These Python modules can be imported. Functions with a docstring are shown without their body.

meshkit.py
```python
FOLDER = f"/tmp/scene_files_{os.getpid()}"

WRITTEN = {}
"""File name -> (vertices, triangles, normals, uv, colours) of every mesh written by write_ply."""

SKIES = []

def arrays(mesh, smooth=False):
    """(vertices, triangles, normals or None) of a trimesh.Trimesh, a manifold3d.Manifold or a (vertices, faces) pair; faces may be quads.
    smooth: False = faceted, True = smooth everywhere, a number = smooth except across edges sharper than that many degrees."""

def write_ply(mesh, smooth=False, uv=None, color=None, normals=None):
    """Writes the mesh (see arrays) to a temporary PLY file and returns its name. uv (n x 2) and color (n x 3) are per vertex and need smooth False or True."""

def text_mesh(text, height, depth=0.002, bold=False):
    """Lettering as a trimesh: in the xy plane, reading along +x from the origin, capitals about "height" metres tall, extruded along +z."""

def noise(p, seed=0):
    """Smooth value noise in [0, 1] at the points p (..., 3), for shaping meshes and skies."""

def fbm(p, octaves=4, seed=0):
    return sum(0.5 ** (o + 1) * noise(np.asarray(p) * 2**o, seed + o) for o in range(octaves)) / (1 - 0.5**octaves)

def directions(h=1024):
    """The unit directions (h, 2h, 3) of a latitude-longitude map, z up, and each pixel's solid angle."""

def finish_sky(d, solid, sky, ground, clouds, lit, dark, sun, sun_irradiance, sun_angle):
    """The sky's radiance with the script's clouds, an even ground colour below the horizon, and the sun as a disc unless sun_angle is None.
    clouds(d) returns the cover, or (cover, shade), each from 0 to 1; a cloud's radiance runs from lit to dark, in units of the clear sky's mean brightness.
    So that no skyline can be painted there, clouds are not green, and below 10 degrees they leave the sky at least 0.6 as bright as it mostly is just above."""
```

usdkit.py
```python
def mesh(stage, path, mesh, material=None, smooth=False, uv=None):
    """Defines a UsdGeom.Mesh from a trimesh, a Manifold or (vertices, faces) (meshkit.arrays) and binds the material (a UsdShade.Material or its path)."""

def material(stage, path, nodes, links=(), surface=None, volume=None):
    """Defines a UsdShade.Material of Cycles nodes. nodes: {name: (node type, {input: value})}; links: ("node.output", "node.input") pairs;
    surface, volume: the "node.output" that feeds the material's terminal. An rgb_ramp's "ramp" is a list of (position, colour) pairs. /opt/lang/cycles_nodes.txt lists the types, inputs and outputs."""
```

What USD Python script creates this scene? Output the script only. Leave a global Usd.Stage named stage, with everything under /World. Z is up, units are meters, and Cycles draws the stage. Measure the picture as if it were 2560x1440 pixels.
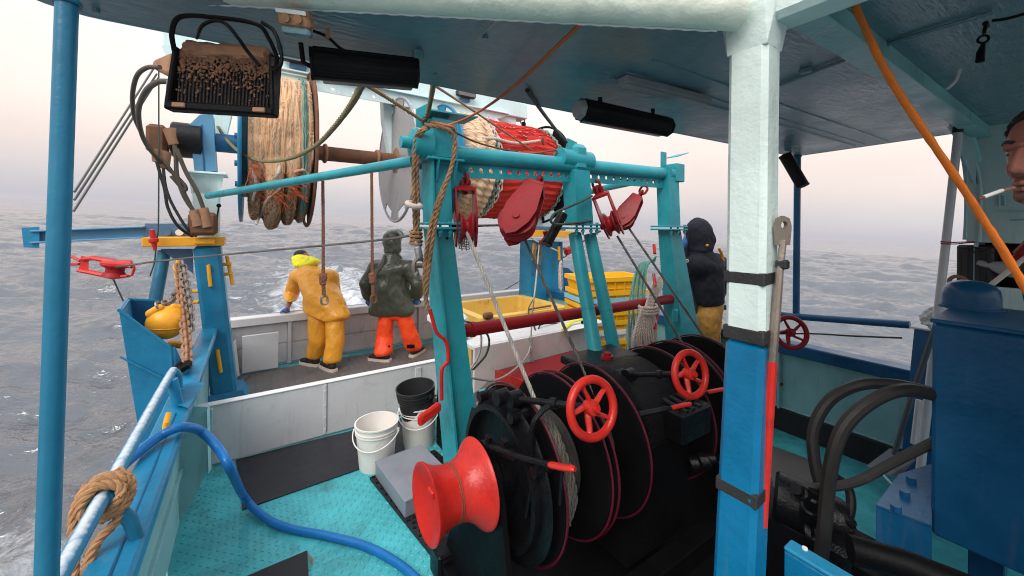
import math, random
import numpy as np, trimesh, usdkit, meshkit
import manifold3d as m3
from shapely.geometry import Polygon, Point, box as sbox
from pxr import Usd, UsdGeom, UsdLux, UsdShade, Gf, Sdf

# ---------------------------------------------------------------- camera, sky, sun, exposure
stage = Usd.Stage.CreateInMemory()
UsdGeom.SetStageUpAxis(stage, 'Z'); UsdGeom.SetStageMetersPerUnit(stage, 1.0)
UsdGeom.Xform.Define(stage, '/World'); UsdGeom.Scope.Define(stage, '/World/Looks')
EXPOSURE = 0.2
YAW, ROLL, F_PX, CX, CY = math.radians(33.7), math.radians(0.5), 970.0, 1280.0, 565.0   # lens, in pixels of the 2560 wide photograph
SEA = -2.75                       # water level below the eye
CAM_H = -SEA
s_, c_ = math.sin(YAW), math.cos(YAW)
FW, RT, UP = np.array([s_, c_, 0.]), np.array([c_, -s_, 0.]), np.array([0., 0., 1.])
# the boat's own frame (x across, y aft, z up, eye at its origin) heels 2.3 degrees against the sea
B4 = trimesh.transformations.rotation_matrix(-0.008, RT) @ trimesh.transformations.rotation_matrix(0.044, -FW)
B4 = trimesh.transformations.translation_matrix([0, 0, CAM_H]) @ B4
R1, U1 = RT*math.cos(ROLL)+UP*math.sin(ROLL), UP*math.cos(ROLL)-RT*math.sin(ROLL)
def gfm(m): return Gf.Matrix4d(*np.asarray(m, float).T.ravel().tolist())
cam = UsdGeom.Camera.Define(stage, '/World/camera')
cm = np.eye(4); cm[:3, 0], cm[:3, 1], cm[:3, 2] = R1, U1, -FW
cam.AddTransformOp().Set(gfm(B4 @ cm))
cam.CreateHorizontalApertureAttr(36.0); cam.CreateFocalLengthAttr(36.0*F_PX/2560)
cam.CreateVerticalApertureOffsetAttr(-(720-CY)/2560*36.0)
cam.CreateClippingRangeAttr((0.02, 20000.0)); cam.CreateExposureAttr(EXPOSURE)
SUN_DIR = np.array([-0.62, -0.36, 0.70]); SUN_DIR /= np.linalg.norm(SUN_DIR)     # towards the veiled sun, behind the eye on the left
SUN_EL, SUN_ROT = math.asin(SUN_DIR[2]), math.atan2(SUN_DIR[0], SUN_DIR[1])
sky = UsdLux.DomeLight.Define(stage, '/World/sky')
def k(c, m): return tuple(m*x for x in c)
SK = 1.0
usdkit.material(stage, '/World/Looks/sky', {
    'tc': ('texture_coordinate', {}), 'sx': ('separate_xyz', {}),
    'sky': ('sky_texture', {'sky_type': 'single_scattering', 'sun_disc': False, 'sun_elevation': SUN_EL, 'sun_rotation': SUN_ROT, 'air_density': 1.0, 'aerosol_density': 2.0}),
    'mp': ('mapping', {'scale': (1.0, 1.0, 3.5)}),
    'n': ('noise_texture', {'scale': 1.6, 'detail': 5, 'roughness': 0.55}),
    'nm': ('map_range', {'from_min': 0.3, 'from_max': 0.7, 'to_min': 0.94, 'to_max': 1.06}),
    'ramp': ('rgb_ramp', {'ramp': [(0.0, (.52, .515, .57)), (.04, (.625, .585, .61)), (.10, (.835, .71, .655)), (.18, (1., .86, .77)), (.29, (1., .92, .87)), (.40, (.93, .92, .955)), (.55, (.88, .95, 1.06)), (1.0, (1., 1.03, 1.12))]}),
    'lift': ('map_range', {'range_type': 'smoothstep', 'from_min': 0.42, 'from_max': 1.0, 'to_min': 9.3, 'to_max': 13.5}),
    'm1': ('vector_math', {'math_type': 'scale'}), 'm2': ('vector_math', {'math_type': 'scale'}),
    'mix': ('mix_color', {'fac': 0.9, 'use_clamp': False}),
    'bg': ('background_shader', {'strength': 0.11})},
    [('tc.generated', 'sx.vector'), ('sx.z', 'ramp.fac'), ('sx.z', 'lift.value'), ('tc.generated', 'mp.vector'), ('mp.vector', 'n.vector'), ('n.fac', 'nm.value'),
     ('ramp.color', 'm1.vector1'), ('lift.result', 'm1.scale'), ('m1.vector', 'm2.vector1'), ('nm.result', 'm2.scale'),
     ('sky.color', 'mix.a'), ('m2.vector', 'mix.b'), ('mix.result', 'bg.color')], surface='bg.background')
UsdShade.MaterialBindingAPI.Apply(sky.GetPrim()).Bind(UsdShade.Material.Get(stage, '/World/Looks/sky'))
sky.GetPrim().SetCustomDataByKey('kind', 'structure'); sky.GetPrim().SetCustomDataByKey('label', 'pale pink and lavender overcast sky above the misty sea')
sun = UsdLux.DistantLight.Define(stage, '/World/sun')
sun.CreateIntensityAttr(0.75); sun.CreateAngleAttr(40.0); sun.CreateNormalizeAttr(True); sun.CreateColorAttr(Gf.Vec3f(1.0, .95, .88))
zx = SUN_DIR; xx = np.cross([0, 0, 1], zx); xx /= np.linalg.norm(xx); yy = np.cross(zx, xx)
sm = np.eye(4); sm[:3, 0], sm[:3, 1], sm[:3, 2] = xx, yy, zx
sun.AddTransformOp().Set(gfm(sm))

# ---------------------------------------------------------------- naming
_used = {}
class H:
    def __init__(s, path, o): s.path, s.o = path, np.asarray(o, float)
    @property
    def prim(s): return stage.GetPrimAtPath(s.path)
def numbered(parent, name):
    n = _used.get((parent, name), 0); _used[(parent, name)] = n+1
    return f'{parent}/{name}' + (f'_{n:03d}' if n else '')
def data(prim, **kw):
    for a, b in kw.items():
        if b: prim.SetCustomDataByKey(a, b)
def thing(name, label, category, at=(0, 0, 0), group=None, kind=None, M=None):
    """an Xform at the thing's base; its parts are given in the boat's frame, or in the thing's own frame when M places it"""
    p = numbered('/World', name); x = UsdGeom.Xform.Define(stage, p)
    x.AddTransformOp().Set(gfm(B4 @ (trimesh.transformations.translation_matrix(at) if M is None else M)))
    data(x.GetPrim(), label=label, category=category, group=group, kind=kind)
    return H(p, at if M is None else (0, 0, 0))
def dup(src, M, label, category, group=None):
    p = numbered('/World', src.path.split('/')[-1]); x = UsdGeom.Xform.Define(stage, p)
    x.GetPrim().GetReferences().AddInternalReference(src.path)
    x.ClearXformOpOrder(); x.GetPrim().GetAttribute('xformOp:transform').Set(gfm(B4 @ M)) if x.GetPrim().GetAttribute('xformOp:transform') else None
    x.SetXformOpOrder([UsdGeom.XformOp(x.GetPrim().GetAttribute('xformOp:transform'))])
    data(x.GetPrim(), label=label, category=category, group=group); x.GetPrim().SetInstanceable(True)
    return H(p, (0, 0, 0))
def arr(m):
    if hasattr(m, 'to_mesh'): t = m.to_mesh(); m = trimesh.Trimesh(t.vert_properties[:, :3], t.tri_verts, process=False)
    return m
def part(parent, name, mesh, mat, label=None, kind=None, smooth=35):
    mesh = arr(mesh); p = numbered(parent.path, name)
    v = np.asarray(mesh.vertices)-parent.o
    g = usdkit.mesh(stage, p, trimesh.Trimesh(v, mesh.faces, process=False), MAT[mat], smooth=smooth)
    data(g.GetPrim(), label=label, kind=kind)
    return H(p, parent.o)
def solo(name, label, category, mesh, mat, group=None, kind=None, smooth=35, world=False):
    mesh = arr(mesh); b = mesh.bounds; o = np.array([b[:, 0].mean(), b[:, 1].mean(), b[0, 2]]) if not world else np.zeros(3)
    p = numbered('/World', name)
    g = usdkit.mesh(stage, p, trimesh.Trimesh(np.asarray(mesh.vertices)-o, mesh.faces, process=False), MAT[mat], smooth=smooth)
    if not world: g.AddTransformOp().Set(gfm(B4 @ trimesh.transformations.translation_matrix(o)))
    data(g.GetPrim(), label=label, category=category, group=group, kind=kind)
    return H(p, o)

# ---------------------------------------------------------------- measuring: a point of the boat seen along a ray of the lens, on a known plane
def P(px, py, X=None, Y=None, Z=None, d=None):
    a, b = px-CX, py-CY
    u, v = a*math.cos(ROLL)+b*math.sin(ROLL), a*math.sin(ROLL)-b*math.cos(ROLL)
    r = FW+RT*u/F_PX+UP*v/F_PX
    t = X/r[0] if X is not None else Y/r[1] if Y is not None else Z/r[2] if Z is not None else d
    return r*t

# ---------------------------------------------------------------- shapes
def A(*x): return np.array(x, float)
def unit(v): v = np.asarray(v, float); return v/max(np.linalg.norm(v), 1e-12)
def cat(*ms):
    l = []
    for m in ms: l += [arr(q) for q in m] if isinstance(m, (list, tuple)) else [arr(m)]
    return trimesh.util.concatenate(l) if len(l) > 1 else l[0]
def hull(pts): return trimesh.convex.convex_hull(np.asarray(pts, float))
def frame(ax, up=(0, 0, 1)):
    z = unit(ax); x = np.cross(up, z)
    if np.linalg.norm(x) < 1e-3: x = np.cross((0, 1, 0), z)
    x = unit(x); return x, np.cross(z, x), z
def obox(c, size, axes=np.eye(3), bev=.004):
    """bevelled box; axes: rows are its unit axes"""
    h = np.asarray(size, float)/2; b = min(bev, h.min()*.6); pts = []
    for sx in (-1, 1):
        for sy in (-1, 1):
            for sz in (-1, 1):
                s = A(sx, sy, sz)
                for kx in range(3):
                    q = s*(h-b); q[kx] = s[kx]*h[kx]; pts.append(q)
    return hull(np.asarray(pts) @ np.asarray(axes)+np.asarray(c))
def box(x0, y0, z0, x1, y1, z1, bev=.004): return obox(((x0+x1)/2, (y0+y1)/2, (z0+z1)/2), (abs(x1-x0), abs(y1-y0), abs(z1-z0)), bev=bev)
def beam(p, q, w, h, up=(0, 0, 1), bev=.004):
    p, q = A(*p), A(*q); x, y, z = frame(q-p, up)
    return obox((p+q)/2, (w, h, np.linalg.norm(q-p)), np.array([x, y, z]), bev)
def spline(pts, n=40, closed=False):
    p = np.asarray(pts, float); m = len(p)
    if m < 3 and not closed: return p[0]+(p[-1]-p[0])*np.linspace(0, 1, n)[:, None]
    ext = np.vstack([p[-1:], p, p[:2]]) if closed else np.vstack([2*p[0]-p[1], p, 2*p[-1]-p[-2]])
    out = []; segs = m if closed else m-1
    ts = np.linspace(0, segs, n, endpoint=not closed)
    for t in ts:
        i = min(int(t), segs-1); f = t-i; a, b, c, d = ext[i:i+4]
        out.append(.5*(2*b+(c-a)*f+(2*a-5*b+4*c-d)*f*f+(3*b-a-3*c+d)*f**3))
    return np.array(out)
def frames_along(p, closed=False):
    t = np.gradient(p, axis=0) if not closed else np.roll(p, -1, 0)-np.roll(p, 1, 0)
    t /= np.maximum(np.linalg.norm(t, axis=1, keepdims=True), 1e-12)
    n = np.zeros_like(p); x, _, _ = frame(t[0]); n[0] = x
    for i in range(1, len(p)):
        v = n[i-1]-t[i]*(n[i-1]@t[i]); n[i] = unit(v)
    return t, n, np.cross(t, n)
def tube(pts, r, n=10, closed=False, caps=True, flat=1.0):
    p = np.asarray(pts, float); m = len(p); r = np.broadcast_to(np.asarray(r, float), (m,))
    t, a, b = frames_along(p, closed)
    th = np.arange(n)/n*2*np.pi
    v = (p[:, None]+r[:, None, None]*(a[:, None]*np.cos(th)[None, :, None]+flat*b[:, None]*np.sin(th)[None, :, None])).reshape(-1, 3)
    f = []; rows = m if closed else m-1
    i = np.arange(rows)[:, None]; j = np.arange(n)[None]; i2 = (i+1) % m; j2 = (j+1) % n
    q = np.stack([i*n+j, i*n+j2, i2*n+j2, i2*n+j], -1).reshape(-1, 4)
    f = np.vstack([q[:, [0, 1, 2]], q[:, [0, 2, 3]]])
    if caps and not closed:
        v = np.vstack([v, p[0], p[-1]]); k0 = m*n; jj = np.arange(n)
        f = np.vstack([f, np.stack([np.full(n, k0), (jj+1) % n, jj], 1), np.stack([np.full(n, k0+1), (m-1)*n+jj, (m-1)*n+(jj+1) % n], 1)])
    return trimesh.Trimesh(v, f, process=False)
def cyl(p, q, r, r2=None, n=24):
    r2 = r if r2 is None else r2
    return lathe([(0, 0), (r, 0), (r2, 1), (0, 1)], p, q, n)
def lathe(prof, p, q, n=32):
    """prof: (radius, position along p..q as a fraction)"""
    p, q = A(*p), A(*q); x, y, z = frame(q-p); L = np.linalg.norm(q-p); th = np.arange(n)/n*2*np.pi
    ring = x*np.cos(th)[:, None]+y*np.sin(th)[:, None]; v, f = [], []
    for r, t in prof: v.append(p+z*L*t+ring*max(r, 1e-5))
    v = np.vstack(v)
    for i in range(len(prof)-1):
        j = np.arange(n); j2 = (j+1) % n
        f += [np.stack([i*n+j, i*n+j2, (i+1)*n+j2], 1), np.stack([i*n+j, (i+1)*n+j2, (i+1)*n+j], 1)]
    return trimesh.Trimesh(v, np.vstack(f), process=False)
def torus(c, ax, R, r, n=36, k=10): 
    x, y, _ = frame(ax); th = np.arange(n)/n*2*np.pi
    return tube(A(*c)+R*(x*np.cos(th)[:, None]+y*np.sin(th)[:, None]), r, k, closed=True)
def plate(poly, o, u, v, t, bevel=0):
    """a flat plate cut along poly (points or a shapely polygon in u, v), t thick along u x v"""
    poly = poly if hasattr(poly, 'exterior') else Polygon(poly)
    m = trimesh.creation.extrude_polygon(poly, abs(t), engine='earcut')
    u, v = unit(u), unit(v); w = np.cross(u, v)*np.sign(t)
    vv = np.asarray(m.vertices) @ np.array([u, v, w])+np.asarray(o)
    f = m.faces if t > 0 else m.faces[:, ::-1]
    return trimesh.Trimesh(vv, f, process=False)
def sheet(quad, t):
    """a plate of four points, t thick"""
    q = np.asarray(quad, float); n = unit(np.cross(q[1]-q[0], q[3]-q[0]))
    return hull(np.vstack([q, q-n*t]))
def strands(pts, r, count=3, pitch=None, n=6, closed=False, step=None):
    """laid rope: count strands twisted round the path"""
    p = np.asarray(pts, float); L = np.r_[0, np.cumsum(np.linalg.norm(np.diff(p, axis=0), axis=1))]
    pitch = pitch or r*7; step = step or pitch/7
    s = np.linspace(0, L[-1], max(8, int(L[-1]/step))); q = np.stack([np.interp(s, L, p[:, i]) for i in range(3)], 1)
    t, a, b = frames_along(q)
    return cat([tube(q+r*.5*(a*np.cos(2*np.pi*(s/pitch+i/count))[:, None]+b*np.sin(2*np.pi*(s/pitch+i/count))[:, None]), r*.56, n) for i in range(count)])
def link(c, ax, side, L, r, w=None):
    """one oval chain link, L long along ax, lying in the ax-side plane"""
    ax, side = unit(ax), unit(side); w = w or L*.36; th = np.arange(20)/20*2*np.pi
    sx = np.cos(th); p = np.asarray(c)+ax*(np.sign(sx)*(L/2-w)*(np.abs(sx) > .05)+sx*w)[:, None]+side*(np.sin(th)*w)[:, None]
    return tube(p, r, 6, closed=True)
def chain(pts, L, r, start=0):
    p = np.asarray(pts, float); S = np.r_[0, np.cumsum(np.linalg.norm(np.diff(p, axis=0), axis=1))]; step = L-2.6*r; out = []
    s = step/2; i = start
    while s < S[-1]:
        c = A(*[np.interp(s, S, p[:, j]) for j in range(3)]); c2 = A(*[np.interp(s+.01, S, p[:, j]) for j in range(3)]); c1 = A(*[np.interp(s-.01, S, p[:, j]) for j in range(3)])
        ax = unit(c2-c1); x, y, _ = frame(ax, (.3, 1, .2)); a = math.pi/4+(i % 2)*math.pi/2
        out.append(link(c, ax, x*math.cos(a)+y*math.sin(a), L, r)); s += step; i += 1
    return out
def blob(joints, bones, edge=.02, rounds=8, extra=()):
    """one continuous skin: hulls of spheres along bones, joined, refined and smoothed"""
    M = None
    def ball(c, r):
        r3 = r if np.ndim(r) else (r, r, r)
        return m3.Manifold.sphere(1.0, 20).scale([float(x) for x in r3]).translate([float(x) for x in c])
    parts_ = [m3.Manifold.batch_hull([ball(*joints[a]) for a in bone]) for bone in bones]+list(extra)
    M = m3.Manifold.batch_boolean(parts_, m3.OpType.Add).refine_to_length(edge)
    t = M.to_mesh(); m = trimesh.Trimesh(t.vert_properties[:, :3], t.tri_verts); m.merge_vertices()
    trimesh.smoothing.filter_taubin(m, .55, .53, iterations=rounds*2)
    return m
def wobble(m, amp, scale, seed=0):
    v = np.asarray(m.vertices); n = m.vertex_normals; d = meshkit.fbm(v*scale, 3, seed)-.5
    return trimesh.Trimesh(v+n*(d*2*amp)[:, None], m.faces, process=False)
def placed(m, M): m = m.copy(); m.apply_transform(M); return m
def MX(o, x, y, z):
    M = np.eye(4); M[:3, 0], M[:3, 1], M[:3, 2], M[:3, 3] = x, y, z, o; return M
def rotz(a, o=(0, 0, 0)):
    M = trimesh.transformations.rotation_matrix(a, (0, 0, 1)); M[:3, 3] = o; return M
def bolt(c, ax, r=.012, h=.012):
    ax = unit(ax); c = A(*c); return cyl(c, c+ax*h, r, n=6)

# ---------------------------------------------------------------- materials
MAT = {}
def paint(name, col, rough=.35, var=.18, bump=.25, scale=14, chip=None, chip_at=.70, metallic=0, grain=None, dirt=None, coat=0, spec=.32, dist=.004, chip_top=0, streak=.0):
    """brushed or sprayed coating: uneven tone, uneven gloss, fine relief, worn spots showing what is under it"""
    n = {'g': ('geometry', {}), 'n1': ('noise_texture', {'scale': scale*.25, 'detail': 6, 'roughness': .62}), 'n2': ('noise_texture', {'scale': scale*4, 'detail': 4, 'roughness': .6}),
         'r1': ('map_range', {'from_min': .3, 'from_max': .7, 'to_min': 1-var, 'to_max': 1+var*.6}), 'c': ('vector_math', {'math_type': 'scale', 'vector1': col}),
         'rr': ('map_range', {'from_min': .3, 'from_max': .7, 'to_min': max(rough-.12, .05), 'to_max': min(rough+.16, 1)}),
         'b': ('bump', {'strength': bump, 'distance': dist}),
         'p': ('principled_bsdf', {'metallic': metallic, 'specular_ior_level': spec, 'coat_weight': coat, 'coat_roughness': .15})}
    l = [('g.position', 'n1.vector'), ('g.position', 'n2.vector'), ('n1.fac', 'r1.value'), ('r1.result', 'c.scale'), ('n1.fac', 'rr.value'), ('rr.result', 'p.roughness'), ('n2.fac', 'b.height'), ('b.normal', 'p.normal')]
    if streak:        # salt and rust runs, long in the vertical
        n['sm'] = ('mapping', {'scale': (22., 22., 1.6)}); n['sn'] = ('noise_texture', {'scale': 1.0, 'detail': 5, 'roughness': .65, 'distortion': .3}); n['sr'] = ('map_range', {'from_min': .56, 'from_max': .80, 'to_max': streak, 'clamp': True})
        n['sc'] = ('mix_color', {'b': tuple(.35*x+y for x, y in zip(col, (.10, .075, .06)))})
        n['mb'] = ('noise_texture', {'scale': scale*.9, 'detail': 3, 'roughness': .5}); n['b0'] = ('bump', {'strength': .2, 'distance': .010})
        l += [('g.position', 'sm.vector'), ('sm.vector', 'sn.vector'), ('sn.fac', 'sr.value'), ('sr.result', 'sc.fac'), ('c.vector', 'sc.a'), ('g.position', 'mb.vector'), ('mb.fac', 'b0.height'), ('b0.normal', 'b.normal')]
    if grain:
        n['mp'] = ('mapping', {'scale': grain}); l[1] = ('mp.vector', 'n2.vector'); l.append(('g.position', 'mp.vector'))
    last = 'sc.result' if streak else 'c.vector'
    for i, (cc, at, sc) in enumerate([x for x in ((chip, chip_at, scale*1.3) if chip else None, (dirt[0], dirt[1], dirt[2]) if dirt else None) if x]):
        n[f'cn{i}'] = ('noise_texture', {'scale': sc, 'detail': 8, 'roughness': .68, 'distortion': .4}); n[f'cr{i}'] = ('map_range', {'from_min': at, 'from_max': at+((.16 if chip_top else .03) if i == 0 and chip else .18), 'clamp': True})
        n[f'cm{i}'] = ('mix_color', {'b': cc}); l += [('g.position', f'cn{i}.vector'), (f'cn{i}.fac', f'cr{i}.value'), (f'cr{i}.result', f'cm{i}.fac'), (last, f'cm{i}.a')]; last = f'cm{i}.result'
    if chip_top:      # worn through on the upper side, where hands and ropes rub
        n['nz'] = ('separate_xyz', {}); n['nt'] = ('math', {'math_type': 'multiply_add', 'value2': chip_top}); n['nf'] = ('math', {'math_type': 'multiply', 'value2': .35}); l = [x for x in l if x != ('cn0.fac', 'cr0.value')]
        l += [('g.normal', 'nz.vector'), ('nz.z', 'nt.value1'), ('cn0.fac', 'nf.value1'), ('nf.value', 'nt.value3'), ('nt.value', 'cr0.value')]
    l.append((last, 'p.base_color'))
    MAT[name] = usdkit.material(stage, f'/World/Looks/{name}', n, l, surface='p.BSDF')
TQ = (.02, .27, .315)
paint('turquoise', TQ, .3, .22, .3, 16, streak=.55, chip=(.25, .4, .42), chip_at=.74, dirt=((.05, .2, .22), .60, 3.0))
paint('turquoise_deck', (.065, .40, .435), .26, .25, .35, 20, chip=(.10, .17, .17), chip_at=.71, dirt=((.045, .19, .20), .54, 3.2))
paint('turquoise_pale', (.23, .46, .47), .38, .18, .4, 14, streak=.6, dirt=((.16, .28, .28), .6, 5.0))
paint('teal_roof', (.135, .24, .275), .27, .2, .7, 9, grain=(.35, 1.6, 1.0), dirt=((.21, .24, .25), .57, 2.0), spec=.5, dist=.006)
paint('pale_green', (.57, .66, .63), .36, .16, .6, 12, streak=.35, chip=(.72, .75, .66), chip_at=.72, dirt=((.42, .50, .42), .58, 4.0))
paint('tube_green', (.70, .73, .62), .42, .1, .6, 12, chip=(.60, .66, .56), chip_at=.66, dirt=((.55, .60, .50), .58, 4.0))
paint('blue_pale_hazed', (.09, .25, .40), .42, .15, .2, 10, dirt=((.06, .17, .28), .6, 3.0))  # pale blue of the head plate; for the outrigger, haze mixed into the colour
paint('pale_cyan', (.62, .77, .77), .4, .10, .2, 8, streak=.35)
paint('casing_cyan', (.40, .54, .54), .42, .18, .4, 9, streak=.6, dirt=((.22, .33, .33), .6, 3.0))
paint('blue', (.009, .18, .33), .32, .26, .4, 14, streak=.5, chip=(.22, .38, .45), chip_at=.74, dirt=((.03, .13, .2), .6, 3.0))
paint('blue_bright', (.003, .125, .26), .3, .2, .45, 12, streak=.4, chip=(.10, .26, .38), chip_at=.735, dirt=((.004, .085, .20), .56, 3.0))
paint('blue_deep', (.006, .085, .20), .36, .25, .4, 12, streak=.4, chip=(.1, .2, .3), chip_at=.76, dirt=((.01, .05, .11), .6, 3.0))
paint('blue_grey', (.08, .17, .30), .4, .15, .2, 12)
paint('blue_pole', (.012, .14, .24), .36, .25, .3, 14, streak=.5, chip=(.14, .18, .24), chip_at=.72)
paint('blue_hose', (.008, .14, .40), .3, .12, .15, 30, dirt=((.03, .16, .33), .6, 12))
paint('rail_worn', (.014, .17, .30), .36, .18, .25, 26, chip=(.50, .54, .57), chip_at=.52, chip_top=.5)
paint('red', (.50, .020, .013), .30, .22, .5, 14, chip=(.38, .03, .03), chip_at=.7, dirt=((.20, .012, .012), .56, 5.0))
paint('red_dark', (.25, .009, .013), .40, .25, .4, 14, spec=.18, chip=(.14, .05, .04), chip_at=.72, dirt=((.10, .008, .01), .58, 4.0))
paint('rim_red', (.075, .004, .013), .35, .2, .2, 20, chip=(.1, .02, .03), chip_at=.66)
paint('black_gloss', (.003, .0031, .0038), .28, .3, .6, 22, dirt=((.006, .006, .007), .55, 5), dist=.006, spec=.22)
paint('black_flat', (.0032, .0032, .0038), .5, .3, .35, 20, dirt=((.006, .006, .006), .66, 6), spec=.09)
paint('black_gear', (.004, .004, .005), .17, .2, 1.0, 30, dist=.02, spec=.17)
paint('rubber', (.014, .014, .016), .55, .25, .35, 20, dirt=((.05, .05, .05), .62, 4))
paint('rubber_wet', (.016, .016, .02), .22, .25, .25, 8, dirt=((.03, .03, .034), .56, 3))
paint('hose_black', (.018, .016, .015), .5, .3, .4, 40, dirt=((.05, .04, .03), .6, 10))
paint('hose_brown', (.075, .06, .045), .5, .3, .4, 40, dirt=((.14, .09, .05), .55, 14))
paint('rust', (.15, .065, .032), .75, .4, .9, 30, dirt=((.06, .03, .02), .55, 12))
paint('rust_light', (.30, .155, .085), .7, .35, .6, 24, dirt=((.15, .07, .04), .55, 12))
paint('white', (.68, .67, .66), .42, .09, .25, 8, streak=.35, dirt=((.50, .48, .45), .60, 5.0))
paint('white_warm', (.66, .60, .56), .45, .1, .25, 10, streak=.4, dirt=((.48, .41, .36), .62, 6.0))
paint('white_grey', (.55, .54, .545), .42, .10, .3, 9, streak=.5, chip=(.30, .24, .20), chip_at=.76, dirt=((.38, .36, .35), .56, 4.0))
paint('bucket_white', (.70, .66, .61), .4, .06, .08, 10, dirt=((.42, .35, .27), .63, 9.0))
paint('bucket_black', (.018, .018, .019), .42, .2, .12, 12, dirt=((.05, .05, .05), .6, 8))
paint('grey_metal', (.26, .27, .30), .38, .12, .15, 12, metallic=.2, dirt=((.36, .37, .38), .6, 6))
paint('steel', (.42, .42, .42), .38, .2, .2, 20, metallic=.8, dirt=((.24, .2, .17), .55, 9))
paint('steel_disc', (.34, .34, .35), .42, .2, .2, 12, metallic=.45, dirt=((.22, .2, .19), .56, 10))
paint('steel_bronze', (.30, .25, .21), .42, .3, .4, 20, metallic=.75, dirt=((.16, .11, .08), .55, 9))
paint('wire', (.11, .105, .10), .5, .25, .5, 60, metallic=.5)
paint('wire_drum_shaded', (.05, .045, .04), .55, .35, .6, 40, dirt=((.03, .028, .025), .55, 14))  # dark copy of the wire, with the drum's shade put into its colour
paint('wire_light', (.44, .41, .37), .5, .2, .5, 60, metallic=.3)
paint('rope_tan', (.36, .19, .088), .85, .3, .6, 60)
paint('rope_brown', (.30, .165, .08), .85, .35, .6, 50, dirt=((.10, .065, .04), .5, 12))
paint('rope_olive', (.17, .145, .075), .8, .3, .6, 60)
paint('rope_grey', (.10, .088, .072), .85, .35, .6, 50, dirt=((.06, .05, .045), .52, 14))
paint('rope_white', (.56, .47, .41), .85, .2, .6, 60)
paint('rope_green', (.17, .42, .34), .75, .25, .6, 60)
paint('rope_dark', (.05, .065, .055), .8, .3, .5, 60)
paint('rope_orange', (.52, .13, .045), .75, .2, .5, 60)
paint('strap_orange', (.78, .18, .018), .6, .15, .5, 80)
paint('fringe_orange', (.62, .11, .025), .8, .2, .4, 60)
paint('net_tan', (.62, .37, .20), .88, .3, .6, 40, dirt=((.36, .19, .095), .57, 9))
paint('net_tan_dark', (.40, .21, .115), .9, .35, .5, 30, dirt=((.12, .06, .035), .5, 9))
paint('net_red', (.50, .025, .018), .85, .25, .5, 40, dirt=((.24, .012, .012), .55, 9))
paint('net_beige', (.62, .44, .30), .88, .2, .5, 40, dirt=((.34, .22, .14), .58, 9))
paint('net_green', (.14, .27, .23), .85, .25, .5, 40)
paint('net_bluegreen', (.10, .21, .22), .85, .25, .5, 40)
paint('yellow', (.78, .36, .018), .36, .12, .2, 14, dirt=((.48, .20, .02), .6, 6))
paint('crate_yellow', (.82, .42, .012), .38, .08, .1, 12, dirt=((.6, .28, .015), .62, 8))
paint('crate_blue', (.22, .50, .62), .4, .08, .1, 12)
paint('tub_yellow', (.66, .42, .085), .42, .12, .2, 8, dirt=((.36, .21, .06), .58, 6))
paint('buoy', (.78, .33, .02), .33, .14, .15, 8, dirt=((.40, .17, .03), .58, 6))
paint('oilskin_orange', (.74, .31, .022), .27, .12, .4, 4.5, dirt=((.52, .19, .02), .60, 5), dist=.02, spec=.45)
paint('oilskin_green', (.052, .056, .036), .25, .2, .4, 4.5, dirt=((.09, .09, .07), .64, 9), dist=.02, spec=.45)
paint('trouser_orange', (.95, .075, .012), .55, .08, .3, 20)
paint('hood_yellow', (.80, .76, .02), .6, .1, .3, 20)
paint('hoodie_navy', (.012, .013, .021), .85, .2, .4, 60)
paint('trouser_tan', (.50, .24, .045), .55, .2, .4, 14, dirt=((.30, .13, .03), .58, 8))
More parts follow.
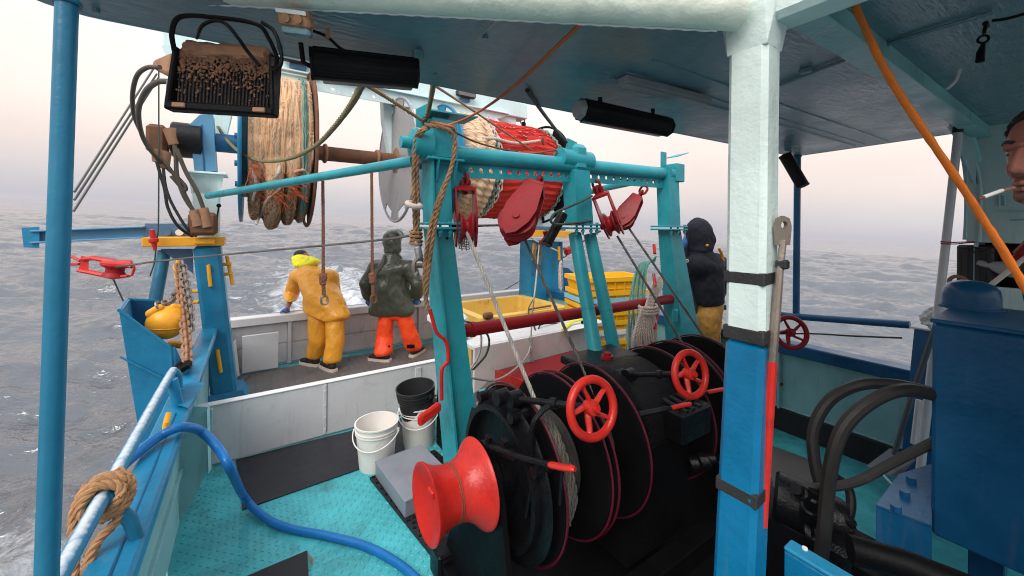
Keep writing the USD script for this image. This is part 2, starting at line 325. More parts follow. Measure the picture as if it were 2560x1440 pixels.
paint('glove_blue', (.05, .14, .38), .5, .2, .4, 40)
paint('shoe_black', (.012, .012, .016), .6, .2, .4, 60)
paint('shoe_sole', (.62, .50, .40), .6, .1, .2, 30)
paint('skin', (.27, .10, .072), .5, .15, .2, 40)
paint('skin_dark', (.20, .085, .065), .6, .15, .4, 60)
paint('hair', (.02, .013, .012), .6, .3, .8, 120)
paint('eye', (.05, .03, .025), .3, .1, .1, 30)
paint('paper', (.78, .75, .72), .8, .04, .1, 30)
paint('grey_dark', (.09, .10, .11), .5, .2, .3, 20)
paint('fin', (.007, .005, .0045), .6, .4, .8, 40, dirt=((.07, .034, .02), .54, 22))
paint('rust_crust', (.17, .082, .045), .8, .4, .9, 60, dirt=((.05, .028, .018), .5, 60))
paint('black_lamp', (.0045, .0045, .005), .5, .2, .3, 20, spec=.18)
paint('rust_rope', (.20, .085, .05), .85, .3, .6, 50)
paint('tape', (.022, .021, .021), .5, .25, .5, 30)
paint('plate_worn', (.13, .115, .108), .42, .2, .3, 16, dirt=((.035, .22, .24), .60, 2.4))
paint('lamp_glass', (.16, .15, .16), .2, .1, .05, 20)
paint('lens_grey', (.30, .29, .30), .3, .1, .1, 20)
# ---------------------------------------------------------------- the sea
def build_sea():
    rng = np.random.default_rng(5)
    va = math.degrees(YAW)
    az = np.r_[np.arange(-64, 64, .2), np.arange(64, 296, 2.5)]+va
    az = np.radians(az); nA = len(az)
    rad = np.r_[np.geomspace(1.2, 5, 70)[:-1], np.geomspace(5, 110, 520)[:-1], np.geomspace(110, 3600, 130)]; nR = len(rad)
    R_, A_ = np.meshgrid(rad, az, indexing='ij')
    x, y = R_*np.sin(A_), R_*np.cos(A_); z = np.zeros_like(x)
    space = np.maximum(R_*np.radians(.2), np.gradient(rad)[:, None]*.8)
    wind = math.radians(205)
    q1 = x*c_-y*s_; q2 = x*s_+y*c_
    for i in range(80):
        L = 0.35*1.05**i*(1+.2*rng.random())
        if L > 14: break
        a = math.radians(YAW*57.3+188)+rng.normal()*(.55 if L < 2 else .40); kx, ky = math.sin(a)*2*np.pi/L, math.cos(a)*2*np.pi/L
        amp = .0125*L**.78*(.4+1.2*rng.random())
        fade = np.clip((L/space-2.0)/2.0, 0, 1)
        ph = kx*x+ky*y+rng.random()*6.28+.9*np.sin(.31*(ky*x-kx*y)+i)
        w = .5+.5*np.sin(.21*(ky*x-kx*y)+.13*ph+i*1.7)
        z += amp*fade*w*((1.15-1.9*np.abs(np.sin(ph*.5)))*1.5 if i % 3 else np.sin(ph))
    # turbulence of the wake astern
    wk = np.clip(1-np.abs(x-1.9-.03*y)/3.2, 0, 1)*np.clip((y-6)/3, 0, 1)*np.clip((48-y)/30, 0, 1)
    p = np.stack([x*1.3, y*1.3, 0*x], -1)
    near = R_ < 80
    t = np.zeros_like(z); t[near] = meshkit.fbm(p[near], 4, 3)-.5
    z += wk*t*.55
    # the boat's wash along the left side
    ws = np.clip(1-np.abs(x+1.3)/1.2, 0, 1)*(y < 7)*(y > -6); z += ws*t*.32
    v = np.stack([x, y, z], -1).reshape(-1, 3)
    i = np.arange(nR-1)[:, None]; j = np.arange(nA)[None]; j2 = (j+1) % nA
    q = np.stack([i*nA+j, (i+1)*nA+j, (i+1)*nA+j2, i*nA+j2], -1).reshape(-1, 4)
    f = np.vstack([q[:, [0, 2, 1]], q[:, [0, 3, 2]]])
    c = len(v); v = np.vstack([v, [0, 0, 0]]); jj = np.arange(nA)
    f = np.vstack([f, np.stack([np.full(nA, c), (jj+1) % nA, jj], 1)])
    return trimesh.Trimesh(v, f, process=False)
MAT['sea'] = usdkit.material(stage, '/World/Looks/sea', {
    'g': ('geometry', {}), 'vr': ('vector_rotate', {'rotate_type': 'z_axis', 'angle': YAW+.10}), 'vr2': ('vector_rotate', {'rotate_type': 'z_axis', 'angle': YAW-.42}),
    'mp': ('mapping', {'scale': (.42, 1.0, 1.0)}), 'mp2': ('mapping', {'scale': (.5, 1.0, 1.0)}),
    'n1': ('noise_texture', {'scale': 1.6, 'detail': 6, 'roughness': .62, 'distortion': .4}), 'n2': ('noise_texture', {'scale': 7.0, 'detail': 3, 'roughness': .6}),
    'b1': ('bump', {'distance': .22}), 'b2': ('bump', {'distance': .03}),
    'w1p': ('math', {'math_type': 'power', 'value2': 1.6}), 'w2p': ('math', {'math_type': 'power', 'value2': 1.0}),
    'pn': ('noise_texture', {'scale': .22, 'detail': 3, 'roughness': .5}), 'pm': ('map_range', {'from_min': .36, 'from_max': .66, 'to_min': .35, 'to_max': 1.0, 'clamp': True}),
    'sx': ('separate_xyz', {}), 'wx': ('math', {'math_type': 'multiply_add', 'value2': -.03}), 'wx1': ('math', {'math_type': 'subtract', 'value2': 1.9}), 'wx2': ('math', {'math_type': 'absolute'}),
    'wm': ('map_range', {'range_type': 'smoothstep', 'from_min': 4.2, 'from_max': 0.4, 'to_min': 0, 'to_max': 1, 'clamp': True}),
    'wy': ('map_range', {'range_type': 'smoothstep', 'from_min': 46, 'from_max': 9, 'to_min': 0, 'to_max': 1, 'clamp': True}), 'wy0': ('map_range', {'from_min': 5.0, 'from_max': 7.0, 'clamp': True}),
    'w1': ('math', {'math_type': 'multiply'}), 'w2': ('math', {'math_type': 'multiply'}),
    'fn': ('noise_texture', {'scale': 1.5, 'detail': 9, 'roughness': .72, 'distortion': 1.1}),
    'lx': ('math', {'math_type': 'add', 'value2': 1.35}), 'lx2': ('math', {'math_type': 'absolute'}), 'lm': ('map_range', {'range_type': 'smoothstep', 'from_min': 1.5, 'from_max': .2, 'to_min': 0, 'to_max': .85, 'clamp': True}),
    'ly': ('map_range', {'range_type': 'smoothstep', 'from_min': 8, 'from_max': 3, 'to_min': 0, 'to_max': 1, 'clamp': True}), 'lw': ('math', {'math_type': 'multiply'}), 'wmax': ('math', {'math_type': 'maximum'}),
    'thr': ('math', {'math_type': 'multiply_add', 'value2': .42, 'value3': -.42}), 'fa': ('math', {'math_type': 'add'}), 'fr': ('map_range', {'from_min': .34, 'from_max': .66, 'clamp': True}),
    'mix': ('mix_color', {'a': (.030, .033, .038), 'b': (.66, .68, .70)}), 'ro': ('mix_float', {'a': .06, 'b': .7}),
    'p': ('principled_bsdf', {'ior': 2.1, 'specular_ior_level': .5})},
    [('g.position', 'vr.vector'), ('vr.vector', 'mp.vector'), ('mp.vector', 'n1.vector'), ('g.position', 'vr2.vector'), ('vr2.vector', 'mp2.vector'), ('mp2.vector', 'n2.vector'), ('n1.fac', 'w1p.value1'), ('w1p.value', 'b1.height'), ('n2.fac', 'w2p.value1'), ('w2p.value', 'b2.height'), ('mp.vector', 'pn.vector'), ('pn.fac', 'pm.value'), ('pm.result', 'b1.strength'), ('pm.result', 'b2.strength'), ('b1.normal', 'b2.normal'), ('b2.normal', 'p.normal'),
     ('g.position', 'sx.vector'), ('sx.y', 'wx.value1'), ('sx.x', 'wx.value3'), ('wx.value', 'wx1.value1'), ('wx1.value', 'wx2.value1'), ('wx2.value', 'wm.value'), ('sx.y', 'wy.value'), ('sx.y', 'wy0.value'),
     ('wm.result', 'w1.value1'), ('wy.result', 'w1.value2'), ('w1.value', 'w2.value1'), ('wy0.result', 'w2.value2'), ('g.position', 'fn.vector'),
     ('sx.x', 'lx.value1'), ('lx.value', 'lx2.value1'), ('lx2.value', 'lm.value'), ('sx.y', 'ly.value'), ('lm.result', 'lw.value1'), ('ly.result', 'lw.value2'), ('w2.value', 'wmax.value1'), ('lw.value', 'wmax.value2'), ('wmax.value', 'thr.value1'), ('thr.value', 'fa.value1'), ('fn.fac', 'fa.value2'), ('fa.value', 'fr.value'), ('fr.result', 'mix.fac'), ('fr.result', 'ro.fac'), ('mix.result', 'p.base_color'), ('ro.result', 'p.roughness')], surface='p.BSDF')
solo('sea', 'grey choppy sea with a white foaming wake astern', 'sea', build_sea(), 'sea', kind='structure', smooth=True, world=True)
# ---------------------------------------------------------------- sea mist
MAT['haze'] = usdkit.material(stage, '/World/Looks/haze', {'v': ('principled_volume', {'color': (.60, .575, .60), 'density': .0012, 'anisotropy': .2})}, [], volume='v.volume')
solo('haze', 'pale sea mist that hides the horizon', 'mist', trimesh.creation.box(bounds=[[-3800, -3800, -1.9], [3800, 3800, 7.0]]), 'haze', kind='stuff', smooth=False, world=True)
# ---------------------------------------------------------------- deck
DZ = -1.80
XL, XR = -.34, 3.92               # inner faces of the two bulwarks
YB, YT = 3.60, 5.78               # low board across the deck, transom
def slab(x0, y0, x1, y1, z, t=.06): return box(x0, y0, z-t, x1, y1, z, bev=.001)
deck = solo('deck', 'turquoise painted chequer plate working deck', 'deck', slab(XL-.02, -2.2, XR+.1, 5.9, DZ, .1), 'turquoise_deck', kind='structure')
def treads():
    rng = np.random.default_rng(3); one = hull([(-.5, 0, 0), (.5, 0, 0), (0, -.5, 0), (0, .5, 0), (-.3, 0, 1), (.3, 0, 1)]); V, F, n = [], [], 0
    v0, f0 = np.asarray(one.vertices), np.asarray(one.faces)
    st = .034
    for i in range(int((2.1+.33)/st)):
        for j in range(int((3.6-1.2)/st)):
            x, y = -.32+i*st, 1.2+j*st
            a = math.pi/4 if (i+j) % 2 else -math.pi/4
            v = v0*A(.027, .0105, .0042); ca, sa = math.cos(a), math.sin(a)
            V.append(np.stack([v[:, 0]*ca-v[:, 1]*sa+x, v[:, 0]*sa+v[:, 1]*ca+y, v[:, 2]+DZ-.0002], 1)); F.append(f0+n); n += len(v)
    return trimesh.Trimesh(np.vstack(V), np.vstack(F), process=False)
part(deck, 'tread_pattern', treads(), 'turquoise_deck', kind='stuff', smooth=False)
def ridges():
    out = []; 
    for k in range(46): out.append(box(XL+.22+k*.075, YB+.22, DZ+.004, XL+.232+k*.075, YT-.22, DZ+.0075, bev=.001))
    return cat(out)
aft = solo('aft_deck_plate', 'worn brown grey treadplate on the aft deck where the two men stand', 'deck plate', slab(XL+.16, YB+.14, XR-.2, YT-.16, DZ+.004, .004), 'plate_worn', kind='structure')
part(aft, 'tread_ridge', ridges(), 'plate_worn', kind='stuff', smooth=False)

# ---------------------------------------------------------------- hull
hl = thing('boat_hull', 'blue painted steel hull side of the trawler rising from the sea', 'hull', at=(1.8, 1.8, SEA))
for nm, xx_, tx in (('left_plating', XL-.07, -.05), ('right_plating', XR+.12, .05)):
    part(hl, 'side_plating', hull([(xx_, -2.2, DZ-.1), (xx_, 5.9, DZ-.1), (xx_-tx*6, -2.2, SEA-.5), (xx_-tx*4, 5.9, SEA-.5), (xx_+.01, -2.2, DZ-.1), (xx_+.01, 5.9, DZ-.1)]), 'blue')
part(hl, 'transom_plating', box(XL, 5.84, SEA-.5, XR+.1, 5.92, DZ-.1), 'blue')

# ---------------------------------------------------------------- left bulwark
CAPZ = -1.03
bl = thing('bulwark', 'blue capped pale turquoise bulwark along the left side of the deck', 'bulwark', at=(-.35, 2, DZ))
part(bl, 'plating', box(-.375, -2.2, DZ, -.355, 4.9, CAPZ-.012), 'turquoise_pale')
part(bl, 'outer_plating', box(-.402, -2.2, DZ-.1, -.378, 4.9, CAPZ-.012), 'blue')
def cap_strip():
    y = np.linspace(-1.2, 4.9, 60); prof = [(-.415, -.012), (-.405, 0), (-.30, 0), (-.288, -.012), (-.288, -.055), (-.296, -.055), (-.296, -.012)]
    v = np.array([[(px, yy_, CAPZ+pz) for px, pz in prof] for yy_ in y]); m, n = v.shape[:2]; v = v.reshape(-1, 3)
    i = np.arange(m-1)[:, None]; j = np.arange(n)[None]; j2 = (j+1) % n
    q = np.stack([i*n+j, i*n+j2, (i+1)*n+j2, (i+1)*n+j], -1).reshape(-1, 4)
    return wobble(trimesh.Trimesh(v, np.vstack([q[:, [0, 2, 1]], q[:, [0, 3, 2]]]), process=False), .003, 9, 2)
part(bl, 'cap_rail', cap_strip(), 'blue')
part(bl, 'cap_seam', box(-.345, .2, CAPZ, -.338, 2.75, CAPZ+.004, bev=.001), 'blue_deep')
for yy_ in (3.02, 1.62, .9):
    part(bl, 'frame', cat(hull([(-.36, yy_, DZ+.02), (-.36, yy_, CAPZ-.06), (-.225, yy_, CAPZ-.10), (-.215, yy_, DZ+.30), (-.30, yy_, DZ+.10), (-.36, yy_+.014, DZ+.02), (-.36, yy_+.014, CAPZ-.06), (-.225, yy_+.014, CAPZ-.10), (-.215, yy_+.014, DZ+.30), (-.30, yy_+.014, DZ+.10)]), hull([(-.225, yy_-.05, CAPZ-.1), (-.225, yy_+.05, CAPZ-.1), (-.215, yy_-.05, DZ+.28), (-.215, yy_+.05, DZ+.28), (-.215, yy_, CAPZ-.1), (-.205, yy_, DZ+.28)])), 'turquoise_pale')
part(bl, 'stringer', box(-.36, -1.2, DZ+.33, -.335, 3.0, DZ+.345), 'turquoise_pale')
pc = P(412, 1078, Z=CAPZ)
part(bl, 'cleat_pin', tube([pc-A(0, 0, .02), pc+A(.004, .004, .035), pc+A(.006, .055, .062)], .0135, 12), 'yellow')
# ---------------------------------------------------------------- left handrail
hr = thing('handrail', 'blue tube handrail worn white on top above the left bulwark cap', 'handrail', at=(-.36, 1.5, CAPZ))
RZ = -.875
p1 = P(150, 1440, Z=RZ); p2 = P(432, 925, Z=RZ); xr_ = (p1[0]+p2[0])/2
pe = P(443, 1000, Z=CAPZ)
rail = spline([(xr_-.005, -.6, RZ), (xr_-.003, 1.2, RZ), (xr_, 2.0, RZ), (xr_, p2[1]-.12, RZ), (xr_+.004, p2[1], RZ-.012), (xr_+.014, p2[1]+.06, RZ-.06), (xr_+.018, p2[1]+.07, CAPZ)], 70)
part(hr, 'rail', tube(rail, .0225, 16), 'rail_worn')
for px, py in ((330, 1345),):
    b = P(px, py, Z=CAPZ); part(hr, 'stanchion', tube([(b[0]+.012, b[1], CAPZ-.005), (b[0]-.004, b[1], CAPZ+.06), (xr_+.006, b[1], RZ)], .020, 14), 'blue_pole')
b2 = P(432, 1000, Z=CAPZ); part(hr, 'stanchion', tube([(xr_+.05, b2[1]-.12, CAPZ-.005), (xr_+.02, b2[1]-.12, RZ)], .026, 14), 'blue')
part(hr, 'rail_end_web', hull([(xr_+.02, p2[1]+.03, CAPZ), (xr_+.05, b2[1]-.1, CAPZ), (xr_+.02, p2[1]+.03, RZ-.04), (xr_+.03, b2[1]-.1, RZ-.03), (xr_+.03, p2[1]+.03, CAPZ), (xr_+.06, b2[1]-.1, CAPZ)]), 'blue_deep')
# rope hitched round the handrail
kc = np.array([xr_, P(262, 1195, X=xr_)[1], RZ])
def hitch():
    out = []; rr = .045
    for k_, (dy, R) in enumerate(((-.035, .044), (-.012, .050), (.012, .052), (.034, .047))):
        th = np.linspace(0, 2*np.pi, 40); out.append(strands(np.stack([kc[0]+R*np.cos(th)+.006*np.sin(3*th), kc[1]+dy+.012*np.sin(th+k_), kc[2]+R*np.sin(th)], 1), .0145, 3, .07))
    a = A(-.05, -.02, -.02)
    out.append(strands(spline([kc+A(-.045, .03, .03), kc+A(-.062, -.01, -.02), kc+A(-.055, -.05, -.11), kc+A(-.035, -.11, -.22), kc+A(.0, -.16, -.34), kc+A(-.01, -.2, -.6)], 60), .0145, 3, .07))
    out.append(strands(spline([kc+A(.05, -.03, .0), kc+A(.04, -.035, -.07), kc+A(-.01, -.06, -.13), kc+A(-.02, -.12, -.24), kc+A(.012, -.18, -.36), kc+A(.0, -.2, -.6)], 60), .0145, 3, .07))
    out.append(strands(spline([kc+A(.02, .04, .05), kc+A(.06, .01, .015), kc+A(.055, -.03, -.035), kc+A(.0, -.05, -.055)], 40), .0145, 3, .07))
    return cat(out)
solo('hitched_rope', 'thick tan laid rope hitched round the left handrail with two tails hanging', 'rope', hitch(), 'rope_tan')

# ---------------------------------------------------------------- canopy over the deck
rlA = P(240, 47, Y=1.5); rlB = P(1830, 358, Y=1.5)
def roofz(x, y=1.5): return rlA[2]+(rlB[2]-rlA[2])*(x-rlA[0])/(rlB[0]-rlA[0])+(y-1.5)*RSL*np.clip((x-.2)/3.0, 0, 1)
rC = P(1985, 392, Y=1.5)
RX = rC[0]; rlB = rC
rD = P(2380, 335, X=RX); RSL = (rD[2]-rC[2])/(rD[1]-rC[1])
can = thing('canopy', 'teal painted steel canopy plate over the winch deck', 'canopy', at=(1.8, .8, .58))
PIL = A(1.06, .475)
corner = [(-.50+.16*(1-math.cos(t)), 1.5-.16*(1-math.sin(t))) for t in np.linspace(0, math.pi/2, 8)]
rp = [(PIL[0], PIL[1]), (PIL[0], -1.6), (RX, -1.6), (RX, 1.5)]+corner[::-1]+[(-.50, 1.30)]
rpoly = Polygon(rp)
def warp_roof(m):
    v = np.asarray(m.vertices).copy(); v[:, 2] += roofz(v[:, 0], v[:, 1])-.55; return trimesh.Trimesh(v, m.faces, process=False)
rm = trimesh.creation.extrude_polygon(rpoly, .012, engine='earcut'); rm = trimesh.Trimesh(np.asarray(rm.vertices)+A(0, 0, .55), rm.faces)
rm = warp_roof(rm.subdivide().subdivide())
part(can, 'roof_plate', rm, 'teal_roof')
# down-turned lip along the aft and right edges
part(can, 'edge_lip', tube([(-.45, 1.40, roofz(-.45, 1.4)+.01), (-.36, 1.487, roofz(-.36)+.01), (0, 1.494, roofz(0)+.01), (RX-.01, 1.494, roofz(RX)+.01), (RX-.006, -1.5, roofz(RX, -1.5)+.01)], .012, 8), 'teal_roof')
# welded beads and stiffeners under the plate
for (a, b, w, h) in (((1.10, .40), (RX-.02, .40), .05, .07),):
    part(can, 'stiffener', beam((a[0], a[1], roofz(a[0], a[1])-.03), (b[0], b[1], roofz(b[0], b[1])-.03), w, h), 'turquoise_pale')
    part(can, 'stiffener_flange', beam((a[0], a[1], roofz(a[0], a[1])-.068), (b[0], b[1], roofz(b[0], b[1])-.068), .075, .008), 'turquoise_pale')
for yy_, w in ((1.05, .008), (.985, .004), (.86, .005)):
    part(can, 'weld_bead', tube([(x, yy_-.02*math.sin(x*3)*0, roofz(x, yy_)-.001) for x in np.linspace(1.16, RX-.1, 14)], w, 6), 'teal_roof')
for px, py in ((2015, 190), (2145, 145)):
    q = P(px, py, Z=.575); part(can, 'pipe_clip', box(q[0]-.012, q[1]-.02, roofz(q[0], q[1])-.02, q[0]+.012, q[1]+.02, roofz(q[0], q[1])), 'teal_roof')
qa, qb = P(1935, 235, Z=.57), P(2480, 60, Z=.57)
part(can, 'conduit', tube([(q[0], q[1], roofz(q[0], q[1])-.008) for q in spline([qa, P(2200, 140, Z=.57), qb], 12)], .0065, 8), 'teal_roof')
for (a, b) in (((1190, 100), (1250, 40)),):
    part(can, 'weld_scar', tube([P(*a, Z=.555), P(*b, Z=.552)], .003, 6), 'lens_grey')
for px, py in ((1213, 98), (1268, 45), (240, 12), (700, 118)):
    q = P(px, py, Z=.56); part(can, 'welded_stud', cyl((q[0], q[1], roofz(q[0], q[1])-.012), (q[0], q[1], roofz(q[0], q[1])+.002), .008, n=10), 'teal_roof')
# diagonal tube at the canopy's inner edge, box beam towards the eye, post
jt = A(PIL[0]-.005, PIL[1], .535)
ta, tb = P(1800, 22, d=.945), P(230, -58, d=.985)
cb = thing('canopy_edge_beam', 'pale green tube along the inner edge of the canopy, meeting the white post', 'beam', at=tuple(ta))
part(cb, 'tube', wobble(tube(np.array([ta+(tb-ta)*t for t in np.linspace(-.03, 1.0, 120)]), .048, 28), .0035, 30, 1), 'tube_green')
part(cb, 'weld_seam', tube(np.array([ta+(tb-ta)*t+A(0, 0, -.047)+FW*.014+A(0, 0, .0012*math.sin(t*230)) for t in np.linspace(0.0, .99, 120)]), .003, 6), 'white')
part(cb, 'box_beam', wobble(arr(beam((PIL[0]+.002, PIL[1]-.03, .545), (PIL[0]+.002, -1.2, .545), .10, .105, bev=.014)).subdivide().subdivide(), .001, 20), 'pale_green')
post = thing('support_post', 'square post, pale green above and bright blue below, with black tape bands', 'post', at=(PIL[0], PIL[1], DZ))
TP = A(.012, -.004)         # lean of the post
def postpt(z): t = (z-DZ)/(0.5-DZ); return A(PIL[0]-.06+.042*t+.075*min(z+.28, 0), PIL[1]-.012*(1-t), z)
def post_seg(z0, z1, w=.092, bev=.012):
    a, b = postpt(z0), postpt(z1); x = A(1, 0, 0); z = unit(b-a); y = np.cross(z, x); x = np.cross(y, z)
    m = obox((a+b)/2, (w*.86, w, np.linalg.norm(b-a)), np.array([x, y, z]), bev)
    return m
zsplit = P(1845, 850, X=PIL[0]-.05)[2]
part(post, 'upper_post', wobble(arr(post_seg(zsplit, .53)).subdivide().subdivide().subdivide(), .0012, 30), 'pale_green')
part(post, 'lower_post', wobble(arr(post_seg(DZ, zsplit)).subdivide().subdivide(), .0008, 30), 'blue_bright')
part(post, 'collar', wobble(arr(hull(np.vstack([np.asarray(post_seg(.50, .56, .125, .03).vertices), np.asarray(post_seg(.435, .44, .093).vertices)]))).subdivide().subdivide(), .003, 30), 'pale_green')
for (l, r, h) in (((1838, 695), (1952, 693), .030), ((1824, 828), (1945, 838), .034), ((1795, 1190), (1915, 1215), .031)):
    za, zb = P(*l, X=PIL[0]-.05)[2], P(*r, Y=PIL[1]-.06)[2]; zm = (za+zb)/2
    m = arr(post_seg(zm-h/2, zm+h/2, .0955, .003)).subdivide(); v = np.asarray(m.vertices).copy(); v[:, 2] += (zb-za)*np.clip((v[:, 0]-PIL[0]+.05)/.12, -.3, 1.3)*.8
    part(post, 'tape_band', wobble(trimesh.Trimesh(v, m.faces), .0008, 40), 'tape')
# coaming board at the foot of the post
ca, cbp = P(1885, 1312, X=PIL[0]+.03), P(2130, 1440, X=PIL[0]+.03)
co = thing('coaming', 'bright blue steel coaming running from the post foot towards the lower right', 'coaming', at=(PIL[0]+.03, .1, DZ))
part(co, 'plate', box(PIL[0]+.02, -1.2, DZ, PIL[0]+.035, PIL[1]-.06, ca[2]-.012, bev=.003), 'blue_bright')
part(co, 'top_flange', box(PIL[0]+.018, -1.2, ca[2]-.010, PIL[0]+.060, PIL[1]-.06, ca[2], bev=.004), 'blue')
for t in (.35,): q = P(2012, 1373, Z=ca[2]); part(co, 'rivet', cyl(q-A(0, 0, .002), q+A(0, 0, .004), .006, n=10), 'white')
# round poles
def pole(name, label, p, q, r, mat):
    t = thing(name, label, 'pole', at=tuple(q)); part(t, 'tube', tube([p, (A(*p)+A(*q))/2, q], r, 20), mat); part(t, 'end_weld', torus(A(*p)-A(0, 0, .012), (0, 0, 1), r+.002, .005, 20, 6), mat); return t
pole('canopy_pole', 'thick blue round pole close by at the left edge of the view', P(168, -8, d=.86), P(116, 1470, d=.82), .0185, 'blue_pole')
rpz = P(1997, 792, X=RX-.06)
pole('canopy_pole', 'slim blue round pole standing on the right handrail', (RX-.06, P(1992, 600, X=RX-.06)[1], roofz(RX)), (RX-.06, P(1992, 600, X=RX-.06)[1], rpz[2]), .026, 'blue_deep')
# ---------------------------------------------------------------- turquoise winch gantry
GY = 2.1
ga = thing('gantry', 'turquoise steel gantry straddling the winch with a perforated top beam', 'gantry', at=(2.1, GY, DZ))
tl, tr = P(1095, 382, Y=GY), P(1680, 436, Y=GY)
def stud(c): return lathe([(0, 0), (.008, 0), (.008, .2), (.0135, .201), (.0135, .38), (.008, .381), (.008, .8), (.012, .801), (.012, 1), (0, 1)], c-A(0, 0, .06), c+A(0, 0, .03), 6)
def legbox(p_top, p_bot, wt, wb, name, mat='turquoise', dt=.10, db=.14):
    (x0, y0, z0), (x1, y1, z1) = p_bot, p_top
    m = hull([(x0+sx*wb/2, y0+sy*db/2, z0) for sx in (-1, 1) for sy in (-1, 1)]+[(x1+sx*wt/2, y1+sy*dt/2, z1) for sx in (-1, 1) for sy in (-1, 1)])
    return m
# left leg
lt, lf, lb_ = P(1093, 395, Y=GY), P(1098, 565, Y=GY), P(1160, 1150, Y=GY-.08)
lb_ = lf+(lb_-lf)*((DZ-lf[2])/(lb_[2]-lf[2]))
def ibeam(t, b, w0, w1, d0, d1, web_gap=.03):
    """channel section leg: a closed box with a raised flange plate on the left"""
    return [legbox(t, b, w0, w1, '', dt=d0, db=d1), hull([(q[0]-w*.5-.006, q[1]+s*(d*.5+.028), q[2]) for q, w, d in ((t, w0, d0), (b, w1, d1)) for s in (-1, 1)]+[(q[0]-w*.5+.006, q[1]+s*(d*.5+.028), q[2]) for q, w, d in ((t, w0, d0), (b, w1, d1)) for s in (-1, 1)])]
part(ga, 'upper_leg', cat(ibeam(lt, lf+A(0, 0, .012), .115, .125, .10, .10)), 'turquoise')
part(ga, 'leg', cat(ibeam(lf-A(0, 0, .012), lb_, .115, .17, .11, .17)), 'turquoise')
for dz in (-.013, .013):
    q = lf+A(0, 0, dz); part(ga, 'flange', obox(q, (.22, .20, .014)), 'turquoise')
for sx in (-.085, -.03, .03, .085):
    part(ga, 'bolt', stud(lf+A(sx, -.085, 0)), 'turquoise')
# left head: bearing box, drum end, plates
hd = P(1100, 360, Y=GY)
part(ga, 'head_box', obox(hd+A(.0, 0, .02), (.155, .15, .22), bev=.006), 'turquoise')
part(ga, 'head_flange', obox(hd+A(0, 0, -.10), (.22, .20, .014), bev=.003), 'turquoise')
part(ga, 'top_plate', hull([hd+A(-.10, -.11, .15), hd+A(.20, -.09, .165), hd+A(.20, .1, .165), hd+A(-.08, .1, .15), hd+A(-.10, -.11, .158), hd+A(.20, -.09, .173), hd+A(.20, .1, .173), hd+A(-.08, .1, .158)]), 'turquoise')
part(ga, 'ear_plate', plate(Polygon([(0, 0), (.09, 0), (.09, .16), (0, .10)]).difference(Point(.04, .05).buffer(.012)), hd+A(-.14, .02, .08), (1, 0, 0), (0, 0, 1), .012), 'turquoise')
for s in (-.05, .06): part(ga, 'gusset', hull([hd+A(s, -.10, -.105), hd+A(s+.01, -.10, -.105), hd+A(s, -.06, -.22), hd+A(s+.01, -.06, -.22), hd+A(s, -.05, -.105), hd+A(s+.01, -.05, -.105)]), 'turquoise')
hx = hd+A(-.08, -.02, -.02)
part(ga, 'bearing_drum', lathe([(0, 0), (.055, 0), (.062, .03), (.078, .04), (.084, .12), (.084, .9), (.07, 1), (0, 1)], hx-A(.10, 0, 0), hx+A(.02, 0, 0), 28), 'turquoise')
part(ga, 'shaft_end', cyl(hx-A(.155, 0, 0), hx-A(.09, 0, 0), .032, n=24), 'turquoise')
# top tube and perforated strip
mid = P(1430, 408, Y=GY)
part(ga, 'top_tube', tube([tl+A(.05, 0, 0), tr-A(.02, 0, 0)], .052, 24), 'turquoise')
sl, sr = P(1165, 423, Y=GY+.0), P(1412, 447, Y=GY)
def strip(x0, z0, x1, z1, h, n):
    L = math.hypot(x1-x0, z1-z0); poly = Polygon([(-.12, -h*.1), (0, -h), (L, -h), (L, h*.6), (-.12, h*.6)])
    for i in range(n): poly = poly.difference(Point((i+.5)*L/n, -h*.45).buffer(.0165, 10))
    return plate(poly, (x0, GY-.006, z0), (x1-x0, 0, z1-z0), (0, 0, 1), -.012)
zs = tl[2]-.058
part(ga, 'perforated_strip', strip(sl[0], tl[2]-.045, mid[0]-.02, tl[2]-.04+(tr[2]-tl[2])*.5, .085, 12), 'turquoise')
part(ga, 'perforated_strip', strip(mid[0]+.15, tl[2]-.035+(tr[2]-tl[2])*.55, tr[0]-.06, tr[2]-.045, .085, 12), 'turquoise')
part(ga, 'corner_web', hull([(hd[0]+.06, GY-.006, tl[2]-.04), (hd[0]+.06, GY+.006, tl[2]-.04), (sl[0]+.02, GY-.006, tl[2]-.05), (sl[0]+.02, GY+.006, tl[2]-.05), (hd[0]+.06, GY-.006, tl[2]-.42), (hd[0]+.06, GY+.006, tl[2]-.42)]), 'turquoise')
# middle legs
mf = P(1448, 566, Y=GY); mt = P(1440, 400, Y=GY)
part(ga, 'middle_head', obox(mt+A(0, 0, .01), (.14, .13, .20), bev=.03), 'turquoise')
part(ga, 'middle_collar', cyl(mt+A(-.16, 0, -.0), mt+A(.13, 0, 0), .072, n=24), 'turquoise')
part(ga, 'middle_ear', plate(Polygon([(0, 0), (.02, .16), (.11, .14), (.12, 0)]), mt+A(-.13, -.02, -.02), (1, 0, 0), (0, 0, 1), .012), 'turquoise')
part(ga, 'middle_leg', legbox(mt-A(0, 0, .08), mf+A(0, 0, .014), .15, .16, '', dt=.13, db=.13), 'turquoise')
for dz in (-.013, .013): part(ga, 'flange', obox(mf+A(0, 0, dz), (.25, .19, .014)), 'turquoise')
for sx in (-.10, -.04, .04, .10): part(ga, 'bolt', stud(mf+A(sx, -.08, 0)), 'turquoise')
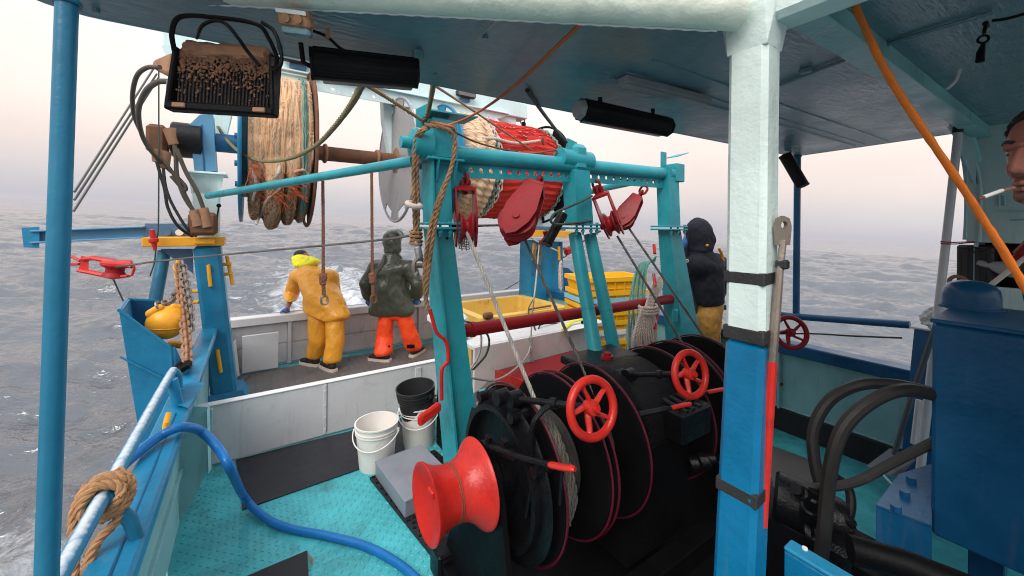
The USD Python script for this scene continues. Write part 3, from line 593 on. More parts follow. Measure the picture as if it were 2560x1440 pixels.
for (a, b, yb) in (((1437, 585), (1492, 900), 1.80), ((1474, 585), (1540, 897), 1.90)):
    pa, pb = P(*a, Y=GY), P(*b, Y=yb); part(ga, 'brace_tube', tube([pa, pb], .047, 20), 'turquoise'); part(ga, 'brace_sleeve', tube([pa+(pb-pa)*.60, pa+(pb-pa)*.62], .050, 20), 'turquoise')
    part(ga, 'brace_foot', obox(pb, (.16, .13, .014)), 'turquoise')
# right leg
rt_, rf, rb = P(1668, 420, Y=GY), P(1673, 570, Y=GY), P(1708, 850, Y=GY-.05)
rb = rf+(rb-rf)*((DZ-rf[2])/(rb[2]-rf[2]))
part(ga, 'upper_leg', legbox(rt_, rf+A(0, 0, .014), .15, .155, '', dt=.12, db=.12), 'turquoise')
part(ga, 'leg', legbox(rf-A(0, 0, .014), rb, .155, .34, '', dt=.12, db=.22), 'turquoise')
for dz in (-.013, .013): part(ga, 'flange', obox(rf+A(0, 0, dz), (.27, .20, .014)), 'turquoise')
for sx in (-.10, .0, .10): part(ga, 'bolt', stud(rf+A(sx, -.085, 0)), 'turquoise')
part(ga, 'right_head', obox(tr+A(.02, 0, .01), (.12, .15, .16), bev=.006), 'turquoise')
part(ga, 'right_collar', cyl(tr-A(.10, 0, 0), tr-A(.02, 0, 0), .07, n=24), 'turquoise')
part(ga, 'top_plate', plate([(0, 0), (.16, .05), (.16, .056), (0, .008)], tr+A(.0, .06, .15), (1, 0, 0), (0, 0, 1), .12), 'turquoise')
part(ga, 'ear_plate', plate(Polygon([(0, 0), (.07, 0), (.07, .17), (0, .17)]).difference(Point(.035, .13).buffer(.01)), tr+A(-.14, .02, .02), (1, 0, 0), (0, 0, 1), .012), 'turquoise')
part(ga, 'leg_lug', obox(P(1688, 790, Y=GY-.1), (.045, .04, .12), bev=.01), 'turquoise')
# left brace tube running to the stern post, and far brace on the right
part(ga, 'long_brace', tube([P(1035, 402, Y=GY), P(520, 490, Y=4.75)], .030, 20), 'turquoise')
part(ga, 'far_brace', tube([tr+A(-.05, .05, .0), P(1405, 495, Y=4.8)], .04, 16), 'turquoise')
# red cross bar
ba, bb = P(1165, 826, Y=GY-.03), P(1685, 746, Y=GY-.03)
cbm = part(ga, 'cross_bar', tube([ba-A(.03, 0, 0), bb], .040, 24), 'red_dark')
for t in (.02, .985): part(cbm, 'bar_end', cyl(ba+(bb-ba)*t-A(.012, 0, 0), ba+(bb-ba)*t+A(.012, 0, 0), .046, n=24), 'red_dark')
# bent red lever on the left leg
lv = [P(1074, 772, Y=GY-.14), P(1082, 800, Y=GY-.14), P(1092, 832, Y=GY-.14), P(1115, 855, Y=GY-.14), P(1120, 900, Y=GY-.14), P(1105, 925, Y=GY-.14), P(1104, 1000, Y=GY-.14)]
part(ga, 'bent_lever', tube(spline(lv, 40), .0105, 10), 'red')
rh = P(1075, 1030, Y=GY-.14)
rhp = part(ga, 'latch_handle', hull(np.vstack([obox(P(1095, 1018, Y=GY-.14), (.03, .03, .05), bev=.008).vertices, obox(P(1052, 1050, Y=GY-.16), (.03, .03, .055), bev=.012).vertices])), 'red')
part(rhp, 'pin', bolt(P(1052, 1046, Y=GY-.165), (0, -1, .3), .012, .012), 'red')
for i, (px, py) in enumerate(((1118, 596), (1132, 1020))): part(ga, 'hole', cyl(P(px, py, Y=GY-.065), P(px, py, Y=GY-.062), .008, n=10), 'black_flat')

# ---------------------------------------------------------------- hanging warp blocks
def make_block(name, label, M):
    t = thing(name, label, 'pulley block', M=M, group='red warp blocks hanging from the gantry')
    out = [(-.075, -.06), (-.045, .10), (.045, .10), (.075, -.06), (.068, -.13), (.035, -.20), (0, -.225), (-.035, -.20), (-.068, -.13)]
    for s in (-1, 1): part(t, 'cheek', plate(Polygon(out).buffer(.004), (0, s*.056-.004, 0), (1, 0, 0), (0, 0, 1), -.010), 'red_dark')
    part(t, 'crown', hull([(sx*.047, sy*.063, z) for sx in (-1, 1) for sy in (-1, 1) for z in (.095, .112)]+[(sx*.03, sy*.03, .128) for sx in (-1, 1) for sy in (-1, 1)]), 'red_dark')
    part(t, 'sheave', lathe([(.02, 0), (.092, 0), (.092, .12), (.062, .35), (.058, .5), (.062, .65), (.092, .88), (.092, 1), (.02, 1)], (0, -.036, -.12), (0, .036, -.12), 36), 'red_dark')
    part(t, 'axle_bolt', lathe([(0, 0), (.024, 0), (.024, .12), (.018, .121), (.018, 1), (0, 1)], (0, -.084, -.12), (0, .070, -.12), 12), 'red_dark')
    part(t, 'eye', tube(spline([(0, .02, .12), (0, .03, .16), (0, 0, .18), (0, -.03, .16), (0, -.02, .12)], 24), .011, 8), 'red_dark')
    return t
def block_M(top, c, face, s=1.0):
    """c: where the block's head hangs; top: where its chain is shackled; face: the side its cheek looks to"""
    z = unit(A(*top)-A(*c)); y = unit(A(*face)-z*(A(*face)@z)); x = np.cross(y, z); return MX(c, x*s, y*s, z*s)
first = None
BL = [((1160, 445), (1162, 520), (.75, -.5, 0), 1.02, 'upright red block nearest the left leg of the gantry, seen edge on', (1135, 552)),
      ((1350, 452), (1318, 510), (.62, -.78, 0), 1.30, 'largest red block of the gantry, its broad cheek tilted to the left', (1330, 600)),
      ((1488, 455), (1514, 522), (.95, -.2, 0), 1.02, 'open sided red block right of the middle gantry legs', (1545, 590)),
      ((1612, 470), (1578, 520), (.45, -.9, 0), .95, 'small red block tucked behind another, nearest the right gantry leg', (1565, 570))]
for i, (top, c, face, s, lab, cab) in enumerate(BL):
    yb = GY+(.05 if i == 3 else -.03)
    tp, cp = P(*top, Y=GY), P(*c, Y=yb); face = R_f = RT*face[0]-FW*.9*abs(face[1])
    if i == 0: face = RT*.985+FW*.26
    if i == 2: face = RT*.95-FW*.31
    if i == 1: face = RT*(-.30)-FW*.95+UP*.1
    if i == 3: face = RT*(-.55)-FW*.83
    M = block_M(tp, cp, face, s)
    if first is None: first = make_block('pulley_block', lab, M)
    else: dup(first, M, lab, 'pulley block', 'red warp blocks hanging from the gantry')
    e = cp+unit(tp-cp)*min(.165*s, .55*np.linalg.norm(tp-cp))
    ch = thing('shackle_chain', ['short red chain holding the edge on block by the left leg', 'short red chain holding the largest block', 'short red chain holding the open sided block', 'short red chain holding the small block by the right leg'][i], 'chain', at=tuple(e))
    L = np.linalg.norm(tp-e)
    for lk in chain(np.linspace(e, tp+unit(tp-e)*.02, 8), max(.075, min(.13, L*.75)), .0125 if L > .12 else .010): part(ch, 'link', lk, 'red_dark')
# ---------------------------------------------------------------- the trawl winch
WY, WZ, WR = 1.5, -1.13, .38
wi = thing('trawl_winch', 'black trawl winch with red rimmed drum flanges under the gantry', 'winch', at=(1.81, WY, DZ))
def wx(px): return P(px[0], px[1], Y=WY)[0]
D = [1.02, 1.275, 1.315, 1.535]
D = D+[3.62-x for x in D[::-1]]
for i, x in enumerate(D):
    part(wi, 'drum_flange', lathe([(.05, 0), (WR-.02, 0), (WR-.012, .2), (WR-.012, .8), (WR-.02, 1), (.05, 1)], (x-.006, WY, WZ), (x+.006, WY, WZ), 72), 'black_flat')
    part(wi, 'flange_rim', torus((x, WY, WZ), (1, 0, 0), WR-.003, .0055, 90, 8), 'rim_red')
for a, b, r in ((0, 1, .215), (2, 3, .17), (4, 5, .17), (6, 7, .20)):
    part(wi, 'drum_core', cyl((D[a], WY, WZ), (D[b], WY, WZ), .14, n=40), 'black_flat')
    # wound warp, its dark colour standing for the shade between the flanges
    n = int((D[b]-D[a]-.04)/.022)
    def coils():
        for kk in range(n):
            x = D[a]+.03+kk*.022; yield torus((x, WY, WZ), (1, 0.02, 0), r+.004*math.sin(kk*2.1), .0115, 60, 6)
    wc = cat(list(coils()))
    part(wi, 'wound_warp', wc, 'wire_drum_shaded', kind='stuff')
part(wi, 'main_shaft', cyl((.84, WY, WZ), (2.78, WY, WZ), .05, n=24), 'black_flat')
# brake drums and bands on the outer ends
for sgn, x0 in ((-1, D[0]), (1, D[-1])):
    xa = x0+sgn*.012; xb = x0+sgn*.10
    part(wi, 'brake_drum', lathe([(.05, 0), (.30, 0), (.30, 1), (.275, 1), (.27, .4), (.10, .4), (.10, 1.3), (.06, 1.35), (.05, 1.35)], (xa, WY, WZ), (xb, WY, WZ), 56), 'black_gloss')
    th = np.linspace(math.radians(62), math.radians(390), 70)
    part(wi, 'brake_band', tube(np.stack([np.full(70, (xa+xb)/2), WY+.315*np.cos(th), WZ+.315*np.sin(th)], 1), .014, 8, flat=3.0), 'black_gloss')
    for ang in (64, 112, 150):
        c = A((xa+xb)/2, WY+.335*math.cos(math.radians(ang)), WZ+.335*math.sin(math.radians(ang)))
        part(wi, 'band_lug', cat(tube([c-A(.05, 0, 0), c+A(.05, 0, 0)], .024, 14)), 'black_gloss')
# end frames
for x in (.86, 2.76):
    fr = Polygon([(-.30, DZ+.02), (.42, DZ+.02), (.36, DZ+.14), (.16, WZ+.02), (.10, WZ+.12), (-.10, WZ+.12), (-.16, WZ), (-.27, DZ+.14)])
    part(wi, 'end_frame', plate(fr, (x-.012, WY, 0), (0, 1, 0), (0, 0, 1), .024), 'black_flat')
    part(wi, 'bearing_cap', cat(lathe([(0, 0), (.10, 0), (.11, .1), (.11, .9), (.10, 1), (0, 1)], (x-.05, WY, WZ), (x+.05, WY, WZ), 24)), 'black_gloss')
# base rails and drip tray
for y in (WY-.30, WY+.34): part(wi, 'base_rail', box(.80, y-.05, DZ, 2.84, y+.05, DZ+.12, bev=.006), 'black_flat')
part(wi, 'base_rail', box(.80, .4, DZ, .87, WY+.39, DZ+.09, bev=.006), 'black_flat')
part(wi, 'foot_plate', box(.78, WY+.30, DZ, .90, WY+.42, DZ+.14, bev=.01), 'black_gloss')
part(wi, 'drip_tray', box(.875, .45, DZ+.004, 2.80, WY+.3, DZ+.012, bev=.002), 'black_flat')
part(wi, 'base_flange', beam(P(1172, 1372, Z=DZ+.10), P(1265, 1445, Z=DZ+.1), .012, .05), 'black_gloss')
# gearbox and its motor in the middle
gb = lathe([(0, 0), (.20, 0), (.265, .06), (.285, .15), (.285, .85), (.265, .94), (.20, 1), (0, 1)], (1.60, WY+.02, WZ+.06), (2.02, WY+.02, WZ+.06), 48)
part(wi, 'gearbox', wobble(trimesh.Trimesh(*trimesh.remesh.subdivide(gb.vertices, gb.faces)), .004, 22), 'black_gear')
part(wi, 'gearbox_top', obox((1.83, WY+.22, WZ+.30), (.46, .26, .05), bev=.01), 'black_gloss')
part(wi, 'filler_cap', lathe([(0, 0), (.035, 0), (.035, .6), (.022, .65), (.022, 1), (0, 1)], (1.80, WY+.14, WZ+.32), (1.80, WY+.14, WZ+.365), 16), 'red_dark')
gl = P(1745, 1090, Y=WY-.30)
part(wi, 'valve_block', obox((1.92, WY-.30, -1.02), (.26, .14, .16), bev=.012), 'black_gloss')
for i in range(3): part(wi, 'valve_spool', cyl((1.84+.06*i, WY-.36, -.945), (1.84+.06*i, WY-.22, -.93), .016, n=12), 'black_gloss')
part(wi, 'valve_link', tube([(1.78, WY-.33, -.92), (2.04, WY-.30, -.90)], .008, 8), 'black_gloss')
part(wi, 'hose_union', cat(lathe([(.0, 0), (.04, 0), (.04, .3), (.03, .32), (.045, .4), (.045, .7), (.03, .75), (.03, 1), (0, 1)], P(1745, 1165, Y=WY-.34)+A(-.02, 0.03, 0), P(1752, 1150, Y=WY-.34)+A(.05, -.05, 0.02), 14)), 'black_gloss')
part(wi, 'gearbox_skirt', hull([(1.60, WY-.26, WZ), (2.02, WY-.26, WZ), (1.60, WY+.28, WZ), (2.02, WY+.28, WZ), (1.56, WY-.22, DZ+.1), (2.06, WY-.22, DZ+.1), (1.56, WY+.3, DZ+.1), (2.06, WY+.3, DZ+.1)]), 'black_flat')
# warping heads
HZ = P(1070, 1256, Y=WY)[2]
def warping(x0, x1):
    """x0: the narrow outer flange, x1: the broad flange towards the winch"""
    L = x1-x0
    pr = [(0, .17), (.04, .165), (.085, .12), (.118, .06), (.138, .015), (.146, .0), (.152, .015), (.150, .05), (.137, .12), (.124, .22), (.116, .34), (.112, .44), (.112, .50), (.114, .58), (.122, .68), (.138, .78), (.158, .87), (.176, .93), (.183, .965), (.184, .985), (.178, 1.0), (.12, 1.0), (.05, 1.0)]
    h = part(wi, 'warping_head', lathe(pr, (x0, WY, HZ), (x1, WY, HZ), 72), 'red', smooth=60)
    for t in (.47, .505): part(h, 'groove_line', torus((x0+L*t, WY, HZ), (1, 0, 0), .1125, .0022, 60, 6), 'rust')
    part(h, 'shaft_key', obox((x0+L*.15, WY+.015, HZ+.025), (abs(L)*.08, .05, .03), bev=.005), 'red')
hA, hB = P(1068, 1256, Y=WY)[0], P(1190, 1207, Y=WY)[0]
warping(hA-.012, hB+.012)
warping(3.62-hA+.012, 3.62-hB-.012)
part(wi, 'head_shaft', cyl((hB, WY, HZ), (.9, WY, HZ), .045, n=20), 'black_flat')
# loose rope lying over the near drum's edge
for k_ in range(6):
    th = np.linspace(math.radians(112+3*k_), math.radians(200-4*k_), 40); xo = D[0]+.022+.011*k_
    part(wi, 'loose_turn', strands(np.stack([xo+.006*np.sin(th*5+k_), WY+(.352-.004*k_)*np.cos(th), WZ+(.352-.004*k_)*np.sin(th)], 1), .010, 2, .08, 5), 'rope_grey')
# brake hand wheels on sloping spindles
def wheel(t, c, ax, R, mat='red', shaft_to=None):
    ax = unit(ax); x, y, z = frame(ax)
    h = part(t, 'hand_wheel', torus(c, ax, R, R*.16, 56, 14), mat)
    part(h, 'hub', cat(lathe([(0, 0), (R*.26, 0), (R*.30, .3), (R*.26, .7), (R*.12, .75), (R*.12, 1), (0, 1)], c-ax*.03, c+ax*.034, 20)), mat)
    for i in range(5):
        a = i*2*np.pi/5+.5; pts = []
        for q in np.linspace(.2, 1, 10):
            b = a+.5*math.sin(q*math.pi*.62)-.35; pts.append(A(*c)+R*q*(x*math.cos(b)+y*math.sin(b))-ax*.018*(1-q))
        part(h, 'spoke', tube(spline(pts, 14), np.linspace(R*.14, R*.10, 14), 8, flat=.7), mat)
    if shaft_to is not None:
        part(t, 'brake_spindle', tube([A(*c), A(*c)+(A(*shaft_to)-A(*c))*.5, shaft_to], .0135, 12), 'black_gloss')
        part(t, 'spindle_end', cyl(A(*shaft_to)+(A(*c)-A(*shaft_to))*.02, A(*shaft_to)+(A(*c)-A(*shaft_to))*.16, .016, n=12), 'steel')
        for q in (.02, .18): 
            e = A(*shaft_to)+(A(*c)-A(*shaft_to))*q; part(t, 'spindle_block', cyl(e-A(.03, 0, 0), e+A(.03, 0, 0), .034, n=16), 'black_gloss')
        e = A(*shaft_to)+(A(*c)-A(*shaft_to))*.62; part(t, 'spindle_collar', cyl(e-unit(A(*shaft_to)-A(*c))*.014, e+unit(A(*shaft_to)-A(*c))*.014, .022, n=16), 'black_gloss')
        return e
W1, S1 = P(1481, 1020, d=1.50), P(1250, 992, X=.93)
W2, S2 = P(1726, 935, d=1.85), P(1545, 938, Y=1.47)
e1 = wheel(wi, W1, (-.10, -.97, .22), .104, 'red', S1)
e2 = wheel(wi, W2, (-.16, -.95, .22), .099, 'red', S2)
W3 = P(1977, 831, d=2.95)
wheel(wi, W3, (-.62, -.75, .25), .112, 'red_dark', W3+A(.10, .40, -.1))
part(wi, 'support_rod', tube(spline([e1, e1+A(-.05, .02, -.03), e1+A(-.09, .03, -.10), P(1330, 1190, X=.96), P(1315, 1290, X=.96)], 30), .012, 8), 'black_gloss')
part(wi, 'spindle_tie', tube([P(1406, 1172, X=.95), P(1400, 1260, X=.96)], .007, 8), 'black_gloss')
part(wi, 'tie_sleeve', tube([P(1362, 1272, Y=1.3), P(1360, 1305, Y=1.3)], .008, 8), 'rim_red')
# band levers with red grips
def lever(pts, grip, r=.010):
    h = part(wi, 'brake_lever', tube(spline(pts, 20), np.linspace(r*1.5, r, 20), 10), 'black_gloss')
    part(h, 'grip', tube(spline(grip, 12), [r*.9]+[r*1.35]*10+[r*.8], 10, flat=.8), 'red')
lever([P(1215, 1112, X=.86), P(1260, 1128, X=.88), P(1300, 1142, X=.90), P(1372, 1161, X=.93)], [P(1372, 1161, X=.93), P(1405, 1168, X=.945), P(1438, 1173, X=.96)], .0115)
part(wi, 'lever_bracket', cat(beam(P(1208, 1108, X=.86), P(1290, 1140, X=.90), .03, .04, bev=.006)), 'black_gloss')
for px, py in ((1220, 1104), (1258, 1114)): part(wi, 'pivot_bolt', bolt(P(px, py, X=.86), (0, -.3, 1), .016, .03), 'black_gloss')
lever([P(1600, 1036, Y=1.16), P(1655, 1024, Y=1.10), P(1680, 1020, Y=1.08)], [P(1678, 1020, Y=1.08), P(1702, 1014, Y=1.07), P(1727, 1009, Y=1.06)], .009)
lever([P(1740, 985, Y=1.10), P(1768, 981, Y=1.09)], [P(1767, 981, Y=1.09), P(1790, 976, Y=1.08), P(1815, 972, Y=1.07)], .009)

# ---------------------------------------------------------------- warps from the blocks to the drums
def wire_solo(name, label, cat_, pts, r, mat='wire', n=24, laid=False, group=None):
    q = spline(pts, n); return solo(name, label, cat_, strands(q, r, 3, r*9, 5) if laid else tube(q, r, 8), mat, group=group)
for i, (a, b, lab, mt) in enumerate((((1150, 540, GY-.04), (1325, 970, WY+.05), 'pale trawl warp from the left block down to the nearest drum', 'wire_light'),
        ((1313, 600, GY-.03), (1468, 945, WY+.04), 'grey trawl warp from the largest block down to the drum left of the gearbox', 'wire'),
        ((1543, 590, GY-.03), (1712, 868, WY+.05), 'grey trawl warp from the open sided block down to the drum right of the gearbox', 'wire'),
        ((1572, 570, GY+.05), (1778, 868, WY+.05), 'grey trawl warp from the small far block down to the far right drum', 'wire'))):
    p, q = P(a[0], a[1], Y=a[2]), P(b[0], b[1], Y=b[2]); q2 = q+unit(q-p)*.18
    solo('trawl_warp', lab, 'steel cable', strands(np.linspace(p, q2, 40), .0115 if i == 0 else .0095, 4, .09, 5), mt)
# ---------------------------------------------------------------- red chute behind the winch
tr_ = thing('red_chute', 'dark red steel chute between the winch and the white fish table', 'chute', at=(2.0, 2.5, -1.4))
c1, c2, c3, c4 = P(1245, 929, Y=2.72), P(1440, 877, Y=2.72), P(1486, 905, Y=2.28), P(1320, 958, Y=2.28)
part(tr_, 'bed', sheet([c1, c2, c3, c4], .012), 'red_dark')
part(tr_, 'side_plate', hull([c1+A(-.02, 0, .02), c4+A(-.02, 0, .02), c1+A(-.02, 0, -.25), c4+A(-.02, 0, -.35), c1+A(-.03, 0, .02), c4+A(-.03, 0, .02)]), 'red')
part(tr_, 'front_plate', sheet([c4-A(.02, 0, 0), c3, c3-A(0, 0, .35), c4-A(.02, 0, .35)], -.01), 'red_dark')
part(tr_, 'edge_bar', tube([c4-A(.02, 0, 0), c3], .009, 8), 'red_dark')
part(tr_, 'leg', box(c1[0]-.02, 2.68, DZ, c1[0]+.03, 2.74, c1[2]-.02), 'grey_metal'); part(tr_, 'leg', box(c2[0]-.06, 2.68, DZ, c2[0]-.01, 2.74, c2[2]-.02), 'grey_metal')
# ---------------------------------------------------------------- low board across the deck
bd = thing('pound_board', 'low white board across the deck in front of the two men at the stern', 'low wall', at=(.6, YB, DZ))
zb = P(505, 1016, Y=YB)[2]; xb0, xb1 = XL+.01, 1.66
xm = P(818, 965, Y=YB)[0]
part(bd, 'panel', box(xb0, YB, DZ+.02, xm-.003, YB+.05, zb-.012, bev=.003), 'white_grey'); part(bd, 'panel', box(xm+.003, YB, DZ+.02, xb1, YB+.05, zb-.012, bev=.003), 'white_grey')
part(bd, 'top_rail', box(xb0, YB-.006, zb-.012, xb1, YB+.06, zb, bev=.004), 'white')
part(bd, 'joint_strap', box(xm-.03, YB-.008, DZ+.03, xm-.004, YB-.001, zb-.02, bev=.002), 'white_grey')
for t in (.1, .35, .6, .9): part(bd, 'screw', cyl((xm-.016, YB-.012, DZ+.03+(zb-DZ-.06)*t), (xm-.016, YB-.006, DZ+.03+(zb-DZ-.06)*t), .007, n=8), 'white')
sx = P(505, 1050, Y=YB-.03)[0]; part(bd, 'slot_bar', box(sx+.045, YB-.035, DZ, sx+.06, YB-.01, zb-.02, bev=.003), 'turquoise_pale')
qh = P(1046, 932, Y=YB-.01); part(bd, 'latch_plate', box(qh[0]-.03, YB-.012, qh[2]-.05, qh[0]+.03, YB-.002, qh[2]+.05, bev=.004), 'white_grey')
part(bd, 'stay_plate', hull([(xb1-.12, YB-.2, DZ), (xb1-.12, YB, DZ), (xb1-.12, YB, zb), (xb1-.11, YB-.2, DZ), (xb1-.11, YB, DZ), (xb1-.11, YB, zb)]), 'white_grey')
# ---------------------------------------------------------------- mats
m1 = [P(590, 1152, Z=DZ), P(606, 1277, Z=DZ), P(1010, 1136, Z=DZ), P(1010, 1046, Z=DZ)]
def mat_sheet(quad, th, amp=.004, n=24, seed=0):
    q = np.asarray(quad); u = np.linspace(0, 1, n); U, V = np.meshgrid(u, u, indexing='ij'); U, V = U[..., None], V[..., None]
    top = (q[0]*(1-U)*(1-V)+q[1]*(1-U)*V+q[2]*U*V+q[3]*U*(1-V)); top[..., 2] = DZ+.004+th+(meshkit.fbm(top*4, 3, seed)-.5)*amp*2
    bot = top.copy(); bot[..., 2] = DZ+.003; N = n*n
    v = np.vstack([top.reshape(-1, 3), bot.reshape(-1, 3)]); i = np.arange(n-1)[:, None]; j = np.arange(n-1)[None]
    a = np.stack([i*n+j, (i+1)*n+j, (i+1)*n+j+1, i*n+j+1], -1).reshape(-1, 4); f = [a[:, [0, 1, 2]], a[:, [0, 2, 3]], a[:, [0, 2, 1]]+N, a[:, [0, 3, 2]]+N]
    ring = np.r_[np.arange(n)*n, (n-1)*n+np.arange(1, n), (np.arange(n-2, -1, -1))*n+n-1, np.arange(n-2, 0, -1)]
    r2 = np.roll(ring, -1); f += [np.stack([ring, r2, r2+N], 1), np.stack([ring, r2+N, ring+N], 1)]
    m = trimesh.Trimesh(v, np.vstack(f), process=False); m.fix_normals(); return m
solo('rubber_mat', 'black rubber mat lying along the foot of the low white board', 'mat', mat_sheet(m1, .006, .003), 'rubber_wet')
m2 = [P(608, 1445, Z=DZ), P(600, 1500, Z=DZ), P(780, 1560, Z=DZ), P(768, 1378, Z=DZ)]
mm = thing('rubber_mat', 'black rubber mat with a frayed corner, cut off by the bottom edge of the picture', 'mat', at=tuple(np.mean(m2, 0)))
part(mm, 'sheet', mat_sheet([P(610, 1447, Z=DZ), P(640, 1700, Z=DZ), P(782, 1700, Z=DZ), P(768, 1380, Z=DZ)], .006, .004, seed=3), 'rubber')
rng = np.random.default_rng(4); part(mm, 'frayed_threads', cat([tube(spline([P(768, 1382, Z=DZ+.01), P(768+rng.uniform(4, 14), 1390+rng.uniform(-8, 20), Z=DZ+.01), P(768+rng.uniform(0, 12), 1405+rng.uniform(-5, 25), Z=DZ+.008)], 10), .0009, 4) for _ in range(7)]), 'rope_brown', kind='stuff')
# holed mat under the warping head: rubber sheet with round holes
h0, h1 = P(924, 1200, Z=DZ), P(1092, 1412, Z=DZ)
ux = unit(h1-h0); vx = A(-ux[1], ux[0], 0); Lm, Wm = np.linalg.norm(h1-h0), .52
if vx[0] < 0: vx = -vx
pol = sbox(0, 0, Lm, Wm); holes = []
st = .038
for i in range(int(Lm/st)):
    for j in range(int(Wm/st)):
        cx_, cy_ = .02+i*st, .02+j*st+(i % 2)*st*.5
        if cy_ < Wm-.02: holes.append(Point(cx_, cy_).buffer(.0135, 3))
from shapely.ops import unary_union
pol = pol.difference(unary_union(holes))
solo('holed_mat', 'thick black rubber mat full of round holes under the red warping head', 'mat', plate(pol, h0+A(0, 0, .004), ux, vx, .016 if np.cross(ux, vx)[2] > 0 else -.016), 'rubber', smooth=False)
# ---------------------------------------------------------------- grey box
bz = DZ+.02; bh = .105
k1 = P(1011, 1294, Z=bz); kz = bz+bh
k2, k3, k4 = P(937, 1153, Z=kz), P(1070, 1108, Z=kz), P(1012, 1254, Z=kz)
ka = k2-k4; kb = A(*(unit(np.cross(ka, (0, 0, 1)))*-.36)); kb = kb if kb[0] > 0 else -kb
gbx = thing('grey_box', 'flat grey metal box on the holed mat beside the white buckets', 'box', at=tuple(k4-A(0, 0, bh)))
cc = k4+ka/2+kb/2
part(gbx, 'body', obox(cc-A(0, 0, bh/2+.006), (np.linalg.norm(ka)-.006, np.linalg.norm(kb)-.006, bh-.012), np.array([unit(ka), unit(kb), np.cross(unit(ka), unit(kb))]), .003), 'grey_metal')
part(gbx, 'lid', obox(cc-A(0, 0, .006), (np.linalg.norm(ka), np.linalg.norm(kb), .014), np.array([unit(ka), unit(kb), np.cross(unit(ka), unit(kb))]), .004), 'grey_metal')
# ---------------------------------------------------------------- buckets
def bucket(name, label, base, h, r0, r1, mat, tilt=(0, 0), handle=True, ribs=(.80, .86), hand_dir=0, empty=True):
    t = thing(name, label, 'bucket', at=tuple(base)); b = A(*base); ax = unit(A(tilt[0], tilt[1], 1)); top = b+ax*h
    w = .004
    pr = [(0, 0), (r0, 0), (r0+(r1-r0)*.78, .78)]
    for q in ribs: rr = r0+(r1-r0)*q; pr += [(rr, q-.012), (rr+.007, q-.010), (rr+.007, q+.012), (rr, q+.014)]
    pr += [(r1, .965), (r1+.006, .97), (r1+.006, 1.0), (r1-w, 1.0), (r0-w, .03), (0, .03)]
    part(t, 'body', lathe(pr, b, top, 40), mat)
    if handle:
        x, y, z = frame(ax, (math.cos(hand_dir), math.sin(hand_dir), .01)); rr = r1+.008
        th = np.linspace(0, np.pi, 26); hc = b+ax*h*.82
        part(t, 'handle', tube(np.array([hc+rr*1.06*(x*math.cos(a)+y*.96*math.sin(a))-ax*(.085*math.sin(a)**1.2) for a in th]), .0045, 8), mat)
        for s in (-1, 1): part(t, 'handle_lug', obox(hc+s*rr*x, (.022, .022, .03), np.array([x, y, z]), .004), mat)
    return t
bkA = P(945, 1180, Z=DZ); bkA[1] += .10; bkA[0] += .015
bucket('bucket', 'empty white plastic bucket with a hanging handle beside the grey box', bkA, .325, .122, .152, 'bucket_white', hand_dir=-2.2)
bkB = P(1058, 1122, Z=DZ); bkB[1] += .10
bucket('bucket', 'white plastic bucket behind the grey box, holding black buckets', bkB, .335, .12, .15, 'bucket_white', hand_dir=-2.1)
tb_ = bkB+A(-.01, 0, .15)
bucket('bucket', 'lower black bucket nested in the second white bucket', tb_, .30, .112, .148, 'bucket_black', tilt=(-.08, -.05), hand_dir=.3, handle=False)
bucket('bucket', 'upper black bucket with a wire handle, topmost of the nested buckets', tb_+A(-.004, -.002, .03), .305, .112, .150, 'bucket_black', tilt=(-.09, -.05), hand_dir=.5)
# ---------------------------------------------------------------- blue hose
hp = [P(312, 1162, Z=CAPZ+.02)+A(-.02, -.05, 0), P(340, 1135, Z=CAPZ+.03), P(400, 1090, Z=CAPZ+.035), P(452, 1068, Z=CAPZ+.05)]
hp += [P(500, 1077, Y=2.62), P(545, 1120, Y=2.52), P(577, 1175, Y=2.42), P(612, 1245, Z=DZ+.10), P(660, 1292, Z=DZ+.035), P(720, 1320, Z=DZ+.025), P(820, 1340, Z=DZ+.025), P(920, 1368, Z=DZ+.025), P(1010, 1420, Z=DZ+.025), P(1080, 1500, Z=DZ+.025), P(1120, 1640, Z=DZ+.025)]
solo('water_hose', 'blue rubber hose lying over the left bulwark and across the turquoise deck', 'hose', tube(spline(hp, 140), .0215, 14), 'blue_hose')
# ---------------------------------------------------------------- transom bulwark
tz = P(694, 788, Y=YT-.06)[2]
tb = thing('stern_bulwark', 'white painted bulwark across the stern that the men lean over', 'bulwark', at=(1.8, YT, DZ))
part(tb, 'cap', box(XL-.05, YT-.07, tz-.10, XR+.2, YT+.10, tz, bev=.008), 'white')
part(tb, 'cap_edge', box(XL-.05, YT+.09, tz-.004, XR+.2, YT+.105, tz+.006, bev=.002), 'steel')
part(tb, 'plating', box(XL-.05, YT, DZ, XR+.2, YT+.02, tz-.10), 'white_grey')
xs_ = [XL+.02, .40, .98, 1.56, 2.14, 2.72, 3.3, 3.9]
for i in range(len(xs_)-1):
    for z0, z1 in ((DZ+.03, DZ+.27), (DZ+.278, tz-.115)):
        part(tb, 'panel', box(xs_[i]+.028, YT-.018, z0, xs_[i+1]-.028, YT, z1, bev=.003), 'white_grey')
    part(tb, 'frame', box(xs_[i]-.022, YT-.055, DZ+.01, xs_[i]+.022, YT, tz-.10, bev=.003), 'white_grey')
for x in (.70, 2.2): part(tb, 'drain_knob', cyl((x, YT-.035, DZ+.25), (x, YT-.02, DZ+.25), .018, n=12), 'white_grey')
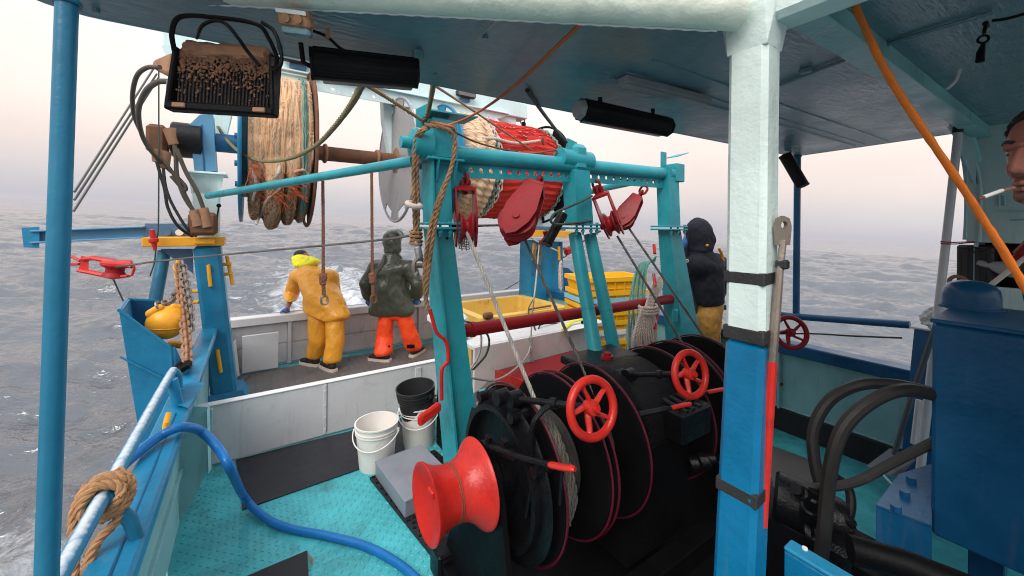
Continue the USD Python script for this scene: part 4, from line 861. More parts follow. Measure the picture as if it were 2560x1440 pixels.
# white inner side of the left bulwark near the stern
sl_ = thing('side_boarding', 'white boarding and lockers on the inside of the left bulwark near the stern', 'boarding', at=(-.25, 5.3, DZ))
part(sl_, 'board', box(-.30, 4.95, DZ, -.27, YT-.06, tz-.10), 'white_grey'); part(sl_, 'door', box(-.10, 5.60, DZ+.02, .27, 5.63, DZ+.46), 'white')
part(sl_, 'door', hull([(-.27, 5.2, DZ+.02), (-.12, 5.55, DZ+.02), (-.27, 5.2, DZ+.40), (-.16, 5.55, DZ+.44), (-.27, 5.23, DZ+.02), (-.12, 5.58, DZ+.02), (-.27, 5.23, DZ+.40), (-.16, 5.58, DZ+.44)]), 'white_grey'); part(sl_, 'stay', beam((-.22, 5.1, DZ), (-.02, 5.5, DZ+.01), .02, .05), 'grey_dark')
# ---------------------------------------------------------------- left stern gallows
GX = 4.95
lg = thing('stern_gallows', 'blue stern gallows on the left with yellow rungs and a yellow cross plate', 'gallows', at=(-.25, GX, DZ))
pT, pB = P(519, 612, Y=GX), P(563, 985, Y=GX)
pB = pT+(pB-pT)*((DZ+.03-pT[2])/(pB[2]-pT[2]))
ax_l = unit(pT-pB); xl_ = unit(A(1, 0, 0)-ax_l*ax_l[0]); yl_ = np.cross(ax_l, xl_)
part(lg, 'post', obox((pT+pB)/2, (.215, .28, np.linalg.norm(pT-pB)), np.array([xl_, yl_, ax_l]), .03), 'blue')
part(lg, 'foot', hull([pB+A(sx*.20, sy*.2, -.03) for sx in (-1, 1) for sy in (-1, 1)]+[pB+A(sx*.15, sy*.16, .08) for sx in (-1, 1) for sy in (-1, 1)]), 'blue')
def onpost(px, py, off=.16): return P(px, py, Y=GX-off)
for (x0, y0, x1, y1) in ((521, 665, 526, 715), (544, 878, 552, 930)):
    a, b = onpost(x0, y0), onpost(x1, y1); part(lg, 'rung', tube([a+A(0, .03, 0), a, (a+b)/2, b, b+A(0, .03, 0)], .016, 10), 'yellow')
ya = P(365, 604, Y=GX); yb_ = P(563, 602, Y=GX)
part(lg, 'cross_plate', beam(ya, yb_, .34, .085, bev=.006), 'yellow')
part(lg, 'clamp_plate', beam(P(485, 603, Y=GX-.2), P(538, 603, Y=GX-.2), .05, .055, bev=.006), 'yellow')
part(lg, 'gusset', hull([P(400, 622, Y=GX), P(482, 622, Y=GX), P(484, 685, Y=GX), P(400, 622, Y=GX+.02), P(482, 622, Y=GX+.02), P(484, 685, Y=GX+.02)]), 'blue_grey')
part(lg, 'arm_plate', beam(P(362, 580, Y=GX+.15), P(540, 580, Y=GX+.15), .02, .17), 'blue_grey')
for px, col in ((418, 'blue_grey'), (449, 'white')): q = P(px, 581, Y=GX+.13); part(lg, 'arm_bolt', cyl(q-A(0, .02, 0), q, .032, n=16), col)
a0, a1 = P(85, 592, Y=5.2), P(365, 580, Y=GX+.17)
part(lg, 'outrigger_arm', cat(beam(a0, a1, .02, .10)), 'blue_pale_hazed'); part(lg, 'arm_flange', beam(a0-A(0, .03, .05), a1-A(0, .03, .05), .09, .015), 'blue_pale_hazed'); part(lg, 'arm_flange', beam(a0-A(0, .03, -.05), a1-A(0, .03, -.05), .09, .015), 'blue_pale_hazed')  # arm paler than the blue post, haze painted into its colour
part(lg, 'arm_end', hull([a0+A(-.06, -.04, .08), a0+A(.05, -.06, .09), a0+A(.05, -.06, -.10), a0+A(-.05, -.03, -.09), a0+A(.0, .06, .05), a0+A(.0, .06, -.05)]), 'blue')
part(lg, 'brace_pipe', tube([P(411, 628, Y=5.05), P(385, 770, Y=4.9)], .052, 16), 'blue_pole')
for side, pts in ((1, ((548, 662, 578, 660), (552, 686, 582, 684), (567, 640, 582, 712))), (-1, ((478, 728, 497, 728), (478, 756, 498, 755), (452, 665, 474, 850)))):
    for (x0, y0, x1, y1) in pts: part(lg, 'rung', tube([P(x0, y0, Y=GX), P(x1, y1, Y=GX-.03)], .017, 10), 'yellow')
part(lg, 'rung', tube([P(425, 858, Y=4.4), P(474, 866, Y=4.3)], .03, 10), 'yellow')
# upper, pale section carrying the net drum
u0, u1 = P(514, 600, Y=GX), P(519, 440, Y=GX)
part(lg, 'pale_post', obox((u0+u1)/2, (.21, .24, np.linalg.norm(u1-u0)), bev=.01), 'pale_cyan')
u2 = P(518, 436, Y=GX); part(lg, 'pale_flange', obox(u2, (.33, .36, .02)), 'pale_cyan'); part(lg, 'pale_web', hull([u2+A(-.14, -.12, -.01), u2+A(.14, -.12, -.01), u2+A(-.11, -.12, -.2), u2+A(.11, -.12, -.2), u2+A(-.14, -.1, -.01), u2+A(.14, -.1, -.01), u2+A(-.11, -.1, -.2), u2+A(.11, -.1, -.2)]), 'pale_cyan')
hp_ = [P(x, y, Y=GX-.1) for x, y in ((486, 428), (541, 428), (534, 330), (532, 286), (500, 286), (500, 300), (473, 312))]
part(lg, 'head_plate', hull(np.vstack([hp_, np.array(hp_)+A(0, .22, 0)])), 'blue_pale_hazed'); q = P(511, 428, Y=GX-.105); part(lg, 'head_rib', tube([P(511, 428, Y=GX-.105), P(504, 312, Y=GX-.105)], .006, 6), 'blue_deep')
mz = P(470, 352, Y=GX)
part(lg, 'drum_motor', cat(lathe([(0, 0), (.16, 0), (.17, .05), (.17, .95), (.14, 1), (0, 1)], mz+A(-.12, 0, 0), mz+A(.12, 0, 0), 28)), 'black_gloss')
part(lg, 'motor_cap', obox(P(395, 350, Y=GX), (.15, .2, .27), bev=.03), 'rust'); part(lg, 'motor_neck', cyl(P(405, 350, Y=GX), P(445, 352, Y=GX), .075, n=16), 'rust_light')
for (x0, y0, x1, y1, r) in ((398, 375, 396, 405, .045), (424, 322, 436, 362, .042), (412, 380, 410, 420, .04)): part(lg, 'hose_coupling', tube([P(x0, y0, Y=GX-.14), P(x1, y1, Y=GX-.14)], [r*1.25, r], 12), 'rust_light')
part(lg, 'valve_body', obox(P(508, 560, Y=GX-.25), (.22, .12, .22), bev=.03), 'rust')
for (x0, y0, x1, y1) in ((484, 525, 496, 565), (508, 520, 519, 568)): part(lg, 'hose_coupling', tube([P(x0, y0, Y=GX-.28), P(x1, y1, Y=GX-.28)], [.038, .052], 12), 'rust_light')
part(lg, 'valve_lever', tube([P(530, 560, Y=GX-.25), P(542, 550, Y=GX-.25), P(547, 515, Y=GX-.25)], .008, 6), 'black_flat'); part(lg, 'valve_knob', trimesh.creation.icosphere(2, .02).apply_translation(P(547, 514, Y=GX-.25)), 'black_flat')
def hose(name, label, pts, r, mat, n=60, group=None): return solo(name, label, 'hose', tube(spline(pts, n), r, 10), mat, group=group)
HY = GX-.2
hose('hydraulic_hose', 'black hydraulic hose in a wide loop left of the floodlight, the outer of two', [P(400, 168, Y=3.0), P(365, 170, Y=3.1), P(340, 195, Y=3.3), P(331, 250, Y=3.7), P(340, 305, Y=4.2), P(376, 370, Y=HY), P(420, 415, Y=HY), P(450, 460, Y=HY), P(490, 540, Y=HY)], .013, 'hose_brown')
hose('hydraulic_hose', 'dark hydraulic hose in a loop left of the floodlight, the inner of two', [P(428, 204, Y=3.0), P(392, 206, Y=3.1), P(360, 235, Y=3.4), P(346, 285, Y=3.9), P(360, 350, Y=4.3), P(395, 398, Y=HY), P(440, 440, Y=HY+.02), P(463, 465, Y=HY), P(460, 475, Y=HY), P(428, 440, Y=HY)], .016, 'hose_brown')
hose('hydraulic_hose', 'thin brown hydraulic hose hanging straight down from the drum motor', [P(392, 405, Y=HY), P(402, 440, Y=HY), P(412, 475, Y=HY), P(420, 520, Y=HY), P(445, 565, Y=HY), P(486, 595, Y=HY+.1)], .013, 'hose_black')
hose('hydraulic_hose', 'brown hydraulic hose from the drum motor down to the left coupling of the valve', [P(436, 362, Y=HY), P(440, 395, Y=HY), P(443, 440, Y=HY), P(460, 490, Y=HY), P(484, 528, Y=HY)], .018, 'hose_brown')
hose('hydraulic_hose', 'brown hydraulic hose from the drum motor down to the right coupling of the valve', [P(441, 372, Y=HY-.05), P(465, 430, Y=HY-.05), P(492, 478, Y=HY-.05), P(509, 522, Y=HY-.05)], .018, 'hose_brown')
hose('hydraulic_hose', 'black hydraulic hose sagging lowest in front of the yellow cross plate', [P(408, 420, Y=HY-.1), P(415, 470, Y=HY-.1), P(433, 515, Y=HY-.1), P(470, 575, Y=HY-.1), P(490, 590, Y=HY)], .012, 'hose_black')
# ---------------------------------------------------------------- outboard bulwark wing on the left
bw = thing('bulwark_wing', 'bright blue steel wing standing out over the left bulwark, open on top', 'bulwark wing', at=(-.65, 4.1, SEA))
w0, w1, w2 = P(297, 775, Y=3.9), P(425, 868, Y=3.9), P(434, 960, Y=3.9)
w3 = P(326, 1062, Y=3.9)
v0, v1 = P(318, 748, Y=4.75), P(396, 752, Y=4.75)
wb = A(w2[0]+.02, 3.9, -1.9)
part(bw, 'front_plate', hull(np.vstack([[w0, w1, w2, wb, A(w0[0]+.18, 3.9, -2.1)], np.array([w0, w1, w2, wb, A(w0[0]+.18, 3.9, -2.1)])+A(0, .02, 0)])), 'blue')
part(bw, 'outer_plate', sheet([w0, v0, v0+A(.12, 0, -1.4), w0+A(.18, 0, -1.4)], .02), 'blue')
part(bw, 'back_plate', hull(np.vstack([[v0, v1, v1-A(0, 0, 1.2), v0-A(-.1, 0, 1.2)], np.array([v0, v1, v1-A(0, 0, 1.2), v0-A(-.1, 0, 1.2)])+A(0, .02, 0)])), 'blue_deep')
part(bw, 'inner_plate', sheet([w1+A(.01, 0, 0), w1+A(.01, .9, -.55), w2+A(.02, .9, -.6), w2+A(.01, 0, -.6)], .02), 'blue')
part(bw, 'top_bead', tube([v1, v0, w0, w1, w2], .011, 8), 'blue')
part(bw, 'waist_bead', tube([P(300, 892, Y=3.89), P(434, 958, Y=3.89)], .007, 6), 'blue')
part(bw, 'shelf', hull([P(445, 938, Z=CAPZ+.02), P(512, 958, Z=CAPZ+.02), P(470, 1020, Z=CAPZ+.02), P(436, 1010, Z=CAPZ+.02), P(445, 938, Z=CAPZ-.3), P(512, 958, Z=CAPZ-.3), P(470, 1020, Z=CAPZ-.3), P(436, 1010, Z=CAPZ-.3)]), 'blue')
# buoy and its chains
bc = P(417, 806, Y=4.2); 
by = thing('buoy', 'round yellow mooring buoy resting in the blue wing beside the left gallows', 'buoy', at=tuple(bc-A(0, 0, .13)))
bs = trimesh.creation.icosphere(4, 1.0); bv = np.asarray(bs.vertices)*A(.132, .132, .135); part(by, 'body', trimesh.Trimesh(bv+bc, bs.faces), 'buoy', smooth=True)
part(by, 'seam', torus(bc+A(0, 0, -.03), (0.1, 0, 1), .1295, .004, 60, 6), 'buoy')
part(by, 'lug', hull(np.vstack([trimesh.creation.icosphere(2, .035).vertices*A(1, .7, 1)+bc+A(-.09, -.04, .09), trimesh.creation.icosphere(2, .027).vertices+bc+A(-.04, -.05, .135)])), 'buoy', smooth=True)
part(by, 'lug', hull(np.vstack([trimesh.creation.icosphere(2, .025).vertices+bc+A(.08, .02, .11), trimesh.creation.icosphere(2, .025).vertices+bc+A(.04, 0, .125)])), 'buoy', smooth=True)
def chain_thing(name, label, pts, L, r, mat):
    t = thing(name, label, 'chain', at=tuple(pts[0]))
    for lk in chain(spline(pts, 40), L, r): part(t, 'link', lk, mat)
    return t
chain_thing('chain', 'dark chain from the lug of the yellow buoy up to the hanging yellow chain', [bc+A(-.05, -.06, .15), P(420, 757, Y=4.35), P(447, 727, Y=4.6)], .085, .010, 'steel_bronze')
chain_thing('chain', 'long rusty chain hanging from the gusset of the left gallows down to the blue shelf', [P(447, 652, Y=4.6), P(452, 720, Y=4.4), P(460, 800, Y=4.1), P(467, 870, Y=3.85), P(468, 912, Y=3.7)], .07, .011, 'rust_light')
chain_thing('chain', 'rusty chain with a hook at its end hanging beside the yellow rungs', [P(455, 655, Y=4.55), P(466, 720, Y=4.35), P(474, 770, Y=4.2), P(475, 825, Y=4.1)], .07, .010, 'steel_bronze')
chain_thing('chain', 'yellow painted chain doubled behind the rusty ones', [P(443, 655, Y=4.62), P(450, 700, Y=4.5), P(458, 760, Y=4.3), P(455, 800, Y=4.2)], .07, .011, 'yellow')
solo('chain_hook', 'black hook and shackle lying on the blue shelf under the long chain', 'hook', cat(strands(spline([P(472, 900, Y=4.2), P(466, 915, Z=CAPZ+.05), P(452, 926, Z=CAPZ+.045), P(446, 918, Z=CAPZ+.05), P(458, 910, Z=CAPZ+.06)], 30), .026, 2, .2)), 'black_flat')
fd = P(385, 600, Y=GX-.25); solo('red_fid', 'red spindle shaped marlinspike hanging in front of the yellow cross plate', 'tool', lathe([(0, 0), (.012, .02), (.02, .35), (.036, .42), (.036, .55), (.022, .6), (.02, .97), (0, 1)], P(388, 627, Y=GX-.25), P(380, 573, Y=GX-.25), 14), 'red')
solo('lanyard', 'thin dark lanyard hanging through the red spindle', 'line', tube(spline([P(397, 165, Y=GX-.2), P(397, 400, Y=GX-.2), P(396, 560, Y=GX-.2), P(392, 600, Y=GX-.24), P(388, 640, Y=GX-.2), P(385, 660, Y=GX-.2), P(375, 690, Y=GX-.2)], 30), .006, 6), 'rope_dark')
# red towing block outboard on the left with its warp
t = thing('towing_block', 'open red towing block out over the water on the left, with a warp through it', 'pulley block', at=tuple(P(265, 670, d=3.3)))
def bp(px, py, dd=0): return P(px, py, d=3.3+dd)
part(t, 'upper_bar', tube([bp(208, 648), bp(235, 645), bp(290, 655), bp(330, 668)], [.03, .034, .036, .02], 8, flat=.6), 'red'); part(t, 'lower_bar', tube([bp(200, 676), bp(235, 682), bp(285, 692), bp(322, 690)], [.03, .034, .038, .02], 8, flat=.6), 'red')
part(t, 'head', hull([bp(203, 640), bp(222, 642), bp(222, 682), bp(196, 678), bp(203, 640, .1), bp(222, 642, .1), bp(222, 682, .1), bp(196, 678, .1)]), 'red')
part(t, 'cheek', hull(np.vstack([obox(bp(292, 658), (.20, .06, .05), bev=.02).vertices, obox(bp(322, 664), (.05, .05, .04), bev=.01).vertices])), 'red')
part(t, 'sheave', lathe([(0, 0), (.085, 0), (.06, .35), (.06, .65), (.085, 1), (0, 1)], bp(290, 662), bp(286, 690), 28), 'red_dark')
part(t, 'guard', tube([bp(322, 690), bp(330, 688), bp(336, 672), bp(334, 664), bp(324, 660)], .009, 8), 'red')
part(t, 'eye', tube(spline([bp(200, 652), bp(178, 641), bp(170, 648), bp(175, 660), bp(198, 660)], 24), .012, 8), 'red')
solo('outboard_warp', 'steel warp stretched from the red towing block to the left leg of the gantry', 'steel cable', strands(spline([bp(285, 668, -.05), P(440, 648, d=3.2), P(900, 605, d=2.75), P(1040, 587, Y=GY+.12)], 60), .0085, 3, .07, 5), 'wire')
solo('outboard_warp', 'steel warp going down from the red towing block to the water', 'steel cable', tube([bp(282, 695), P(308, 752, d=3.9)], .007, 6), 'wire')
for i, (a, b, lab) in enumerate((((388, 165, 5), (186, 480, 5), 'first of three thin wire stays slanting down behind the left canopy pole'), ((392, 185, 5), (186, 500, 5), 'second of three thin wire stays slanting down behind the left canopy pole'), ((396, 195, 5), (184, 528, 5), 'lowest of three thin wire stays slanting down behind the left canopy pole'))):
    solo('wire_stay', lab, 'steel cable', tube([P(a[0], a[1], d=a[2]*.8), P(b[0], b[1], d=3.0)], .009, 6), 'wire')
fx = P(408, 165, d=2.95); solo('stay_block', 'rusty fairlead where the wire stays and hoses meet beside the floodlight', 'fairlead', hull(np.vstack([trimesh.creation.icosphere(2, .05).vertices+P(405, 165, d=2.9), trimesh.creation.icosphere(2, .045).vertices+P(432, 180, d=2.8), obox(P(440, 160, d=2.8), (.06, .06, .12)).vertices])), 'rust_light')

# ---------------------------------------------------------------- net drums
DRZ, DRY = .83, 5.0
def nx(px): return P(px, 400, Y=DRY)[0]
nd = thing('net_drum', 'blue and steel net drum shaft with its flanges above the stern', 'net drum', at=(2, DRY, DRZ))
part(nd, 'shaft', cyl((P(540, 365, Y=DRY)[0], DRY, DRZ), (nx(615), DRY, DRZ), .095, n=24), 'blue_deep')
part(nd, 'shaft', cyl((nx(795), DRY, DRZ), (nx(990), DRY, DRZ), .085, n=24), 'rust')
part(nd, 'shaft', cyl((nx(990), DRY, DRZ), (4.1, DRY, DRZ), .085, n=24), 'blue_deep')
for px in (812, 942): part(nd, 'rope_turn', torus((nx(px), DRY, DRZ), (1, .05, 0), .095, .02, 30, 8), 'rust_light')
def flange(x, R, mat, slots=(70, 250), win=.12, t=.012):
    c = Point(0, 0).buffer(R, 40)
    for a in slots:
        a0, a1 = math.radians(a-11), math.radians(a+11); ri, ro = R-win, R-.035
        pts = [(ri*math.cos(a0), ri*math.sin(a0))]+[(ro*math.cos(q), ro*math.sin(q)) for q in np.linspace(a0, a1, 8)]+[(ri*math.cos(a1), ri*math.sin(a1))]
        c = c.difference(Polygon(pts).buffer(.004))
    return plate(c, (x-t/2, DRY, DRZ), (0, 1, 0), (0, 0, 1), t)
def hoop(x, R, mat): part(nd, 'flange_hoop', torus((x, DRY, DRZ), (1, 0, 0), R, .016, 90, 8), mat)
F1, F2, F3, F4, F5 = nx(604), nx(768), nx(990), P(1096, 265, Y=DRY)[0], P(1352, 325, Y=DRY)[0]
part(nd, 'flange', flange(F1, .80, ''), 'pale_cyan'); hoop(F1, .80, 'blue')
part(nd, 'hub_plate', lathe([(.09, 0), (.55, 0), (.55, .8), (.50, 1), (.09, 1)], (F1+.012, DRY, DRZ), (F1+.06, DRY, DRZ), 40), 'blue')
for a in range(12): q = (F1-.012, DRY+.50*math.cos(a*.5236), DRZ+.50*math.sin(a*.5236)); part(nd, 'flange_bolt', bolt(q, (-1, 0, 0), .03, .035), 'blue_deep')
part(nd, 'flange', flange(F2, .85, '', (95, 275)), 'rust'); hoop(F2, .85, 'rust')
part(nd, 'flange', flange(F3, .79, '', (125, 70, 250, 295)), 'steel_disc'); hoop(F3, .785, 'steel_disc')
part(nd, 'flange_stain', lathe([(.09, 0), (.17, .1), (.16, 1), (.09, 1)], (F3-.008, DRY, DRZ), (F3-.013, DRY, DRZ), 9), 'rust_light')
part(nd, 'flange', flange(F4, .80, '', (120, 60, 250)), 'blue'); hoop(F4, .80, 'blue')
part(nd, 'flange', flange(F5, .78, '', (60, 105, 250, 300), .16), 'black_flat'); hoop(F5, .77, 'black_flat')
# the left net
def wound(x0, x1, Rf, nx_=90, nt=220):
    xs = np.linspace(x0, x1, nx_); th = np.linspace(0, 2*np.pi, nt, endpoint=False); X, T = np.meshgrid(xs, th, indexing='ij')
    R = Rf(X, T); v = np.stack([X, DRY+R*np.cos(T), DRZ+R*np.sin(T)], -1).reshape(-1, 3)
    i = np.arange(nx_-1)[:, None]; j = np.arange(nt)[None]; j2 = (j+1) % nt
    q = np.stack([i*nt+j, i*nt+j2, (i+1)*nt+j2, (i+1)*nt+j], -1).reshape(-1, 4)
    return trimesh.Trimesh(v, np.vstack([q[:, [0, 2, 1]], q[:, [0, 3, 2]]]), process=False)
xa, xb = F1+.06, F2-.02
def Rn(X, T):
    u = (X-xa)/(xb-xa); low = np.clip((-np.sin(T)-.22)/.32, 0, 1); low = low*low*(3-2*low)
    rolls = .016*np.abs(np.sin(np.pi*(u*11+.5*np.sin(2*T+1)+.3*np.sin(5*T+9*u))))**.7
    edges = np.array([0, .23, .56, .80, 1.0]); c = np.searchsorted(edges, np.clip(u, 0, .999), side='right')-1; c = np.clip(c, 0, 3)
    w = np.clip((u-edges[c])/(edges[c+1]-edges[c]), 0, 1); bag = np.clip(1-np.abs(2*w-1)**3.2, 0, 1)**.6*np.array([.12, .21, .165, .14])[c]
    n = meshkit.fbm(np.stack([X*7, np.cos(T)*4, np.sin(T)*4], -1), 3, 4)-.5
    return .735+rolls*(1-low)+low*(bag-.07)+n*.06
nt_ = thing('fishing_net', 'tan fishing net wound on the left net drum, sagging in bags underneath', 'fishing net', at=(.2, DRY, DRZ))
part(nt_, 'wound_net', wound(xa, xb, Rn), 'net_tan', smooth=True)
rng = np.random.default_rng(11); cords = []
for i in range(150):
    x0 = rng.uniform(xa+.01, xb-.01); t0 = rng.uniform(0, 2*np.pi); ln = rng.uniform(.8, 3.0); T = np.linspace(t0, t0+ln, int(26*ln)); zz = .010*np.sign(np.sin(T*70+i))+.02*np.sin(T*2+i)
    X = np.clip(x0+zz, xa, xb); R = Rn(X, T)+.004; cords.append(tube(np.stack([X, DRY+R*np.cos(T), DRZ+R*np.sin(T)], 1), rng.uniform(.0025, .0048), 4, caps=False))
for s in (-1, 1):      # crossed meshes of the netting
    for i in range(110):
        t0 = i*2*np.pi/110; T = t0+s*np.linspace(0, .55, 30); X = np.linspace(xa, xb, 30); R = Rn(X, T)+.003; cords.append(tube(np.stack([X, DRY+R*np.cos(T), DRZ+R*np.sin(T)], 1), .0026, 3, caps=False))
part(nt_, 'net_cord', cat(cords), 'net_beige', kind='stuff')
cords = []
for s in (-1, 1):      # meshes stretched over the hanging bags, brown to stand for the mesh shadows
    for i in range(64):
        x0 = xa+(xb-xa)*i/63; T = np.linspace(-.55, -2.6, 60); X = np.clip(x0+s*.05*np.sin((T+1.5)*6+i*.2)+.012*np.sin(T*40+s*i), xa, xb); R = Rn(X, T)+.004; cords.append(tube(np.stack([X, DRY+R*np.cos(T), DRZ+R*np.sin(T)], 1), .0032, 3, caps=False))
for i in range(46):
    T0 = -.55-2.05*i/45; X = np.linspace(xa, xb, 60); T = T0+.02*np.sin(X*70); R = Rn(X, T)+.004; cords.append(tube(np.stack([X, DRY+R*np.cos(T), DRZ+R*np.sin(T)], 1), .0028, 3, caps=False))
part(nt_, 'bag_mesh_shade', cat(cords), 'rope_brown', kind='stuff')
folds = []
for i in range(34):
    x0 = rng.uniform(xa+.02, xb-.03); T = np.linspace(.2, 3.6, 90); X = np.clip(x0+.018*np.sin(T*1.7+i)+.006*np.sin(T*9+i*3), xa, xb); R = Rn(X, T)+.002; folds.append(tube(np.stack([X, DRY+R*np.cos(T), DRZ+R*np.sin(T)], 1), rng.uniform(.005, .012), 5, caps=False, flat=.6))
part(nt_, 'net_fold', cat(folds), 'net_tan', kind='stuff')
bl_ = []
for i in range(10):
    T = np.linspace(-1.2, 4.2, 120); X = xb-.055-.0032*i+.012*np.sin(T*3+i)+.004*np.sin(T*40+i); R = Rn(X, T)+.006+.008*(i % 3); bl_.append(tube(np.stack([X, DRY+R*np.cos(T), DRZ+R*np.sin(T)], 1), .005, 4, caps=False))
part(nt_, 'green_strand', cat(bl_), 'net_green', kind='stuff')
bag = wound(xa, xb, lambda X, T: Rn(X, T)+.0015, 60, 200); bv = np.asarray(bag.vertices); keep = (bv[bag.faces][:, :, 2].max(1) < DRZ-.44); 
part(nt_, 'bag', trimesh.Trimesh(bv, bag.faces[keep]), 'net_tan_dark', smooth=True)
def onnet(px, py, off=.01):
    """the point of the wound net seen at a pixel"""
    r = P(px, py, d=1.0); lo = None
    for t in np.linspace(3.4, 5.2, 500):
        q = r*t; dy, dz = q[1]-DRY, q[2]-DRZ; rr = math.hypot(dy, dz)
        if xa <= q[0] <= xb and rr <= float(Rn(np.array([q[0]]), np.array([math.atan2(dz, dy)]))[0])+off: return q
    return P(px, py, Y=DRY-.72)
fr_ = []
for i in range(85):
    a = onnet(*[(622+rng.uniform(0, 10), rng.uniform(400, 480)), (rng.uniform(625, 740), 488+rng.normal()*5), (rng.uniform(700, 735), rng.uniform(425, 490))][i % 3], .012); L = rng.uniform(.06, .17); d_ = unit(A(rng.normal(.6, .4), rng.normal(-.05, .1), rng.normal(-.12, .2)))
    fr_.append(tube(spline([a, a+d_*L*.5+A(0, -.02, .01), a+d_*L+A(0, -.01, -.02)], 6), .0030, 3, caps=False))
part(nt_, 'orange_chafer', cat(fr_), 'fringe_orange', kind='stuff')
for pts in ([(640, 395), (660, 430), (655, 470), (690, 440), (700, 415)], [(700, 470), (668, 500), (650, 540), (640, 560)], [(626, 420), (640, 455), (632, 500)], [(735, 430), (760, 425), (770, 440), (745, 445)]):
    part(nt_, 'rope_end', strands(spline([onnet(x, y, .02) for x, y in pts], 30), .013, 3, .08), 'rope_white')
# the right net
xc, xd, xe = F4+.05, P(1222, 430, Y=DRY-.6)[0], F5-.03
def Rr(X, T):
    u = np.clip((X-xc)/(xe-xc), 0, 1); n = meshkit.fbm(np.stack([X*5, np.cos(T)*4, np.sin(T)*4], -1), 3, 8)-.5
    return .60+.10*np.clip((u-.0)/.16, 0, 1)-.05*np.clip((u-.88)/.12, 0, 1)+.012*np.sin(T*46+2.5*np.sin(X*4))+n*.05
rn = thing('fishing_net', 'red fishing net wound on the right net drum, laced in green', 'fishing net', at=(3.3, DRY, DRZ))
part(rn, 'wound_net', wound(xd-.02, xe, Rr, 60, 280), 'net_red', smooth=True)
cords = []
for i in range(150):
    x0 = rng.uniform(xd, xe-.1); t0 = rng.uniform(0, 2*np.pi); X = np.linspace(x0, min(x0+rng.uniform(.2, .9), xe), 24); T = t0+.05*np.sin(X*9+i); R = Rr(X, T)+.004; cords.append(tube(np.stack([X, DRY+R*np.cos(T), DRZ+R*np.sin(T)], 1), .0045, 4, caps=False))
part(rn, 'net_cord', cat(cords), 'net_red', kind='stuff')
dots = []
for i in range(60):
    T = rng.choice([2.2, 2.35, 2.5, 2.9, 3.3])+rng.normal(0, .03); X = rng.uniform(xd+.05, xe-.1); X = np.array([X, X+.025]); R = Rr(X, np.array([T, T]))+.006; dots.append(tube(np.stack([X, DRY+R*math.cos(T), DRZ+R*math.sin(T)], 1), .0045, 4))
part(rn, 'white_stitch', cat(dots), 'rope_white', kind='stuff')
bn = thing('fishing_net', 'beige net with fine meshes bunched at the left end of the red one', 'fishing net', at=(2.6, DRY, DRZ))
def Rb(X, T): return Rr(X, T)*1.0+.02+.03*np.abs(np.sin((X-xc)*22+2*np.sin(T*2)))
part(bn, 'wound_net', wound(xc, xd+.03, Rb, 50, 240), 'net_beige', smooth=True)
cords = []
for i in range(90):
    x0 = rng.uniform(xc, xd-.1); t0 = i*2*np.pi/90; X = np.linspace(xc+.01, xd, 24); T = t0+.10*np.sin(X*14+i*.3); R = Rb(X, T)+.003; cords.append(tube(np.stack([X, DRY+R*np.cos(T), DRZ+R*np.sin(T)], 1), .004, 4, caps=False))
part(bn, 'net_cord', cat(cords), 'net_tan', kind='stuff')
for xq, col, n_ in ((xd+.03, 'net_green', 3), (xd+.10, 'rope_white', 2), (xe-.08, 'net_green', 2)):
    for i in range(n_):
        T = np.linspace(-.3, 5.6, 160); X = xq+.03*i+.035*np.sin(T*2.2)+.012*np.sin(T*26+i*2); R = Rr(X, T)+.025; part(rn, 'lacing', tube(np.stack([X, DRY+R*np.cos(T), DRZ+R*np.sin(T)], 1), .011, 6), col)
def onred(px, py): return P(px, py, Y=DRY-.70)
part(rn, 'rope_end', strands(spline([onred(1205, 345), onred(1240, 347), onred(1290, 358), onred(1350, 352)], 40), .020, 3, .12), 'rope_white')
part(rn, 'end_ring', torus(onred(1357, 352), (.6, -.7, .2), .05, .012, 24, 8), 'rust')
# ---------------------------------------------------------------- pale gantry over the drums
pg = thing('stern_gantry', 'pale cyan steel beam gantry with lightening holes above the net drums', 'gantry', at=(1.6, DRY, 1.6))
bz0 = P(1310, 292, Y=DRY+.15)
zL = P(800, 190, Y=DRY+.15)[2]; zb_ = 1.72
x0_, x1_ = -.75, bz0[0]
part(pg, 'box_beam', box(x0_, DRY+.05, zb_, x1_, DRY+.30, zb_+.24, bev=.01), 'pale_cyan')
hp2 = Polygon([(0, 0), (x1_-.35-x0_, 0), (x1_-.75-x0_, -.17), (.05, -.17)])
for i in range(16): hp2 = hp2.difference(Point(.35+i*.235, -.115).buffer(.02))
part(pg, 'hole_strip', plate(hp2, (x0_, DRY+.02, zb_), (1, 0, 0), (0, 0, 1), .014), 'pale_cyan')
part(pg, 'lower_angle', box(x0_+.2, DRY-.04, zb_-.012, x1_-.4, DRY+.05, zb_+.004, bev=.003), 'pale_cyan')
part(pg, 'lower_angle', box(x0_+.7, DRY-.02, zb_-.05, .62, DRY+.05, zb_-.035, bev=.003), 'pale_cyan')
for cx in (1.47, -.45):
    pl = Polygon([(-.20, .24), (.20, .24), (.16, -.35), (.06, -.9), (-.06, -.9), (-.17, -.35)]); part(pg, 'hanger', plate(pl, (cx+.12, DRY+.34, zb_), (1, 0, 0), (0, 0, 1), .16), 'pale_cyan')
part(pg, 'end_lug', hull([P(1298, 285, Y=DRY+.1), P(1311, 278, Y=DRY+.1), P(1306, 292, Y=DRY+.1), P(1298, 285, Y=DRY+.2), P(1311, 278, Y=DRY+.2), P(1306, 292, Y=DRY+.2)]), 'pale_cyan')
